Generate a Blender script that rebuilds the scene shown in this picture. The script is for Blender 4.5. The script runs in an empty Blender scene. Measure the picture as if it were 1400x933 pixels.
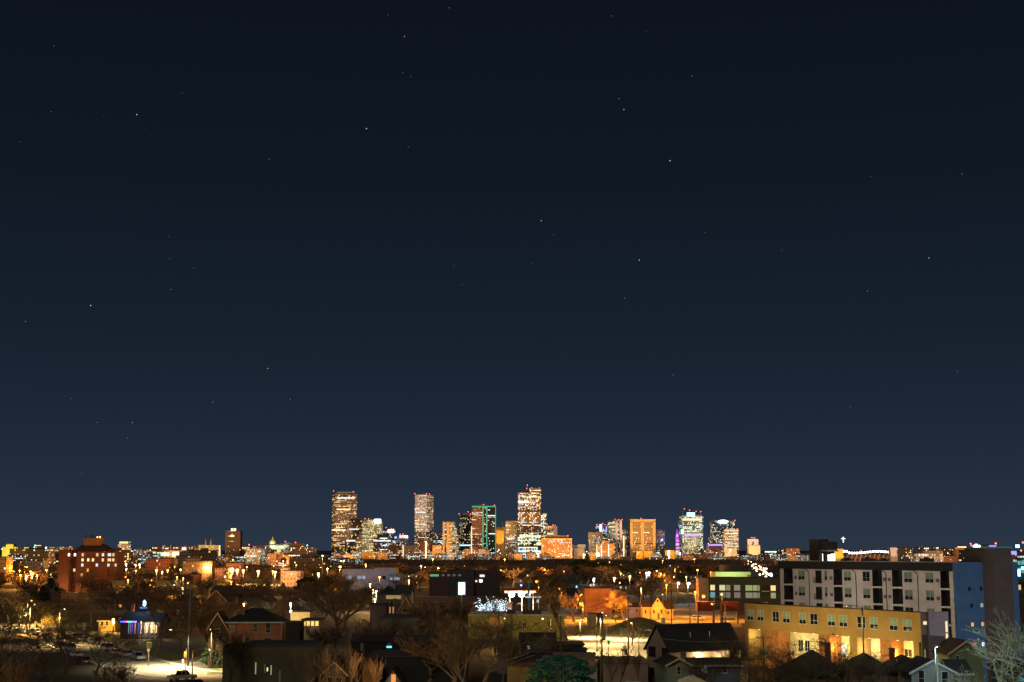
import bpy, math, random
from math import radians as R, sin, cos, pi, atan2, hypot, sqrt
from mathutils import Vector, Matrix
rnd = random.Random(7)
sc = bpy.context.scene
C = sc.collection
# ------------------------------------------------------------------ camera
H = 24.0
FP, CX, CY, HOR = 1944.0, 700.0, 466.5, 752.0
PITCH = math.atan((HOR - CY) / FP)
cd = bpy.data.cameras.new('camera'); cam = bpy.data.objects.new('camera', cd); C.objects.link(cam)
cam.location = (0, 0, H); cam.rotation_euler = (pi/2 + PITCH, 0, 0)
cd.sensor_width = 36; cd.lens = FP / 1400 * 36; cd.clip_start = 1; cd.clip_end = 80000
sc.camera = cam
# ------------------------------------------------------------------ world: moonless city night sky
w = bpy.data.worlds.new('World'); sc.world = w; w.use_nodes = True
nt = w.node_tree; nt.nodes.clear()
def wn(t, **k):
    n = nt.nodes.new(t)
    for a, b in k.items(): setattr(n, a, b)
    return n
out = wn('ShaderNodeOutputWorld'); add = wn('ShaderNodeAddShader')
tc = wn('ShaderNodeTexCoord'); sep = wn('ShaderNodeSeparateXYZ'); ramp = wn('ShaderNodeValToRGB')
nt.links.new(tc.outputs['Generated'], sep.inputs[0]); nt.links.new(sep.outputs['Z'], ramp.inputs[0])
cr = ramp.color_ramp
cr.elements[0].position = 0.0; cr.elements[0].color = (.0235, .0355, .0590, 1)
cr.elements[1].position = 1.0; cr.elements[1].color = (.0030, .0050, .0095, 1)
for p, c in ((.02, (.0190,.0310,.0540)), (.05, (.0145,.0245,.0460)), (.085, (.0108,.0200,.0375)), (.145, (.0075,.0143,.0262)),
             (.25, (.0048,.0088,.0160)), (.37, (.0036,.0062,.0112))):
    e = cr.elements.new(p); e.color = (*c, 1)
bg = wn('ShaderNodeBackground'); bg.inputs[1].default_value = 1.0
nt.links.new(ramp.outputs[0], bg.inputs[0])
sky = wn('ShaderNodeTexSky', sky_type='NISHITA'); sky.sun_disc = False
sky.sun_elevation = R(38); sky.sun_rotation = R(200)
bg2 = wn('ShaderNodeBackground'); bg2.inputs[1].default_value = 0.0002
nt.links.new(sky.outputs[0], bg2.inputs[0])
nt.links.new(bg.outputs[0], add.inputs[0]); nt.links.new(bg2.outputs[0], add.inputs[1]); nt.links.new(add.outputs[0], out.inputs[0])
sd = bpy.data.lights.new('ambient_fill', 'SUN'); sd.energy = 0.45; sd.angle = R(14); sd.color = (1.0, .84, .68)  # added warm fill for the night ambient, not a visible source
so = bpy.data.objects.new('ambient_fill', sd); C.objects.link(so)
so.rotation_euler = (R(52), 0, R(-20))     # from behind the camera on the left, high
sc.view_settings.view_transform = 'Standard'; sc.view_settings.look = 'None'
sc.view_settings.exposure = 0; sc.view_settings.gamma = 1
sc.cycles.max_bounces = 4; sc.cycles.diffuse_bounces = 2; sc.cycles.glossy_bounces = 2
sc.cycles.transmission_bounces = 2; sc.cycles.transparent_max_bounces = 4
sc.cycles.sample_clamp_indirect = 2.0; sc.cycles.sample_clamp_direct = 0.0
sc.cycles.use_denoising = True; sc.cycles.denoiser = 'OPENIMAGEDENOISE'; sc.cycles.denoising_input_passes = 'RGB_ALBEDO_NORMAL'; sc.cycles.use_light_tree = True
# ------------------------------------------------------------------ pixel <-> world
SP, CP = sin(PITCH), cos(PITCH)
def yz(y):
    vz = -(y - CY) / FP
    return CP - SP * vz, SP + CP * vz
def Z(y, d):
    a, b = yz(y); return H + d * b / a
def X(x, d, y=770):
    a, _ = yz(y); return (x - CX) / FP * d / a
def Pt(x, y, d): return Vector((X(x, d, y), d, Z(y, d)))
def D(y):                                   # depth of a ground point seen at row y
    a, b = yz(y); return -H * a / b
def G(x, y):
    d = D(y); return Vector((X(x, d, y), d, 0))
def S(x0, x1, d): return X(x1, d) - X(x0, d)
# ------------------------------------------------------------------ materials
def newmat(name):
    m = bpy.data.materials.new(name); m.use_nodes = True
    t = m.node_tree; b = t.nodes['Principled BSDF']
    return m, t, b
_mc = {}
def mat(name, col, rough=.8, metal=0.0, var=.18, scale=1.5, bump=0.0, spec=.3):
    """plain surface with a little mottling"""
    if name in _mc: return _mc[name]
    m, t, b = newmat(name)
    tx = t.nodes.new('ShaderNodeTexCoord'); n = t.nodes.new('ShaderNodeTexNoise'); n.inputs['Scale'].default_value = scale
    n.inputs['Detail'].default_value = 5
    t.links.new(tx.outputs['Object'], n.inputs['Vector'])
    r = t.nodes.new('ShaderNodeValToRGB'); r.color_ramp.elements[0].position = .3; r.color_ramp.elements[1].position = .7
    r.color_ramp.elements[0].color = (*[c * (1 - var) for c in col], 1); r.color_ramp.elements[1].color = (*[min(1, c * (1 + var)) for c in col], 1)
    t.links.new(n.outputs[0], r.inputs[0]); t.links.new(r.outputs[0], b.inputs['Base Color'])
    b.inputs['Roughness'].default_value = rough; b.inputs['Metallic'].default_value = metal; b.inputs['Specular IOR Level'].default_value = spec
    if bump:
        bp = t.nodes.new('ShaderNodeBump'); bp.inputs['Strength'].default_value = bump; t.links.new(n.outputs[0], bp.inputs['Height']); t.links.new(bp.outputs[0], b.inputs['Normal'])
    _mc[name] = m; return m
def emi(name, col, s, sample=False):
    if name in _mc: return _mc[name]
    m, t, b = newmat(name)
    b.inputs['Base Color'].default_value = (.05, .05, .05, 1)
    b.inputs['Emission Color'].default_value = (*col, 1); b.inputs['Emission Strength'].default_value = s
    if not sample: m.cycles.emission_sampling = 'NONE'
    _mc[name] = m; return m
def brick(name, col, mortar, bw=.22, bh=.075, rough=.85):
    if name in _mc: return _mc[name]
    m, t, b = newmat(name)
    uv = t.nodes.new('ShaderNodeUVMap'); bt = t.nodes.new('ShaderNodeTexBrick')
    t.links.new(uv.outputs[0], bt.inputs['Vector'])
    bt.inputs['Color1'].default_value = (*col, 1); bt.inputs['Color2'].default_value = (*[c * .7 for c in col], 1); bt.inputs['Mortar'].default_value = (*mortar, 1)
    bt.inputs['Scale'].default_value = 1; bt.inputs['Brick Width'].default_value = bw; bt.inputs['Row Height'].default_value = bh; bt.inputs['Mortar Size'].default_value = bh * .12
    n = t.nodes.new('ShaderNodeTexNoise'); n.inputs['Scale'].default_value = .35; n.inputs['Detail'].default_value = 6; t.links.new(uv.outputs[0], n.inputs['Vector'])
    mx = t.nodes.new('ShaderNodeMix'); mx.data_type = 'RGBA'; mx.blend_type = 'MULTIPLY'; mx.inputs[0].default_value = .6
    t.links.new(bt.outputs[0], mx.inputs[6]); t.links.new(n.outputs[0], mx.inputs[7]); 
    g = t.nodes.new('ShaderNodeBrightContrast'); g.inputs[1].default_value = .0
    t.links.new(mx.outputs[2], b.inputs['Base Color']); b.inputs['Roughness'].default_value = rough
    _mc[name] = m; return m
WARM, COOL = (1.0, .60, .20), (.66, .90, 1.0)
def facade(name, wall, glass=(.02,.025,.03), fh=3.9, bw=4.2, ww=.62, wh=.55, dens=.3, rowp=.1, warm=WARM, cool=COOL, cf=.35, st=2.2, run=7, rib=0):
    """wall with a grid of windows: cells are lit at random, some floors lit right along"""
    if name in _mc: return _mc[name]
    bw *= .68; run = int(run * 1.4)
    m, t, b = newmat(name); N, L = t.nodes, t.links
    def mth(op, a, b_=None, c_=None):
        n = N.new('ShaderNodeMath'); n.operation = op
        for i, v in enumerate((a, b_, c_)):
            if v is None: continue
            if isinstance(v, (int, float)): n.inputs[i].default_value = v
            else: L.new(v, n.inputs[i])
        return n.outputs[0]
    uv = N.new('ShaderNodeUVMap'); sp = N.new('ShaderNodeSeparateXYZ'); L.new(uv.outputs[0], sp.inputs[0])
    u = mth('DIVIDE', sp.outputs[0], bw); v = mth('DIVIDE', sp.outputs[1], fh)
    iu, iv = mth('FLOOR', u), mth('FLOOR', v); fu, fv = mth('FRACT', u), mth('FRACT', v)
    seed = (hash_(name) % 1000) * 1.37
    def wnoise(a, b_):
        cb = N.new('ShaderNodeCombineXYZ'); L.new(a, cb.inputs[0]); L.new(b_, cb.inputs[1]); cb.inputs[2].default_value = seed
        w_ = N.new('ShaderNodeTexWhiteNoise'); w_.noise_dimensions = '3D'; L.new(cb.outputs[0], w_.inputs[0]); return w_
    w1 = wnoise(iu, iv); w2 = wnoise(mth('FLOOR', mth('DIVIDE', mth('ADD', iu, mth('MULTIPLY', iv, 3.3)), run)), iv)
    w3 = wnoise(mth('ADD', iu, 91.0), iv)
    rowlit = mth('LESS_THAN', w2.outputs[0], rowp)
    # patchiness: occupied parts of the building
    cbn = N.new('ShaderNodeCombineXYZ'); L.new(iu, cbn.inputs[0]); L.new(iv, cbn.inputs[1]); cbn.inputs[2].default_value = seed
    nz = N.new('ShaderNodeTexNoise'); nz.inputs['Scale'].default_value = .17; L.new(cbn.outputs[0], nz.inputs[0])
    patch = mth('MULTIPLY', mth('SUBTRACT', nz.outputs[0], .30), 3.2)
    thr = mth('ADD', mth('MULTIPLY', dens, patch), mth('MULTIPLY', rowlit, .8))
    lit = mth('LESS_THAN', w1.outputs[0], thr)
    mu = mth('LESS_THAN', mth('ABSOLUTE', mth('SUBTRACT', fu, .5)), ww / 2)
    mv = mth('LESS_THAN', mth('ABSOLUTE', mth('SUBTRACT', fv, .5)), wh / 2)
    mask = mth('MULTIPLY', mu, mv)
    mx = N.new('ShaderNodeMix'); mx.data_type = 'RGBA'; L.new(mask, mx.inputs[0]); mx.inputs[6].default_value = (*wall, 1); mx.inputs[7].default_value = (*glass, 1)
    n2 = N.new('ShaderNodeTexNoise'); n2.inputs['Scale'].default_value = .05; n2.inputs['Detail'].default_value = 4; L.new(uv.outputs[0], n2.inputs[0])
    mm = N.new('ShaderNodeMix'); mm.data_type = 'RGBA'; mm.blend_type = 'MULTIPLY'; mm.inputs[0].default_value = 1.0
    mr = N.new('ShaderNodeMapRange'); mr.inputs[3].default_value = .75; mr.inputs[4].default_value = 1.2; L.new(n2.outputs[0], mr.inputs[0])
    L.new(mx.outputs[2], mm.inputs[6]); L.new(mr.outputs[0], mm.inputs[7]); L.new(mm.outputs[2], b.inputs['Base Color'])
    cm = N.new('ShaderNodeMix'); cm.data_type = 'RGBA'; L.new(mth('LESS_THAN', mth('ADD', mth('MULTIPLY', w3.outputs[0], .6), mth('MULTIPLY', w2.outputs[0], .4)), cf), cm.inputs[0])
    cm.inputs[6].default_value = (*warm, 1); cm.inputs[7].default_value = (*cool, 1)
    L.new(cm.outputs[2], b.inputs['Emission Color'])
    es = mth('MULTIPLY', mth('MULTIPLY', lit, mask), mth('MULTIPLY', mth('ADD', mth('POWER', w3.outputs[0], 2.0), .25), st))
    L.new(es, b.inputs['Emission Strength'])
    b.inputs['Roughness'].default_value = .7; m.cycles.emission_sampling = 'NONE'
    _mc[name] = m; return m
def hash_(s):
    h = 17
    for ch in s: h = (h * 131 + ord(ch)) % 1000003
    return h
# ------------------------------------------------------------------ mesh builder
class MB:
    def __init__(s): s.v, s.f, s.uv, s.mi = [], [], [], []
    def poly(s, pts, uvs=None, mi=0):
        n = len(s.v); s.v += [tuple(p) for p in pts]; s.f.append(tuple(range(n, n + len(pts)))); s.mi.append(mi)
        if uvs is None:
            a, b, c = Vector(pts[0]), Vector(pts[1]), Vector(pts[2]); nn = (b - a).cross(c - a)
            if abs(nn.z) > .7 * nn.length: uvs = [(p[0], p[1]) for p in pts]
            else:
                t = Vector((-nn.y, nn.x, 0)); t = t.normalized() if t.length > 1e-9 else Vector((1, 0, 0))
                uvs = [(Vector(p).dot(t), p[2]) for p in pts]
        s.uv += list(uvs)
    def extrude(s, poly, z0, z1, mi=0, top=None, bottom=False):
        """poly: ccw list of (x, y)"""
        u = 0.0; n = len(poly); zt = z1 if isinstance(z1, (list, tuple)) else [z1] * n
        for i in range(n):
            a, b = poly[i], poly[(i + 1) % n]; l = hypot(b[0] - a[0], b[1] - a[1]); za, zb = zt[i], zt[(i + 1) % n]
            s.poly([(a[0], a[1], z0), (b[0], b[1], z0), (b[0], b[1], zb), (a[0], a[1], za)], [(u, z0), (u + l, z0), (u + l, zb), (u, za)], mi); u += l
        s.poly([(p[0], p[1], z) for p, z in zip(poly, zt)], None, mi if top is None else top)
        if bottom: s.poly([(p[0], p[1], z0) for p in reversed(poly)], None, mi)
        return s
    def box(s, x0, x1, y0, y1, z0, z1, mi=0, top=None, bottom=True):
        return s.extrude([(x0, y0), (x1, y0), (x1, y1), (x0, y1)], z0, z1, mi, top, bottom)
    def prism_y(s, prof, y0, y1, mi=0, capmi=None):
        """prof: (x, z) outline counter-clockwise seen from -y"""
        c = mi if capmi is None else capmi
        s.poly([(p[0], y0, p[1]) for p in prof], None, c); s.poly([(p[0], y1, p[1]) for p in reversed(prof)], None, c)
        for i in range(len(prof)):
            a, b = prof[i], prof[(i + 1) % len(prof)]
            s.poly([(b[0], y0, b[1]), (a[0], y0, a[1]), (a[0], y1, a[1]), (b[0], y1, b[1])], None, mi)
        return s
    def prism_x(s, prof, x0, x1, mi=0, capmi=None):
        """prof: (y, z) outline counter-clockwise seen from +x"""
        c = mi if capmi is None else capmi
        s.poly([(x1, p[0], p[1]) for p in prof], None, c); s.poly([(x0, p[0], p[1]) for p in reversed(prof)], None, c)
        for i in range(len(prof)):
            a, b = prof[i], prof[(i + 1) % len(prof)]
            s.poly([(x1, b[0], b[1]), (x1, a[0], a[1]), (x0, a[0], a[1]), (x0, b[0], b[1])], None, mi)
        return s
    def tube(s, pts, rad, n=6, mi=0, cap=True):
        pts = [Vector(p) for p in pts]; rad = rad if isinstance(rad, (list, tuple)) else [rad] * len(pts)
        rings = []
        for i, p in enumerate(pts):
            d = (pts[min(i + 1, len(pts) - 1)] - pts[max(i - 1, 0)]).normalized()
            a = d.orthogonal().normalized() if abs(d.z) < .99 else Vector((1, 0, 0)); b = d.cross(a).normalized(); a = b.cross(d)
            base = len(s.v)
            for k in range(n):
                t = 2 * pi * k / n; s.v.append(tuple(p + (a * cos(t) + b * sin(t)) * rad[i]))
            rings.append(base)
        for i in range(len(rings) - 1):
            for k in range(n):
                k2 = (k + 1) % n
                s.f.append((rings[i] + k, rings[i] + k2, rings[i + 1] + k2, rings[i + 1] + k)); s.mi.append(mi)
                s.uv += [(k / n, 0), ((k + 1) / n, 0), ((k + 1) / n, 1), (k / n, 1)]
        if cap:
            for r0, rev in ((rings[0], True), (rings[-1], False)):
                f = tuple(range(r0, r0 + n)); s.f.append(f[::-1] if rev else f); s.mi.append(mi); s.uv += [(0, 0)] * n
        return s
    def ball(s, c, r, n=8, m=5, mi=0, sz=1.0, z0=-1.0):
        c = Vector(c); prof = []
        for j in range(m + 1):
            t = -pi / 2 + pi * j / m
            prof.append((cos(t) * r, sin(t) * r * sz))
        return s.lathe(c, prof, n, mi)
    def lathe(s, c, prof, n=12, mi=0):
        c = Vector(c); base = len(s.v)
        for (r, z) in prof:
            for k in range(n):
                t = 2 * pi * k / n; s.v.append((c.x + r * cos(t), c.y + r * sin(t), c.z + z))
        for j in range(len(prof) - 1):
            for k in range(n):
                k2 = (k + 1) % n
                s.f.append((base + j * n + k, base + j * n + k2, base + (j + 1) * n + k2, base + (j + 1) * n + k)); s.mi.append(mi)
                s.uv += [(0, 0)] * 4
        return s
    def mesh(s, name, mats):
        me = bpy.data.meshes.new(name); me.from_pydata(s.v, [], s.f)
        ul = me.uv_layers.new(name='UVMap'); flat = [c for q in s.uv for c in q]; ul.data.foreach_set('uv', flat)
        for m in (mats if isinstance(mats, (list, tuple)) else [mats]): me.materials.append(m)
        me.polygons.foreach_set('material_index', s.mi); me.update(); return me
    def build(s, name, mats, parent=None, smooth=False):
        me = s.mesh(name, mats)
        if smooth: me.polygons.foreach_set('use_smooth', [True] * len(me.polygons))
        return link(name, me, parent)
def link(name, me, parent=None, loc=None, rz=0, scale=None):
    o = bpy.data.objects.new(name, me); C.objects.link(o)
    if parent is not None: o.parent = parent
    if loc is not None: o.location = loc
    if rz: o.rotation_euler = (0, 0, rz)
    if scale is not None: o.scale = scale
    return o
def tag(o, label=None, cat=None, group=None, kind=None):
    if label: o['label'] = label
    if cat: o['category'] = cat
    if group: o['group'] = group
    if kind: o['kind'] = kind
    return o
def thing(name, label, cat, loc=(0, 0, 0), rz=0, group=None):
    o = bpy.data.objects.new(name, None); C.objects.link(o); o.location = loc; o.rotation_euler = (0, 0, rz)
    return tag(o, label, cat, group)
KIDS = {}
def copy_tree(o, loc, rz=0, scale=None, label=None, group=None):
    r = o.copy(); C.objects.link(r); r.location = loc; r.rotation_euler = (0, 0, rz)
    if scale is not None: r.scale = scale
    if label: r['label'] = label
    if group: r['group'] = group
    def kids(src, dst):
        for ch in list(src.children):
            c = ch.copy()
            C.objects.link(c); c.parent = dst; kids(ch, c)
    kids(o, r); return r
# ------------------------------------------------------------------ lights
def lamp_light(parent, loc, col, E, r=8.0, kind='POINT', rad=.12, cone=150, target=None):
    """light giving irradiance E at distance r"""
    l = bpy.data.lights.new('lamp_light', kind); l.color = col
    l.energy = E * 4 * pi * r * r * (1.0 if kind == 'SPOT' and target is not None else 2.6)
    l.shadow_soft_size = rad
    if kind == 'SPOT': l.spot_size = R(cone); l.spot_blend = .5
    o = bpy.data.objects.new('lamp_light', l); C.objects.link(o); o.location = loc
    if parent is not None: o.parent = parent
    if target is not None: o.rotation_euler = (Vector(target) - Vector(loc)).to_track_quat('-Z', 'Y').to_euler()
    return o
def flood(x, d, y, dist, col, E, w_m, z0=5.0, dx=0.0):
    """floodlight standing dist metres in front of a facade, aimed up at it"""
    p = Vector((X(x, d) + dx, d - dist, z0)); t = Vector((X(x, d), d, Z(y, d)))
    r = (t - p).length
    cone = math.degrees(2 * math.atan(w_m / 2 / r)) * 1.25
    return lamp_light(None, p, col, E, r, 'SPOT', .3, min(170, max(8, cone)), t)
SOD, AMB, WHT, CYW = (1.0, .34, .03), (1.0, .52, .12), (1.0, .70, .27), (.70, .92, 1.0)
M_pole = mat('galvanised steel', (.17, .17, .16), .5, .6, .1)
M_wood = mat('weathered pole wood', (.16, .115, .075), .9, 0, .3, 6)
B = {'sodium': emi('sodium bulb', (1, .30, .035), 6), 'amber': emi('amber bulb', (1, .50, .14), 6.5), 'white': emi('white bulb', (1, .82, .5), 6.5), 'cool': emi('cool bulb', (.6, .85, 1), 6.5),
     'red': emi('red beacon', (1, .10, .06), 7), 'green': emi('green signal', (.1, 1, .45), 12), 'blue': emi('blue bulb', (.15, .3, 1), 8)}
BC = {'sodium': SOD, 'amber': AMB, 'white': WHT, 'cool': CYW}
# ------------------------------------------------------------------ ground and roads
def ground_mat():
    m, t, b = newmat('dark winter ground'); N, L = t.nodes, t.links
    tx = N.new('ShaderNodeTexCoord'); n = N.new('ShaderNodeTexNoise'); n.inputs['Scale'].default_value = .02; n.inputs['Detail'].default_value = 9
    L.new(tx.outputs['Object'], n.inputs['Vector'])
    r = N.new('ShaderNodeValToRGB'); r.color_ramp.elements[0].position = .38; r.color_ramp.elements[1].position = .62
    r.color_ramp.elements[0].color = (.030, .025, .017, 1); r.color_ramp.elements[1].color = (.075, .064, .040, 1)
    L.new(n.outputs[0], r.inputs[0]); L.new(r.outputs[0], b.inputs['Base Color']); b.inputs['Roughness'].default_value = .95
    return m
g = MB(); g.poly([(-30000, -200, 0), (30000, -200, 0), (30000, 45000, 0), (-30000, 45000, 0)])
tag(g.build('ground', ground_mat()), kind='structure')
M_asph = mat('asphalt', (.20, .185, .15), .85, 0, .25, .8, .1)
M_conc = mat('pale concrete', (.30, .28, .25), .85, 0, .18, .5)
M_mark = mat('white road paint', (.7, .7, .66), .7)
M_ymark = mat('yellow road paint', (.65, .45, .08), .7)
M_grass = mat('dry lawn', (.075, .095, .03), .95, 0, .35, .9)
def sheet(name, pts, m, z): 
    mb = MB(); mb.poly([(p[0], p[1], z) for p in pts]); return tag(mb.build(name, m), kind='structure')
def strip(name, path, wd, m, z, kerb=True, dash=None):
    path = [Vector((p[0], p[1], 0)) for p in path]; mb = MB(); kb = MB(); L_, R_ = [], []
    for i, p in enumerate(path):
        d = (path[min(i + 1, len(path) - 1)] - path[max(0, i - 1)]).normalized(); nrm = Vector((-d.y, d.x, 0))
        L_.append(p + nrm * wd / 2); R_.append(p - nrm * wd / 2)
    for i in range(len(path) - 1):
        mb.poly([(R_[i].x, R_[i].y, z), (R_[i+1].x, R_[i+1].y, z), (L_[i+1].x, L_[i+1].y, z), (L_[i].x, L_[i].y, z)])
    r = tag(mb.build(name, m), kind='structure')
    if kerb:
        for q in (L_, R_):
            kb = MB(); kb2 = []
            for i in range(len(path) - 1):
                a, b = q[i], q[i+1]; s = 1 if q is L_ else -1; d = (b - a).normalized(); nr = Vector((-d.y, d.x, 0)) * s * 1.5
                pl = [(a.x, a.y), (b.x, b.y), (b.x + nr.x, b.y + nr.y), (a.x + nr.x, a.y + nr.y)]
                if s < 0: pl = pl[::-1]
                kb.extrude(pl[::-1] if False else pl[::1], 0, .13)
            tag(kb.build('pavement', M_conc), kind='structure')
    if dash:
        db = MB(); 
        for i in range(len(path) - 1):
            a, b = path[i], path[i+1]; n = int((b - a).length / 9); d = (b - a).normalized(); nr = Vector((-d.y, d.x, 0)) * .08
            for k in range(n):
                p = a + d * (k * 9 + 2); q = p + d * 3
                db.poly([(p.x - nr.x, p.y - nr.y, z + .005), (q.x - nr.x, q.y - nr.y, z + .005), (q.x + nr.x, q.y + nr.y, z + .005), (p.x + nr.x, p.y + nr.y, z + .005)])
        tag(db.build('road_markings', dash), kind='structure')
    return r
# left street: from the crossing at the bottom up to the far left
LS = [G(350, 931), G(250, 922), G(200, 913), G(150, 897), G(105, 880), G(60, 866), G(10, 853), G(-60, 840)]
strip('road', LS, 13, M_asph, .02, True, M_ymark)
strip('road', [G(175, 960), G(215, 912), G(330, 893)], 9, M_asph, .024, False)
# parking lot in the middle and the sodium-lit street behind it
sheet('added_gravel_sheet', [(X(296, 930), 930), (X(412, 930), 930), (X(415, 1180), 1180), (X(292, 1180), 1180)], mat('pale gravel', (.26, .24, .20), .95, 0, .3, .6), .012)  # pale sheet added so the ground under the lamps glows
sheet('parking_lot', [G(740, 905), G(905, 900), G(885, 869), G(765, 862)], M_conc, .02)
sheet('added_gravel_sheet', [G(765, 856), G(1015, 858), G(1005, 834), G(770, 832)], mat('pale gravel', (.26, .24, .20), .95, 0, .3, .6), .012)  # pale sheet added so this ground glows more under the sodium lamps
strip('road', [G(640, 846), G(770, 846), G(880, 846), G(1000, 849), G(1120, 856)], 14, M_asph, .02, True, M_ymark)
sheet('lawn', [G(775, 866), G(880, 872), G(878, 864), G(775, 859)], M_grass, .03)
sheet('lawn', [G(283, 923), G(335, 922), G(325, 908), G(283, 909)], M_grass, .03)
sheet('lawn', [G(150, 905), G(255, 900), G(215, 886), G(150, 875)], M_grass, .012)
strip('road', [(X(1035, 3200), 3200), (X(1036, 1500), 1500), (X(1040, 700), 700)], 22, M_asph, .02, False)
# ------------------------------------------------------------------ stars
ST = [(187,157,3),(501,176,3),(124,418,3),(853,150,2.4),(916,220,3),(740,302,2.4),(874,356,2.6),(1270,353,2.6),(366,504,2.2),(553,50,2.2),(551,100,1.1),(562,105,1.1),
 (846,135,1.4),(946,104,1.4),(70,153,1.2),(142,160,1),(249,127,1.1),(28,194,1.2),(231,324,1),(265,367,1.1),(234,396,1.2),(35,440,1.4),(97,545,1),(133,578,1.8),(181,578,1.8),
 (174,599,1.2),(291,550,1.5),(397,546,1.2),(614,11,1.3),(836,22,1.2),(884,43,1),(1264,165,1.3),(1315,238,1.3),(1186,398,1.5),(1069,342,1.2),(854,408,1.3),(558,201,1.2),(632,390,1),
 (920,513,1.2),(1163,558,1.2),(1309,508,1.2),(74,63,1.2),(112,647,1),(207,186,1),(530,21,1),(232,354,1.1),(368,218,1),(964,318,1),(1190,242,1),(620,362,1),(757,321,.9),(175,41,.8)]
r2 = random.Random(11)
for i in range(16): ST.append((r2.uniform(5, 1395), r2.uniform(5, 560), r2.uniform(.55, .85)))
mb = MB()
for i, (x, y, s) in enumerate(ST):
    d = 42000; mb.ball(Pt(x, y, d), 6.0 * s, 6, 4, (i * 7 + int(y)) % 3 if s < 2 else (i % 2) * 2)
tag(mb.build('stars', [emi('white star', (.9, .95, 1), .55), emi('blue star', (.45, .75, 1), .42), emi('warm star', (1, .88, .8), .55)]), kind='structure')
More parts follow.
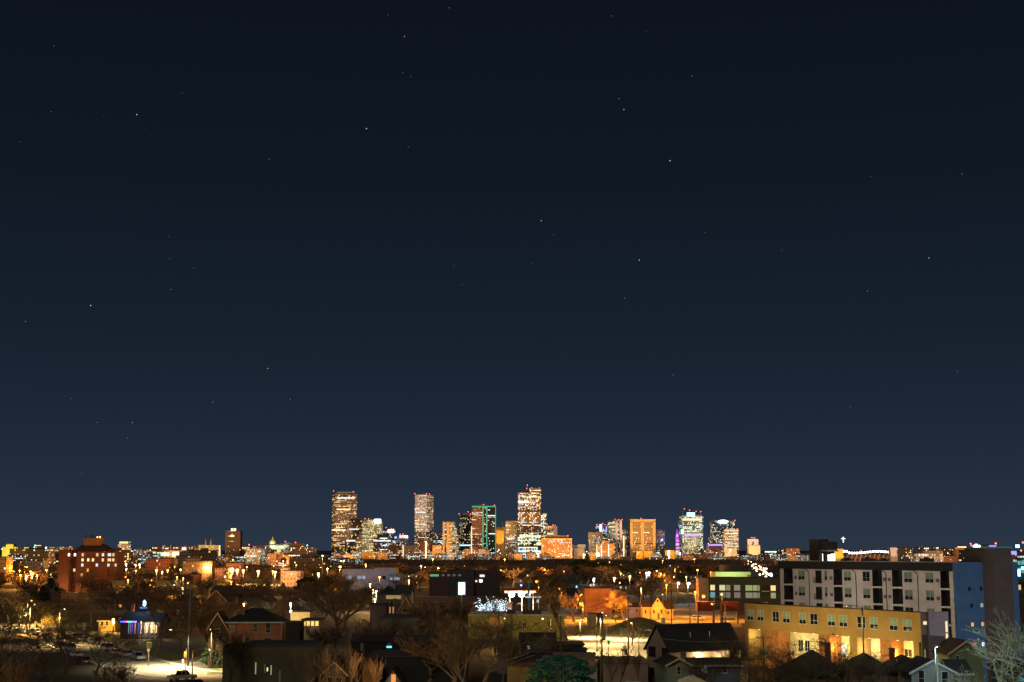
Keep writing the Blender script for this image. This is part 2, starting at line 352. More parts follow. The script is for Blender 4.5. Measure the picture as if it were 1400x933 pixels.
# ------------------------------------------------------------------ downtown towers
M_roof = mat('flat roof felt', (.05, .05, .055), .9)
M_conc2 = mat('roof plant concrete', (.22, .18, .17), .85)
F = {
 'brownA': facade('purple brown granite', (.20,.125,.10), (.05,.035,.02), 4.2, 4.6, .72, .5, .30, .17, (1,.60,.18), (.8,.95,1), .16, 2.6),
 'brownB': facade('dark brown granite', (.15,.09,.075), (.03,.02,.02), 4.0, 4.5, .7, .5, .28, .16, (1,.60,.18), (.8,.95,1), .25, 2.4),
 'pale': facade('pale yellow panels', (.40,.36,.22), (.12,.12,.08), 4.0, 3.8, .8, .55, .42, .35, (1,.74,.26), (.75,.95,1), .25, 1.7),
 'tealdark': facade('dark teal glass', (.035,.05,.055), (.02,.03,.035), 4.0, 4.5, .7, .5, .22, .25, (1,.76,.40), (.7,.95,1), .6, 2.6),
 'rose': facade('pale rose granite', (.36,.27,.235), (.12,.09,.075), 3.9, 3.6, .62, .5, .36, .16, (1,.72,.32), (.95,.97,.95), .5, 2.3),
 'dark': facade('black glass', (.012,.014,.018), (.01,.012,.016), 4.0, 4.4, .6, .42, .30, .05, (1,.72,.28), (.85,.95,1), .45, 2.4),
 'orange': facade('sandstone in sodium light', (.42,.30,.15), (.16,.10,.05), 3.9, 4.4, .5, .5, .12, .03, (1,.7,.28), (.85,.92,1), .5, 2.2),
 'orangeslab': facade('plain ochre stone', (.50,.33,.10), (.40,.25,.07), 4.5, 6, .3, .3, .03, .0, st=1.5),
 'brownstripe': facade('ribbon window brown', (.30,.15,.09), (.07,.035,.025), 4.2, 3.6, .98, .45, .22, .18, (1,.62,.28), (.85,.95,1), .35, 1.9),
 'darkr': facade('dark slate glass', (.02,.022,.026), (.014,.016,.02), 4.3, 4.4, .8, .45, .14, .16, (1,.75,.4), (.6,.95,1), .75, 2.2),
 'gold': facade('golden brown stone', (.40,.29,.13), (.26,.18,.08), 4.0, 3.4, .6, .5, .17, .12, (1,.9,.7), (.9,.95,1), .6, 2.2),
 'tall': facade('republic brown granite', (.26,.14,.09), (.07,.04,.025), 4.1, 3.9, .8, .58, .36, .20, (1,.68,.26), (.8,.97,1), .45, 2.8),
 'tallbright': facade('lower tower glass', (.20,.12,.08), (.06,.04,.03), 4.1, 3.9, .85, .68, .68, .42, (1,.78,.34), (.7,.98,1), .5, 3.0),
 'orangebox': facade('orange lit office', (.45,.25,.10), (.24,.10,.03), 3.8, 3.6, .7, .5, .22, .18, (1,.92,.85), (.85,.92,1), .5, 2.3),
 'cream': facade('cream concrete', (.50,.38,.24), (.12,.10,.07), 3.9, 3.6, .62, .6, .35, .08, (1,.85,.55), (.65,.95,1), .5, 1.6),
 'creamwin': facade('cream with cyan windows', (.40,.33,.22), (.12,.14,.13), 3.9, 3.4, .72, .62, .65, .1, (1,.85,.55), (.60,.92,1), .7, 1.5),
 'bluedark': facade('blue grey glass', (.07,.08,.11), (.03,.04,.06), 4, 4, .7, .5, .25, .08, (1,.72,.28), (.6,.8,1), .7, 2.0),
 'grey': facade('olive grey concrete', (.20,.19,.14), (.06,.07,.06), 4.0, 3.6, .8, .5, .18, .14, (1,.88,.6), (.7,1,.9), .6, 2.0),
 'pink': facade('pale pink concrete', (.46,.35,.29), (.40,.30,.25), 4.4, 6.0, .3, .4, .04, 0, st=1.8),
 'slot': facade('dark slot glazing', (.03,.03,.035), (.02,.02,.02), 4.4, 5.0, .8, .5, .45, 0, (1,.9,.7), (.7,.95,1), .5, 2.0),
 'hotel': facade('sandstone hotel grid', (.42,.27,.13), (.17,.085,.04), 4.2, 3.3, .92, .5, .07, .03, (1,.72,.28), (.85,.92,1), .5, 2.4),
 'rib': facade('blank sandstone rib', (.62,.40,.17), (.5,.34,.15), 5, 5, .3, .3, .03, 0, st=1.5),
 'purple': facade('purple grey panels', (.17,.13,.16), (.06,.05,.07), 4, 3.8, .6, .5, .28, .05, (1,.76,.40), (.6,.7,1), .5, 1.8),
 'greenlit': facade('pale curtain wall', (.16,.17,.14), (.08,.10,.09), 4.0, 3.4, .82, .66, .58, .30, (1,.85,.45), (.62,1,.85), .45, 2.2),
 'creamlit': facade('lit cream curtain wall', (.35,.30,.20), (.2,.17,.11), 3.9, 3.0, .8, .6, .62, .35, (1,.76,.36), (.85,.95,.95), .25, 1.7),
 'greywin': facade('grey curtain wall', (.14,.13,.125), (.04,.04,.045), 4.0, 3.6, .7, .58, .42, .16, (1,.80,.42), (.75,.92,1), .45, 2.2),
 'orwin': facade('amber lit office', (.20,.14,.09), (.06,.04,.03), 4.0, 3.8, .8, .6, .50, .3, (1,.56,.14), (1,.9,.6), .35, 2.2),
 'redbrown': facade('red brown brick block', (.20,.07,.05), (.05,.02,.02), 3.9, 3.8, .7, .5, .36, .14, (1,.78,.5), (.9,.95,1), .35, 2.0),
 'creamrib': facade('cream lit rib', (.55,.42,.26), (.3,.2,.11), 3.7, 3.0, .5, .55, .26, 0, (1,.92,.7), (.8,.9,1), .4, 2.2),
 'low1': facade('low brown brick', (.22,.11,.07), (.05,.03,.02), 3.7, 3.8, .5, .5, .22, .08, (1,.72,.38), (.85,.95,1), .35, 3.0),
 'low2': facade('low tan stone', (.36,.24,.14), (.08,.05,.03), 3.7, 4.0, .5, .5, .25, .10, (1,.62,.24), (.8,.95,1), .4, 3.0),
 'low3': facade('low dark block', (.10,.08,.08), (.03,.03,.03), 3.8, 4.2, .6, .5, .22, .12, (1,.8,.5), (.7,.92,1), .5, 3.0),
 'low4': facade('low amber stone', (.42,.25,.10), (.2,.1,.04), 3.7, 4.0, .5, .5, .18, .04, (1,.62,.24), (.8,.95,1), .4, 2.5),
 'purplelow': facade('purple lit hall', (.30,.16,.30), (.2,.1,.25), 4.5, 4, .6, .6, .4, .1, (1,.4,.8), (.6,.3,1), .5, 2.0),
 'stripw': facade('white glazed stair', (.5,.45,.35), (.5,.45,.35), 3.8, 3.0, .8, .8, .95, .5, (1,.86,.55), (.9,1,.9), .3, 2.6),
}
def poly_fp(x0, x1, xc, d, depth):
    """footprint whose near corner is seen at xc; both faces recede"""
    if xc is None:
        return [(X(x0, d), d), (X(x1, d), d), (X(x1, d), d + depth), (X(x0, d), d + depth)]
    a, c, b = Vector((X(x0, d), 0)), Vector((X(xc, d), 0)), Vector((X(x1, d), 0))
    wl, wr = c.x - a.x, b.x - c.x; t = .42 if wl > wr else 1 / .42
    # left face runs back by wl * t', right face perpendicular
    k = .42 if wl >= wr else 2.4
    L_ = Vector((c.x - wl, d + wl * k)); Rr = Vector((c.x + wr, d + wr / k))
    return [tuple(L_), (c.x, d), tuple(Rr), (L_.x + wr, L_.y + wr / k)]
NT = [0]
def tower(name, label, cat, d, blocks, extras=(), group=None, beacons=()):
    """blocks: (part, x0, x1, xc, ytop, ybot|None, dd, material, depth)"""
    xs = [b[1] for b in blocks] + [b[2] for b in blocks]; cx = X((min(xs) + max(xs)) / 2, d)
    root = thing(name, label, cat, (cx, d, 0), 0, group)
    def loc(p): return (p[0] - cx, p[1] - d)
    for b in blocks:
        part, x0, x1, xc, yt, yb, dd, mt, dep = b
        mb = MB(); fp = [loc(p) for p in poly_fp(x0, x1, xc, d + dd, dep)]
        zt = Z(yt, d + dd) if not isinstance(yt, tuple) else None
        mb.extrude(fp, Z(yb, d + dd) if yb else 0, zt, 0, 1)
        mb.build(part, [F[mt] if isinstance(mt, str) else mt, M_roof], root)
        if yb is None and zt > 60:                                      # parapet
            mb2 = MB()
            for i in range(len(fp)):
                a, c = Vector(fp[i]), Vector(fp[(i+1) % len(fp)]); dv = (c - a).normalized(); nr = Vector((dv.y, -dv.x)) * .25
                mb2.extrude([tuple(a + nr), tuple(c + nr), tuple(c - nr), tuple(a - nr)], zt - .6, zt + 1.6)
            mb2.build('parapet', M_conc2, root)
    for e in extras:                                                    # (part, x0, x1, y0, y1, dd, thickness, material)
        part, x0, x1, y0, y1, dd, th, mt = e
        mb = MB(); mb.box(X(x0, d + dd) - cx, X(x1, d + dd) - cx, dd - th, dd, Z(y1, d + dd), Z(y0, d + dd)); mb.build(part, mt if not isinstance(mt, str) else F[mt], root)
    for (bx, by, *col) in beacons:
        mb = MB(); p = Pt(bx, by, d + 6); mb.ball((p.x - cx, 6, p.z), 1.15, 8, 5); mb.tube([(p.x - cx, 6, p.z - 5), (p.x - cx, 6, p.z - 1)], .3, 5, 1)
        mb.build('beacon', [B[col[0] if col else 'red'], M_pole], root)
    return root
E_ = lambda n, c, s: emi(n, c, s)
e_white = emi('white lit band', (.85, .95, 1), 1.15); e_cyan = emi('cyan sign', (.35, .85, 1), 5); e_green = emi('green neon', (.02, .60, .28), .75)
e_signw = emi('white sign', (.85, .95, 1), 6); e_lav = emi('lavender band', (.35, .32, 1), 1.4); e_orange = emi('orange lit lintel', (1, .50, .12), 1.0)
e_purple = emi('purple light', (.65, .15, 1), 1.6); e_pinkl = emi('pink light', (1, .45, .8), 1.2); e_blue = emi('blue light', (.2, .3, 1), 3); e_cream = emi('cream light', (1, .82, .45), 1.15)
e_arch = emi('bright shop front', (.6, .92, 1), 1.7); e_warmw = emi('warm light', (1, .72, .36), 2.4); e_yell = emi('yellow light', (1, .75, .15), 1.3)
tower('office_tower', 'tall purple brown granite tower with two red roof lights, leftmost of the downtown towers', 'office tower', 4300,
  [('shaft', 451, 485.5, 457, 676, None, 0, 'brownA', 40), ('crown', 454.5, 483.5, 459, 672.3, 676.6, 6, M_conc2, 30)],
  [('lit_band', 459, 484, 680.2, 682, -1, 1.5, e_white), ('lit_band', 459, 478, 696, 697, -1, 1.2, e_warmw), ('lit_band', 456, 472, 716, 717, -1, 1.2, e_cream), ('lit_band', 453, 472, 724, 726, -1, 1.2, e_cream)], None, [(456, 671.6), (483, 672.6)])
tower('office_tower', 'dark brown slab tower standing in front of the leftmost tall tower', 'office tower', 4150,
  [('shaft', 472, 493.5, 480, 709.5, None, 0, 'brownB', 35), ('plant_room', 478.5, 489.5, None, 708, 710, 8, M_conc2, 20)],
  [('lit_band', 477, 490, 723, 724.6, -1, 1.2, e_white), ('lit_band', 473, 485, 738.6, 740.4, -1, 1.2, e_arch)])
tower('office_tower', 'pale yellow office block with a white lit sign on its right roof corner', 'office tower', 4250,
  [('shaft', 489, 512, None, 711, None, 0, 'pale', 40), ('side_block', 510.5, 520.7, None, 713.5, None, -4, 'pale', 44)],
  [('roof_sign', 511, 520, 710, 715.2, -6, 3, e_signw)], None, [(499, 709.3), (504, 709.3)])
tower('office_block', 'low stepped dark block with bands of white lit windows', 'office block', 3950,
  [('base', 510, 534.5, None, 735, None, 0, 'low3', 40), ('upper', 515, 529, None, 731, 735, 5, M_roof, 30)],
  [('lit_band', 510.5, 534, 738.8, 740.4, -.5, 1.5, e_white), ('lit_band', 519, 529, 735.6, 736.8, -.5, 1.5, e_arch), ('lit_band', 524, 531, 745, 746.4, -.5, 1.5, e_arch)])
tower('office_tower', 'dark teal glass tower with a bright white roof sign and red lights', 'office tower', 4350,
  [('shaft', 519, 531, None, 726, None, 4, 'tealdark', 30), ('shaft', 529.5, 540, None, 724, None, 0, 'tealdark', 30)],
  [('roof_sign', 530, 538, 724.4, 728.6, -1, 2, e_signw)], None, [(522, 722), (528, 721.5), (535, 723), (538, 723.4)])
tower('office_tower', 'small tower with a rounded crown of blue, white and yellow lights', 'office tower', 4200,
  [('shaft', 539, 558, 547, 734, None, 0, 'purple', 30), ('crown', 545, 557, None, 731.8, 734, 4, M_conc2, 20)],
  [('crown_light', 545.5, 549, 732, 736, -1, 2, e_blue), ('crown_light', 549, 553, 732, 735.6, -1, 2, e_yell), ('crown_light', 552.5, 557, 732.5, 735.5, -1, 2, e_signw), ('crown_light', 539, 542, 734, 736, -1, 2, e_blue), ('crown_light', 543, 552, 746, 748, -8, 2, e_cyan)], None, [(547, 730.8), (551, 730.5)])
tower('office_block', 'low orange lit block with a flat roof in front of the pale yellow office block', 'office block', 3850,
  [('base', 489, 509, None, 755, None, 0, 'orange', 30)], [], None, [(500, 753.6, 'amber')])
tower('office_block', 'low amber lit twin block left of the small stepped crown tower', 'office block', 3840,
  [('base', 509, 517.5, None, 755, None, 0, 'pale', 30), ('base', 517.5, 528, None, 754, None, 2, 'orangeslab', 30)])
tower('apartment_tower', 'reddish brown mid rise block with a white glowing edge', 'apartment tower', 3900,
  [('base', 529, 551, None, 745, None, 0, 'redbrown', 30), ('base', 551.5, 560, None, 746, None, 4, 'low2', 30)], [('stair_light', 550.2, 551.8, 746, 765, -.5, 1, e_cream)])
tower('office_tower', 'pale rose granite tower standing alone left of centre with many lit floors', 'office tower', 4300,
  [('shaft', 566, 591, 583, 677, None, 0, 'rose', 40), ('crown', 566.4, 590.6, 583, 675.8, 677.2, .8, M_conc2, 38)],
  [('lit_band', 568, 582, 700, 701.2, 3, 1.2, e_white), ('lit_band', 568, 582, 716.4, 717.2, 3, 1.2, e_cream)], None, [(567, 675), (579, 676.8, 'green'), (583, 675.2), (587, 676)])
tower('office_block', 'row of low brown blocks with bright lit corners below the rose tower', 'office block', 3900,
  [('base', 560, 571, None, 746, None, 0, 'low2', 30), ('base', 571, 581, None, 741, None, 6, 'redbrown', 30), ('base', 583, 592, None, 740, None, 3, 'redbrown', 30)],
  [('stair_light', 581.2, 583, 740, 764, 1, 1, e_warmw), ('shop_front', 562, 566, 757, 763, -1, 1, e_arch)])
tower('office_block', 'small dark block with lit top windows left of the sodium lit slab tower', 'office block', 4250,
  [('shaft', 592.5, 606, None, 731, None, 0, 'tealdark', 30)], [], None, [(595, 730)])
tower('office_block', 'bright orange cube of a block at the foot of the sodium lit slab tower', 'office block', 3850,
  [('base', 591, 603.5, None, 746, None, 0, 'orange', 30), ('podium', 603.5, 617, None, 760, None, -6, 'orangeslab', 30)])
tower('hotel_tower', 'slim tower with an orange lit blank slab left and grey windows right', 'hotel tower', 4150,
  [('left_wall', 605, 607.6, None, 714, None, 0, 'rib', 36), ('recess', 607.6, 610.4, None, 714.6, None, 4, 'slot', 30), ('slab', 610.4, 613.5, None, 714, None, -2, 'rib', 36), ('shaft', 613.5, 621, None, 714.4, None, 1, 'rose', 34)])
tower('office_tower', 'narrow stepped cream stone tower fully lit beside the orange slab', 'office tower', 4050,
  [('shaft', 618, 624, None, 722, None, 0, 'creamlit', 22), ('shaft', 620, 622, None, 717, 722, 6, 'creamlit', 10), ('shaft', 624, 626.6, None, 731, None, 1, 'rose', 22)])
tower('office_tower', 'black glass tower with scattered yellow and white windows', 'office tower', 4300,
  [('shaft', 627, 645, 633, 703.5, None, 0, 'dark', 36)], [('lit_band', 628, 644, 745, 746.6, -1, 1, e_arch)], None, [(627.6, 702.6), (640, 700), (643.6, 702.8)])
tower('office_tower', 'brown ribbon window tower outlined in green neon', 'office tower', 4200,
  [('shaft', 645, 660, None, 692, None, 0, 'brownstripe', 40), ('recess', 660, 665.6, None, 692.2, None, 4, 'dark', 36), ('shaft', 665.6, 677.6, None, 692, None, 0, 'darkr', 40), ('roof', 645.5, 665, None, 690.6, 692, 4, M_conc2, 30)],
  [('neon_tube', 645, 677.6, 692.2, 693.6, -1, 1, e_green), ('neon_tube', 659.6, 660.9, 693, 750, -1.2, 1, e_green), ('neon_tube', 664.8, 666.1, 693, 750, -1.2, 1, e_green), ('neon_tube', 677, 677.9, 693, 760, -1.2, 1, e_green), ('lit_edge', 643.9, 645.2, 720, 750, -1, 1, e_cream), ('lit_band', 666.5, 677, 704.6, 706, -1, 1, e_white),('lit_band', 668, 677, 729.6, 730.6, -1, 1, e_arch)], None, [(661, 690), (676, 691), (673, 691.8)])
tower('apartment_tower', 'row of low pinkish apartment blocks with a white glowing edge below the neon tower', 'apartment tower', 3850,
  [('base', 634, 644, None, 751, None, 0, 'low4', 30), ('base', 645.6, 653, None, 748, None, 3, 'redbrown', 30), ('base', 654, 664, None, 751, None, 1, 'pink', 30), ('base', 665, 669, None, 752, None, 1, 'low4', 30)], [('stair_light', 644, 645.5, 750, 765.5, -1, 1, e_cream)])
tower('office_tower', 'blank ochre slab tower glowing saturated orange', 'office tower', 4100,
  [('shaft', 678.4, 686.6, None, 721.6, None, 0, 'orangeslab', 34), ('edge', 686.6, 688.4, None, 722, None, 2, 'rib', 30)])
tower('office_tower', 'thin grey slab with a mast between the orange slab and the golden tower', 'office tower', 4250,
  [('shaft', 688.4, 691.6, None, 721, None, 0, 'pink', 30)], [('mast', 686.7, 687, 713, 722, 2, .8, M_pole)])
tower('office_tower', 'golden brown stone tower with a plain right flank', 'office tower', 4200,
  [('shaft', 691, 707.3, 703, 713.2, None, 0, 'gold', 36), ('plant_room', 696, 702, None, 711.4, 713.4, 12, M_conc2, 18)], [('lit_band', 693, 702.6, 736.6, 737.8, 3, 1, e_cream)], None, [(704, 713), (707, 713.4)])
tower('office_tower', 'tallest brown granite tower at the centre of the skyline with a notched roof', 'office tower', 4250,
  [('shaft', 708.3, 724, None, 674.3, None, 0, 'tall', 42), ('shaft', 724, 739.8, None, 668.2, None, -3, 'tall', 42), ('plant_room', 718.4, 724, None, 669.5, 674.4, 10, M_roof, 20), ('lower_wing', 708, 743.6, None, 728, None, -10, 'tallbright', 30)],
  [('dark_band', 708.2, 739.9, 698, 700, -3.2, .8, M_roof), ('lit_band', 708.3, 725, 685, 688, -.8, 1, e_white), ('lit_band', 714, 739, 679, 680.4, -3.5, 1, e_cream), ('lit_band', 710, 740, 732, 735, -10.5, 1, e_cream), ('dark_band', 708, 743.6, 746, 747.6, -10.4, 1, M_roof),
   ('shop_front', 705.5, 741, 757.2, 762.5, -14, 2, e_arch), ('shop_front', 709, 739, 753, 754.6, -12, 1, e_arch), ('mast', 720.6, 721, 664, 670, 12, .6, M_pole)], None, [(721, 663.4), (720, 668), (727, 667.2), (737.6, 667.6)])
tower('office_tower', 'stack of lit yellow floors behind the right edge of the tallest tower', 'office tower', 4450,
  [('shaft', 739, 747.5, None, 702.4, None, 0, 'tallbright', 24)], [], None, [(748, 717.4)])
tower('office_tower', 'brown tower with a plain pink right flank behind the orange framed office box', 'office tower', 4350,
  [('shaft', 746, 757, None, 719.6, None, 0, 'orwin', 30), ('flank', 757, 762, None, 720, None, 2, 'pink', 28)], [('lit_band', 748, 756.6, 729, 731, -.5, 1, e_cream)], None, [(756, 718), (760.5, 726), (759, 718.6)])
tower('office_block', 'wide office box in a glowing orange stone frame with rows of white windows', 'office block', 3950,
  [('frame', 740.3, 741.8, None, 736.2, None, 0, 'rib', 40), ('office_wall', 741.8, 780.2, None, 737.6, None, 1.5, 'orangebox', 38), ('frame', 780.2, 782.2, None, 736.2, None, 0, 'rib', 40), ('frame', 740.3, 782.2, None, 736.2, 737.6, .2, 'rib', 38), ('plant_room', 745, 777, None, 732.4, 736.3, 14, M_conc2, 18)],
  [('rib', 759, 760, 738, 765, 1.2, 1, 'rib')], None, [(746, 732.8), (776.4, 732.8)])
tower('office_block', 'group of plain grey brown blocks right of the orange framed office box', 'office block', 4000,
  [('base', 784.5, 800, None, 749.6, None, 0, mat('grey brown concrete', (.26,.21,.18), .9), 30), ('upper', 789.6, 801, None, 744.6, None, 10, mat('pale grey concrete', (.30,.31,.31), .9), 30), ('base', 781, 790, None, 746, None, 30, 'pink', 20), ('podium', 783, 794, None, 763, None, -10, 'rib', 8)],
  [('stair_light', 797.2, 798.8, 757, 768, -1, 1, e_warmw)])
tower('apartment_tower', 'cream framed tower with cyan windows and a darker left flank', 'apartment tower', 4050,
  [('flank', 805, 808.6, None, 728.2, None, 0, 'creamrib', 30), ('frame', 808.6, 810.6, None, 728.2, None, -1, 'rib', 32), ('shaft', 810.6, 823, None, 731.6, None, 1, 'creamwin', 30), ('frame', 810.6, 824.4, None, 728.2, 731.6, -.8, 'rib', 32), ('frame', 823, 824.4, None, 731.6, None, -.8, 'rib', 32)])
tower('office_tower', 'blue grey tower with a bright blue white light shaft on its face', 'office tower', 4350,
  [('shaft', 815, 831, 827, 718.6, None, 0, 'bluedark', 30)], [('light_shaft', 820, 823.4, 717, 727, -1, 1.5, emi('blue white light', (.45,.6,1), 2.6)), ('light_shaft', 828.6, 830.4, 720, 727, 4, 1.5, e_lav)], None, [(816, 717.6), (824, 716), (827, 717.8), (830.4, 718.4)])
tower('hotel_tower', 'stepped orange lit hotel with two white glowing window columns', 'hotel tower', 3900,
  [('wing', 814, 822.4, None, 743.4, None, 0, 'orange', 30), ('shaft', 822.4, 833.4, None, 739.2, None, -3, 'hotel', 36), ('wing', 833.4, 840.4, None, 743.4, None, 0, 'orange', 30)],
  [('lit_windows_column', 821.6, 823, 745, 765, -4, 1, e_white), ('lit_windows_column', 831.6, 833, 744.6, 765, -4, 1, e_white), ('lit_windows_column', 815.4, 816.6, 745, 766, -1, 1, e_cream)])
tower('office_tower', 'olive grey tower joined to two pale pink vertical ribs with red roof lights', 'office tower', 4200,
  [('shaft', 832, 842, None, 711.8, None, 0, 'grey', 34), ('rib', 842, 845, None, 711, None, -4, 'pink', 36), ('slot', 845, 847.8, None, 712, None, 0, 'slot', 30), ('rib', 847.8, 851, None, 711, None, -4, 'pink', 36)],
  [('lit_band', 832.6, 841.6, 720, 721.2, -.4, 1, e_cream)], None, [(841, 710.4), (845.6, 710.8), (850.6, 710.6)])
tower('apartment_tower', 'narrow dark tower with cream columns between the ribbed tower and the wide orange tower', 'apartment tower', 4300,
  [('shaft', 851, 861, None, 724.6, None, 0, 'cream', 30), ('edge', 857, 861.4, None, 725, None, -1, 'purple', 28)], [('lit_edge', 852.4, 853.6, 733, 764, -.6, 1, e_warmw), ('sign', 849.8, 851.6, 751, 753.4, -30, 1, e_blue)])
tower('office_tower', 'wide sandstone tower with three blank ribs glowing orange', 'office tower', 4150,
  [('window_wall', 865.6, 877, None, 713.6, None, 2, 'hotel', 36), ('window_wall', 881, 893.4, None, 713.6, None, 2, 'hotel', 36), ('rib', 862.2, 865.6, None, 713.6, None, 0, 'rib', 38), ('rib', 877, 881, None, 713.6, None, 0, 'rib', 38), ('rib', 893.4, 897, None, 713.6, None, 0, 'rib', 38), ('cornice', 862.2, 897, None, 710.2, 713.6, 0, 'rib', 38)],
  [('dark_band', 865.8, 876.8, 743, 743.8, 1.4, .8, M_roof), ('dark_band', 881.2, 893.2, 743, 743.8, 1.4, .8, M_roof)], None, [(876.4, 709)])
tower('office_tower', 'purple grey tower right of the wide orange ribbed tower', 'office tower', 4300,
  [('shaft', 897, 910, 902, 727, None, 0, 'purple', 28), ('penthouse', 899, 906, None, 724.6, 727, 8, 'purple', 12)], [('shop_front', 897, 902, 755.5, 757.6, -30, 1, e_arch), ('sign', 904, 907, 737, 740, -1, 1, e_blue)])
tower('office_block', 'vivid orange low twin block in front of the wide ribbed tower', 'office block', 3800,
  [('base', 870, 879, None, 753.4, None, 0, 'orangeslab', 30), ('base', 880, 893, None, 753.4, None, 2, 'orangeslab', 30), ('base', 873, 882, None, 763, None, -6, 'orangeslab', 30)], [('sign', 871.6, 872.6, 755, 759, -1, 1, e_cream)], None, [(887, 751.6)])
tower('office_block', 'dark beige low block with lit doorways below the wide ribbed tower', 'office block', 3600,
  [('base', 883, 912, None, 762.6, None, 0, 'low3', 30)], [], None, [])
tower('office_block', 'small vivid orange block with a white vertical light stripe', 'office block', 3850,
  [('base', 909.5, 922.5, None, 752.6, None, 0, 'orangeslab', 30)], [('light_stripe', 913.6, 915.6, 753, 770, -.6, 1, e_signw)])
# clock tower; its purple light is put into stone colour and emission
ct = tower('clock_tower', 'slender clock tower lit purple and pink with a pointed top', 'clock tower', 4000,
  [('shaft', 923.6, 929.6, None, 752, None, 0, mat('pale stone', (.45,.42,.36), .8), 12), ('upper_shaft', 924, 929.2, None, 738, 752, .5, mat('purple light tinted stone', (.4,.25,.4), .8), 11)],
  [('purple_light', 924.6, 928.6, 738.5, 741, .4, .6, e_purple), ('pink_light', 924.4, 928.8, 743, 746, .3, .6, e_pinkl), ('purple_light', 924.4, 928.8, 748.4, 750.6, .3, .6, e_purple), ('clock_face', 925.3, 927.9, 731.4, 734, 2, .8, e_pinkl)])
cx0 = ct.location.x; p0 = X(926.6, 4000) - cx0; mb = MB()
mb.lathe((p0, 5, Z(738, 4000)), [(4.4, 0), (4.2, 9), (3.2, 12), (.9, 24), (.2, 30)], 8)
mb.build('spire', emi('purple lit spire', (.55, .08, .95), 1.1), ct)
tower('office_tower', 'bright pale green curtain wall tower with steel roof fins and a cyan white roof sign', 'office tower', 4200,
  [('side_wing', 929.4, 936, None, 712, None, 6, 'bluedark', 30), ('shaft', 934, 961, None, 705.6, None, 0, 'greenlit', 36), ('side_wing', 959, 962.6, None, 706.5, None, 4, 'bluedark', 28), ('front_block', 936, 958, None, 728.4, None, -14, 'creamlit', 30), ('crown', 936, 958, None, 728.2, 730.2, -14.6, mat('peach stone', (.6,.42,.3), .8), 30)],
  [('lit_band', 934.4, 960, 709, 712, -.6, 1, e_cream), ('roof_sign', 940.4, 950.8, 701.2, 706, 0, 2, e_cyan), ('roof_sign', 942, 949.6, 702.4, 705, -2, 1, e_signw), ('lavender_band', 936.6, 956.4, 731, 733.2, -14.8, 1, e_lav), ('lit_band', 932, 935, 724, 730, -1, 1, e_cyan),
   ('roof_fin', 934, 934.7, 697, 706, 0, 2, M_pole), ('roof_fin', 943, 943.5, 698.6, 702, 4, 2, M_pole), ('roof_fin', 951.6, 952.2, 699.6, 706, 4, 2, M_pole), ('roof_fin', 958.6, 959.4, 700, 706, 0, 2, M_pole)], None, [(935.6, 696), (942.8, 698), (951.8, 699.4), (958.2, 699.6), (929.6, 707.6)])
tower('office_block', 'low hall lit purple and pink at the foot of the green lit tower', 'office block', 3900,
  [('base', 930, 951, None, 758, None, 0, 'purplelow', 30)], [('purple_light', 945, 947, 758, 769, -1, 1, e_purple), ('stair_light', 929, 930.6, 756, 769, -1, 1, e_signw)])
tower('office_tower', 'grey curtain wall tower with a glowing oval cyan sign at its top', 'office tower', 4300,
  [('shaft', 974.4, 1006, None, 712.2, None, 0, 'greywin', 36), ('left_wing', 971, 975, None, 732.4, None, -2, 'creamrib', 30)], [], None, [(1005, 711.6)])
ot = C.objects[-1].parent if C.objects[-1].parent else None
dd = 4295; mb = MB(); cxs = X((971 + 1006) / 2, 4300); cz = Z(713.6, dd); ccx = X(989.6, dd) - cxs; ring = []
for k in range(20):
    t = 2 * pi * k / 20; ring.append((ccx + 15.5 * cos(t), cz + 5.6 * sin(t)))
mb.prism_y(ring, -6, -3, 0); mb.build('roof_sign', e_cyan, ot)
mb = MB(); ring = [(ccx + 12.6 * (x - ccx) / 15.5, cz + 3.9 * (z - cz) / 5.6) for x, z in ring]; mb.prism_y(ring, -7, -6.01, 0); mb.build('roof_sign', e_signw, ot)
tower('office_tower', 'amber lit office tower with a peach flat cap and red lights', 'office tower', 4150,
  [('shaft', 991, 1010.6, None, 727, None, 0, 'orwin', 36), ('cap', 991, 1011, None, 724, 727, -1, mat('peach cap stone', (.7,.5,.38), .8), 38)], [('lit_band', 991.4, 1010, 729, 730.4, -.6, 1, e_cream), ('cap_light', 991.5, 1010.5, 725, 726.4, -2.2, 1, emi('peach light', (1,.62,.42), 1.2))], None, [(1008, 723.4), (993, 724)])
tower('office_block', 'red brown block with a blue violet band along its top', 'office block', 4000,
  [('base', 968.4, 989, None, 742.8, None, 0, 'redbrown', 34)], [('violet_band', 969, 988, 744.2, 746.4, -.6, 1, e_lav), ('lit_band', 978, 988, 760, 761.6, -.6, 1, e_white), ('lit_band', 965, 990, 767.6, 769.6, -40, 1, e_warmw)])
tower('apartment_tower', 'cream ribbed mid rise tower in front of the amber lit office tower', 'apartment tower', 3850,
  [('rib', 990, 993, None, 748.4, None, 0, 'creamrib', 30), ('shaft', 993, 1004, None, 750, None, 3, 'creamrib', 28), ('rib', 1004, 1007.6, None, 748.4, None, 0, 'creamrib', 30), ('slot', 997.6, 999.6, None, 751, None, 1.5, 'stripw', 20)])
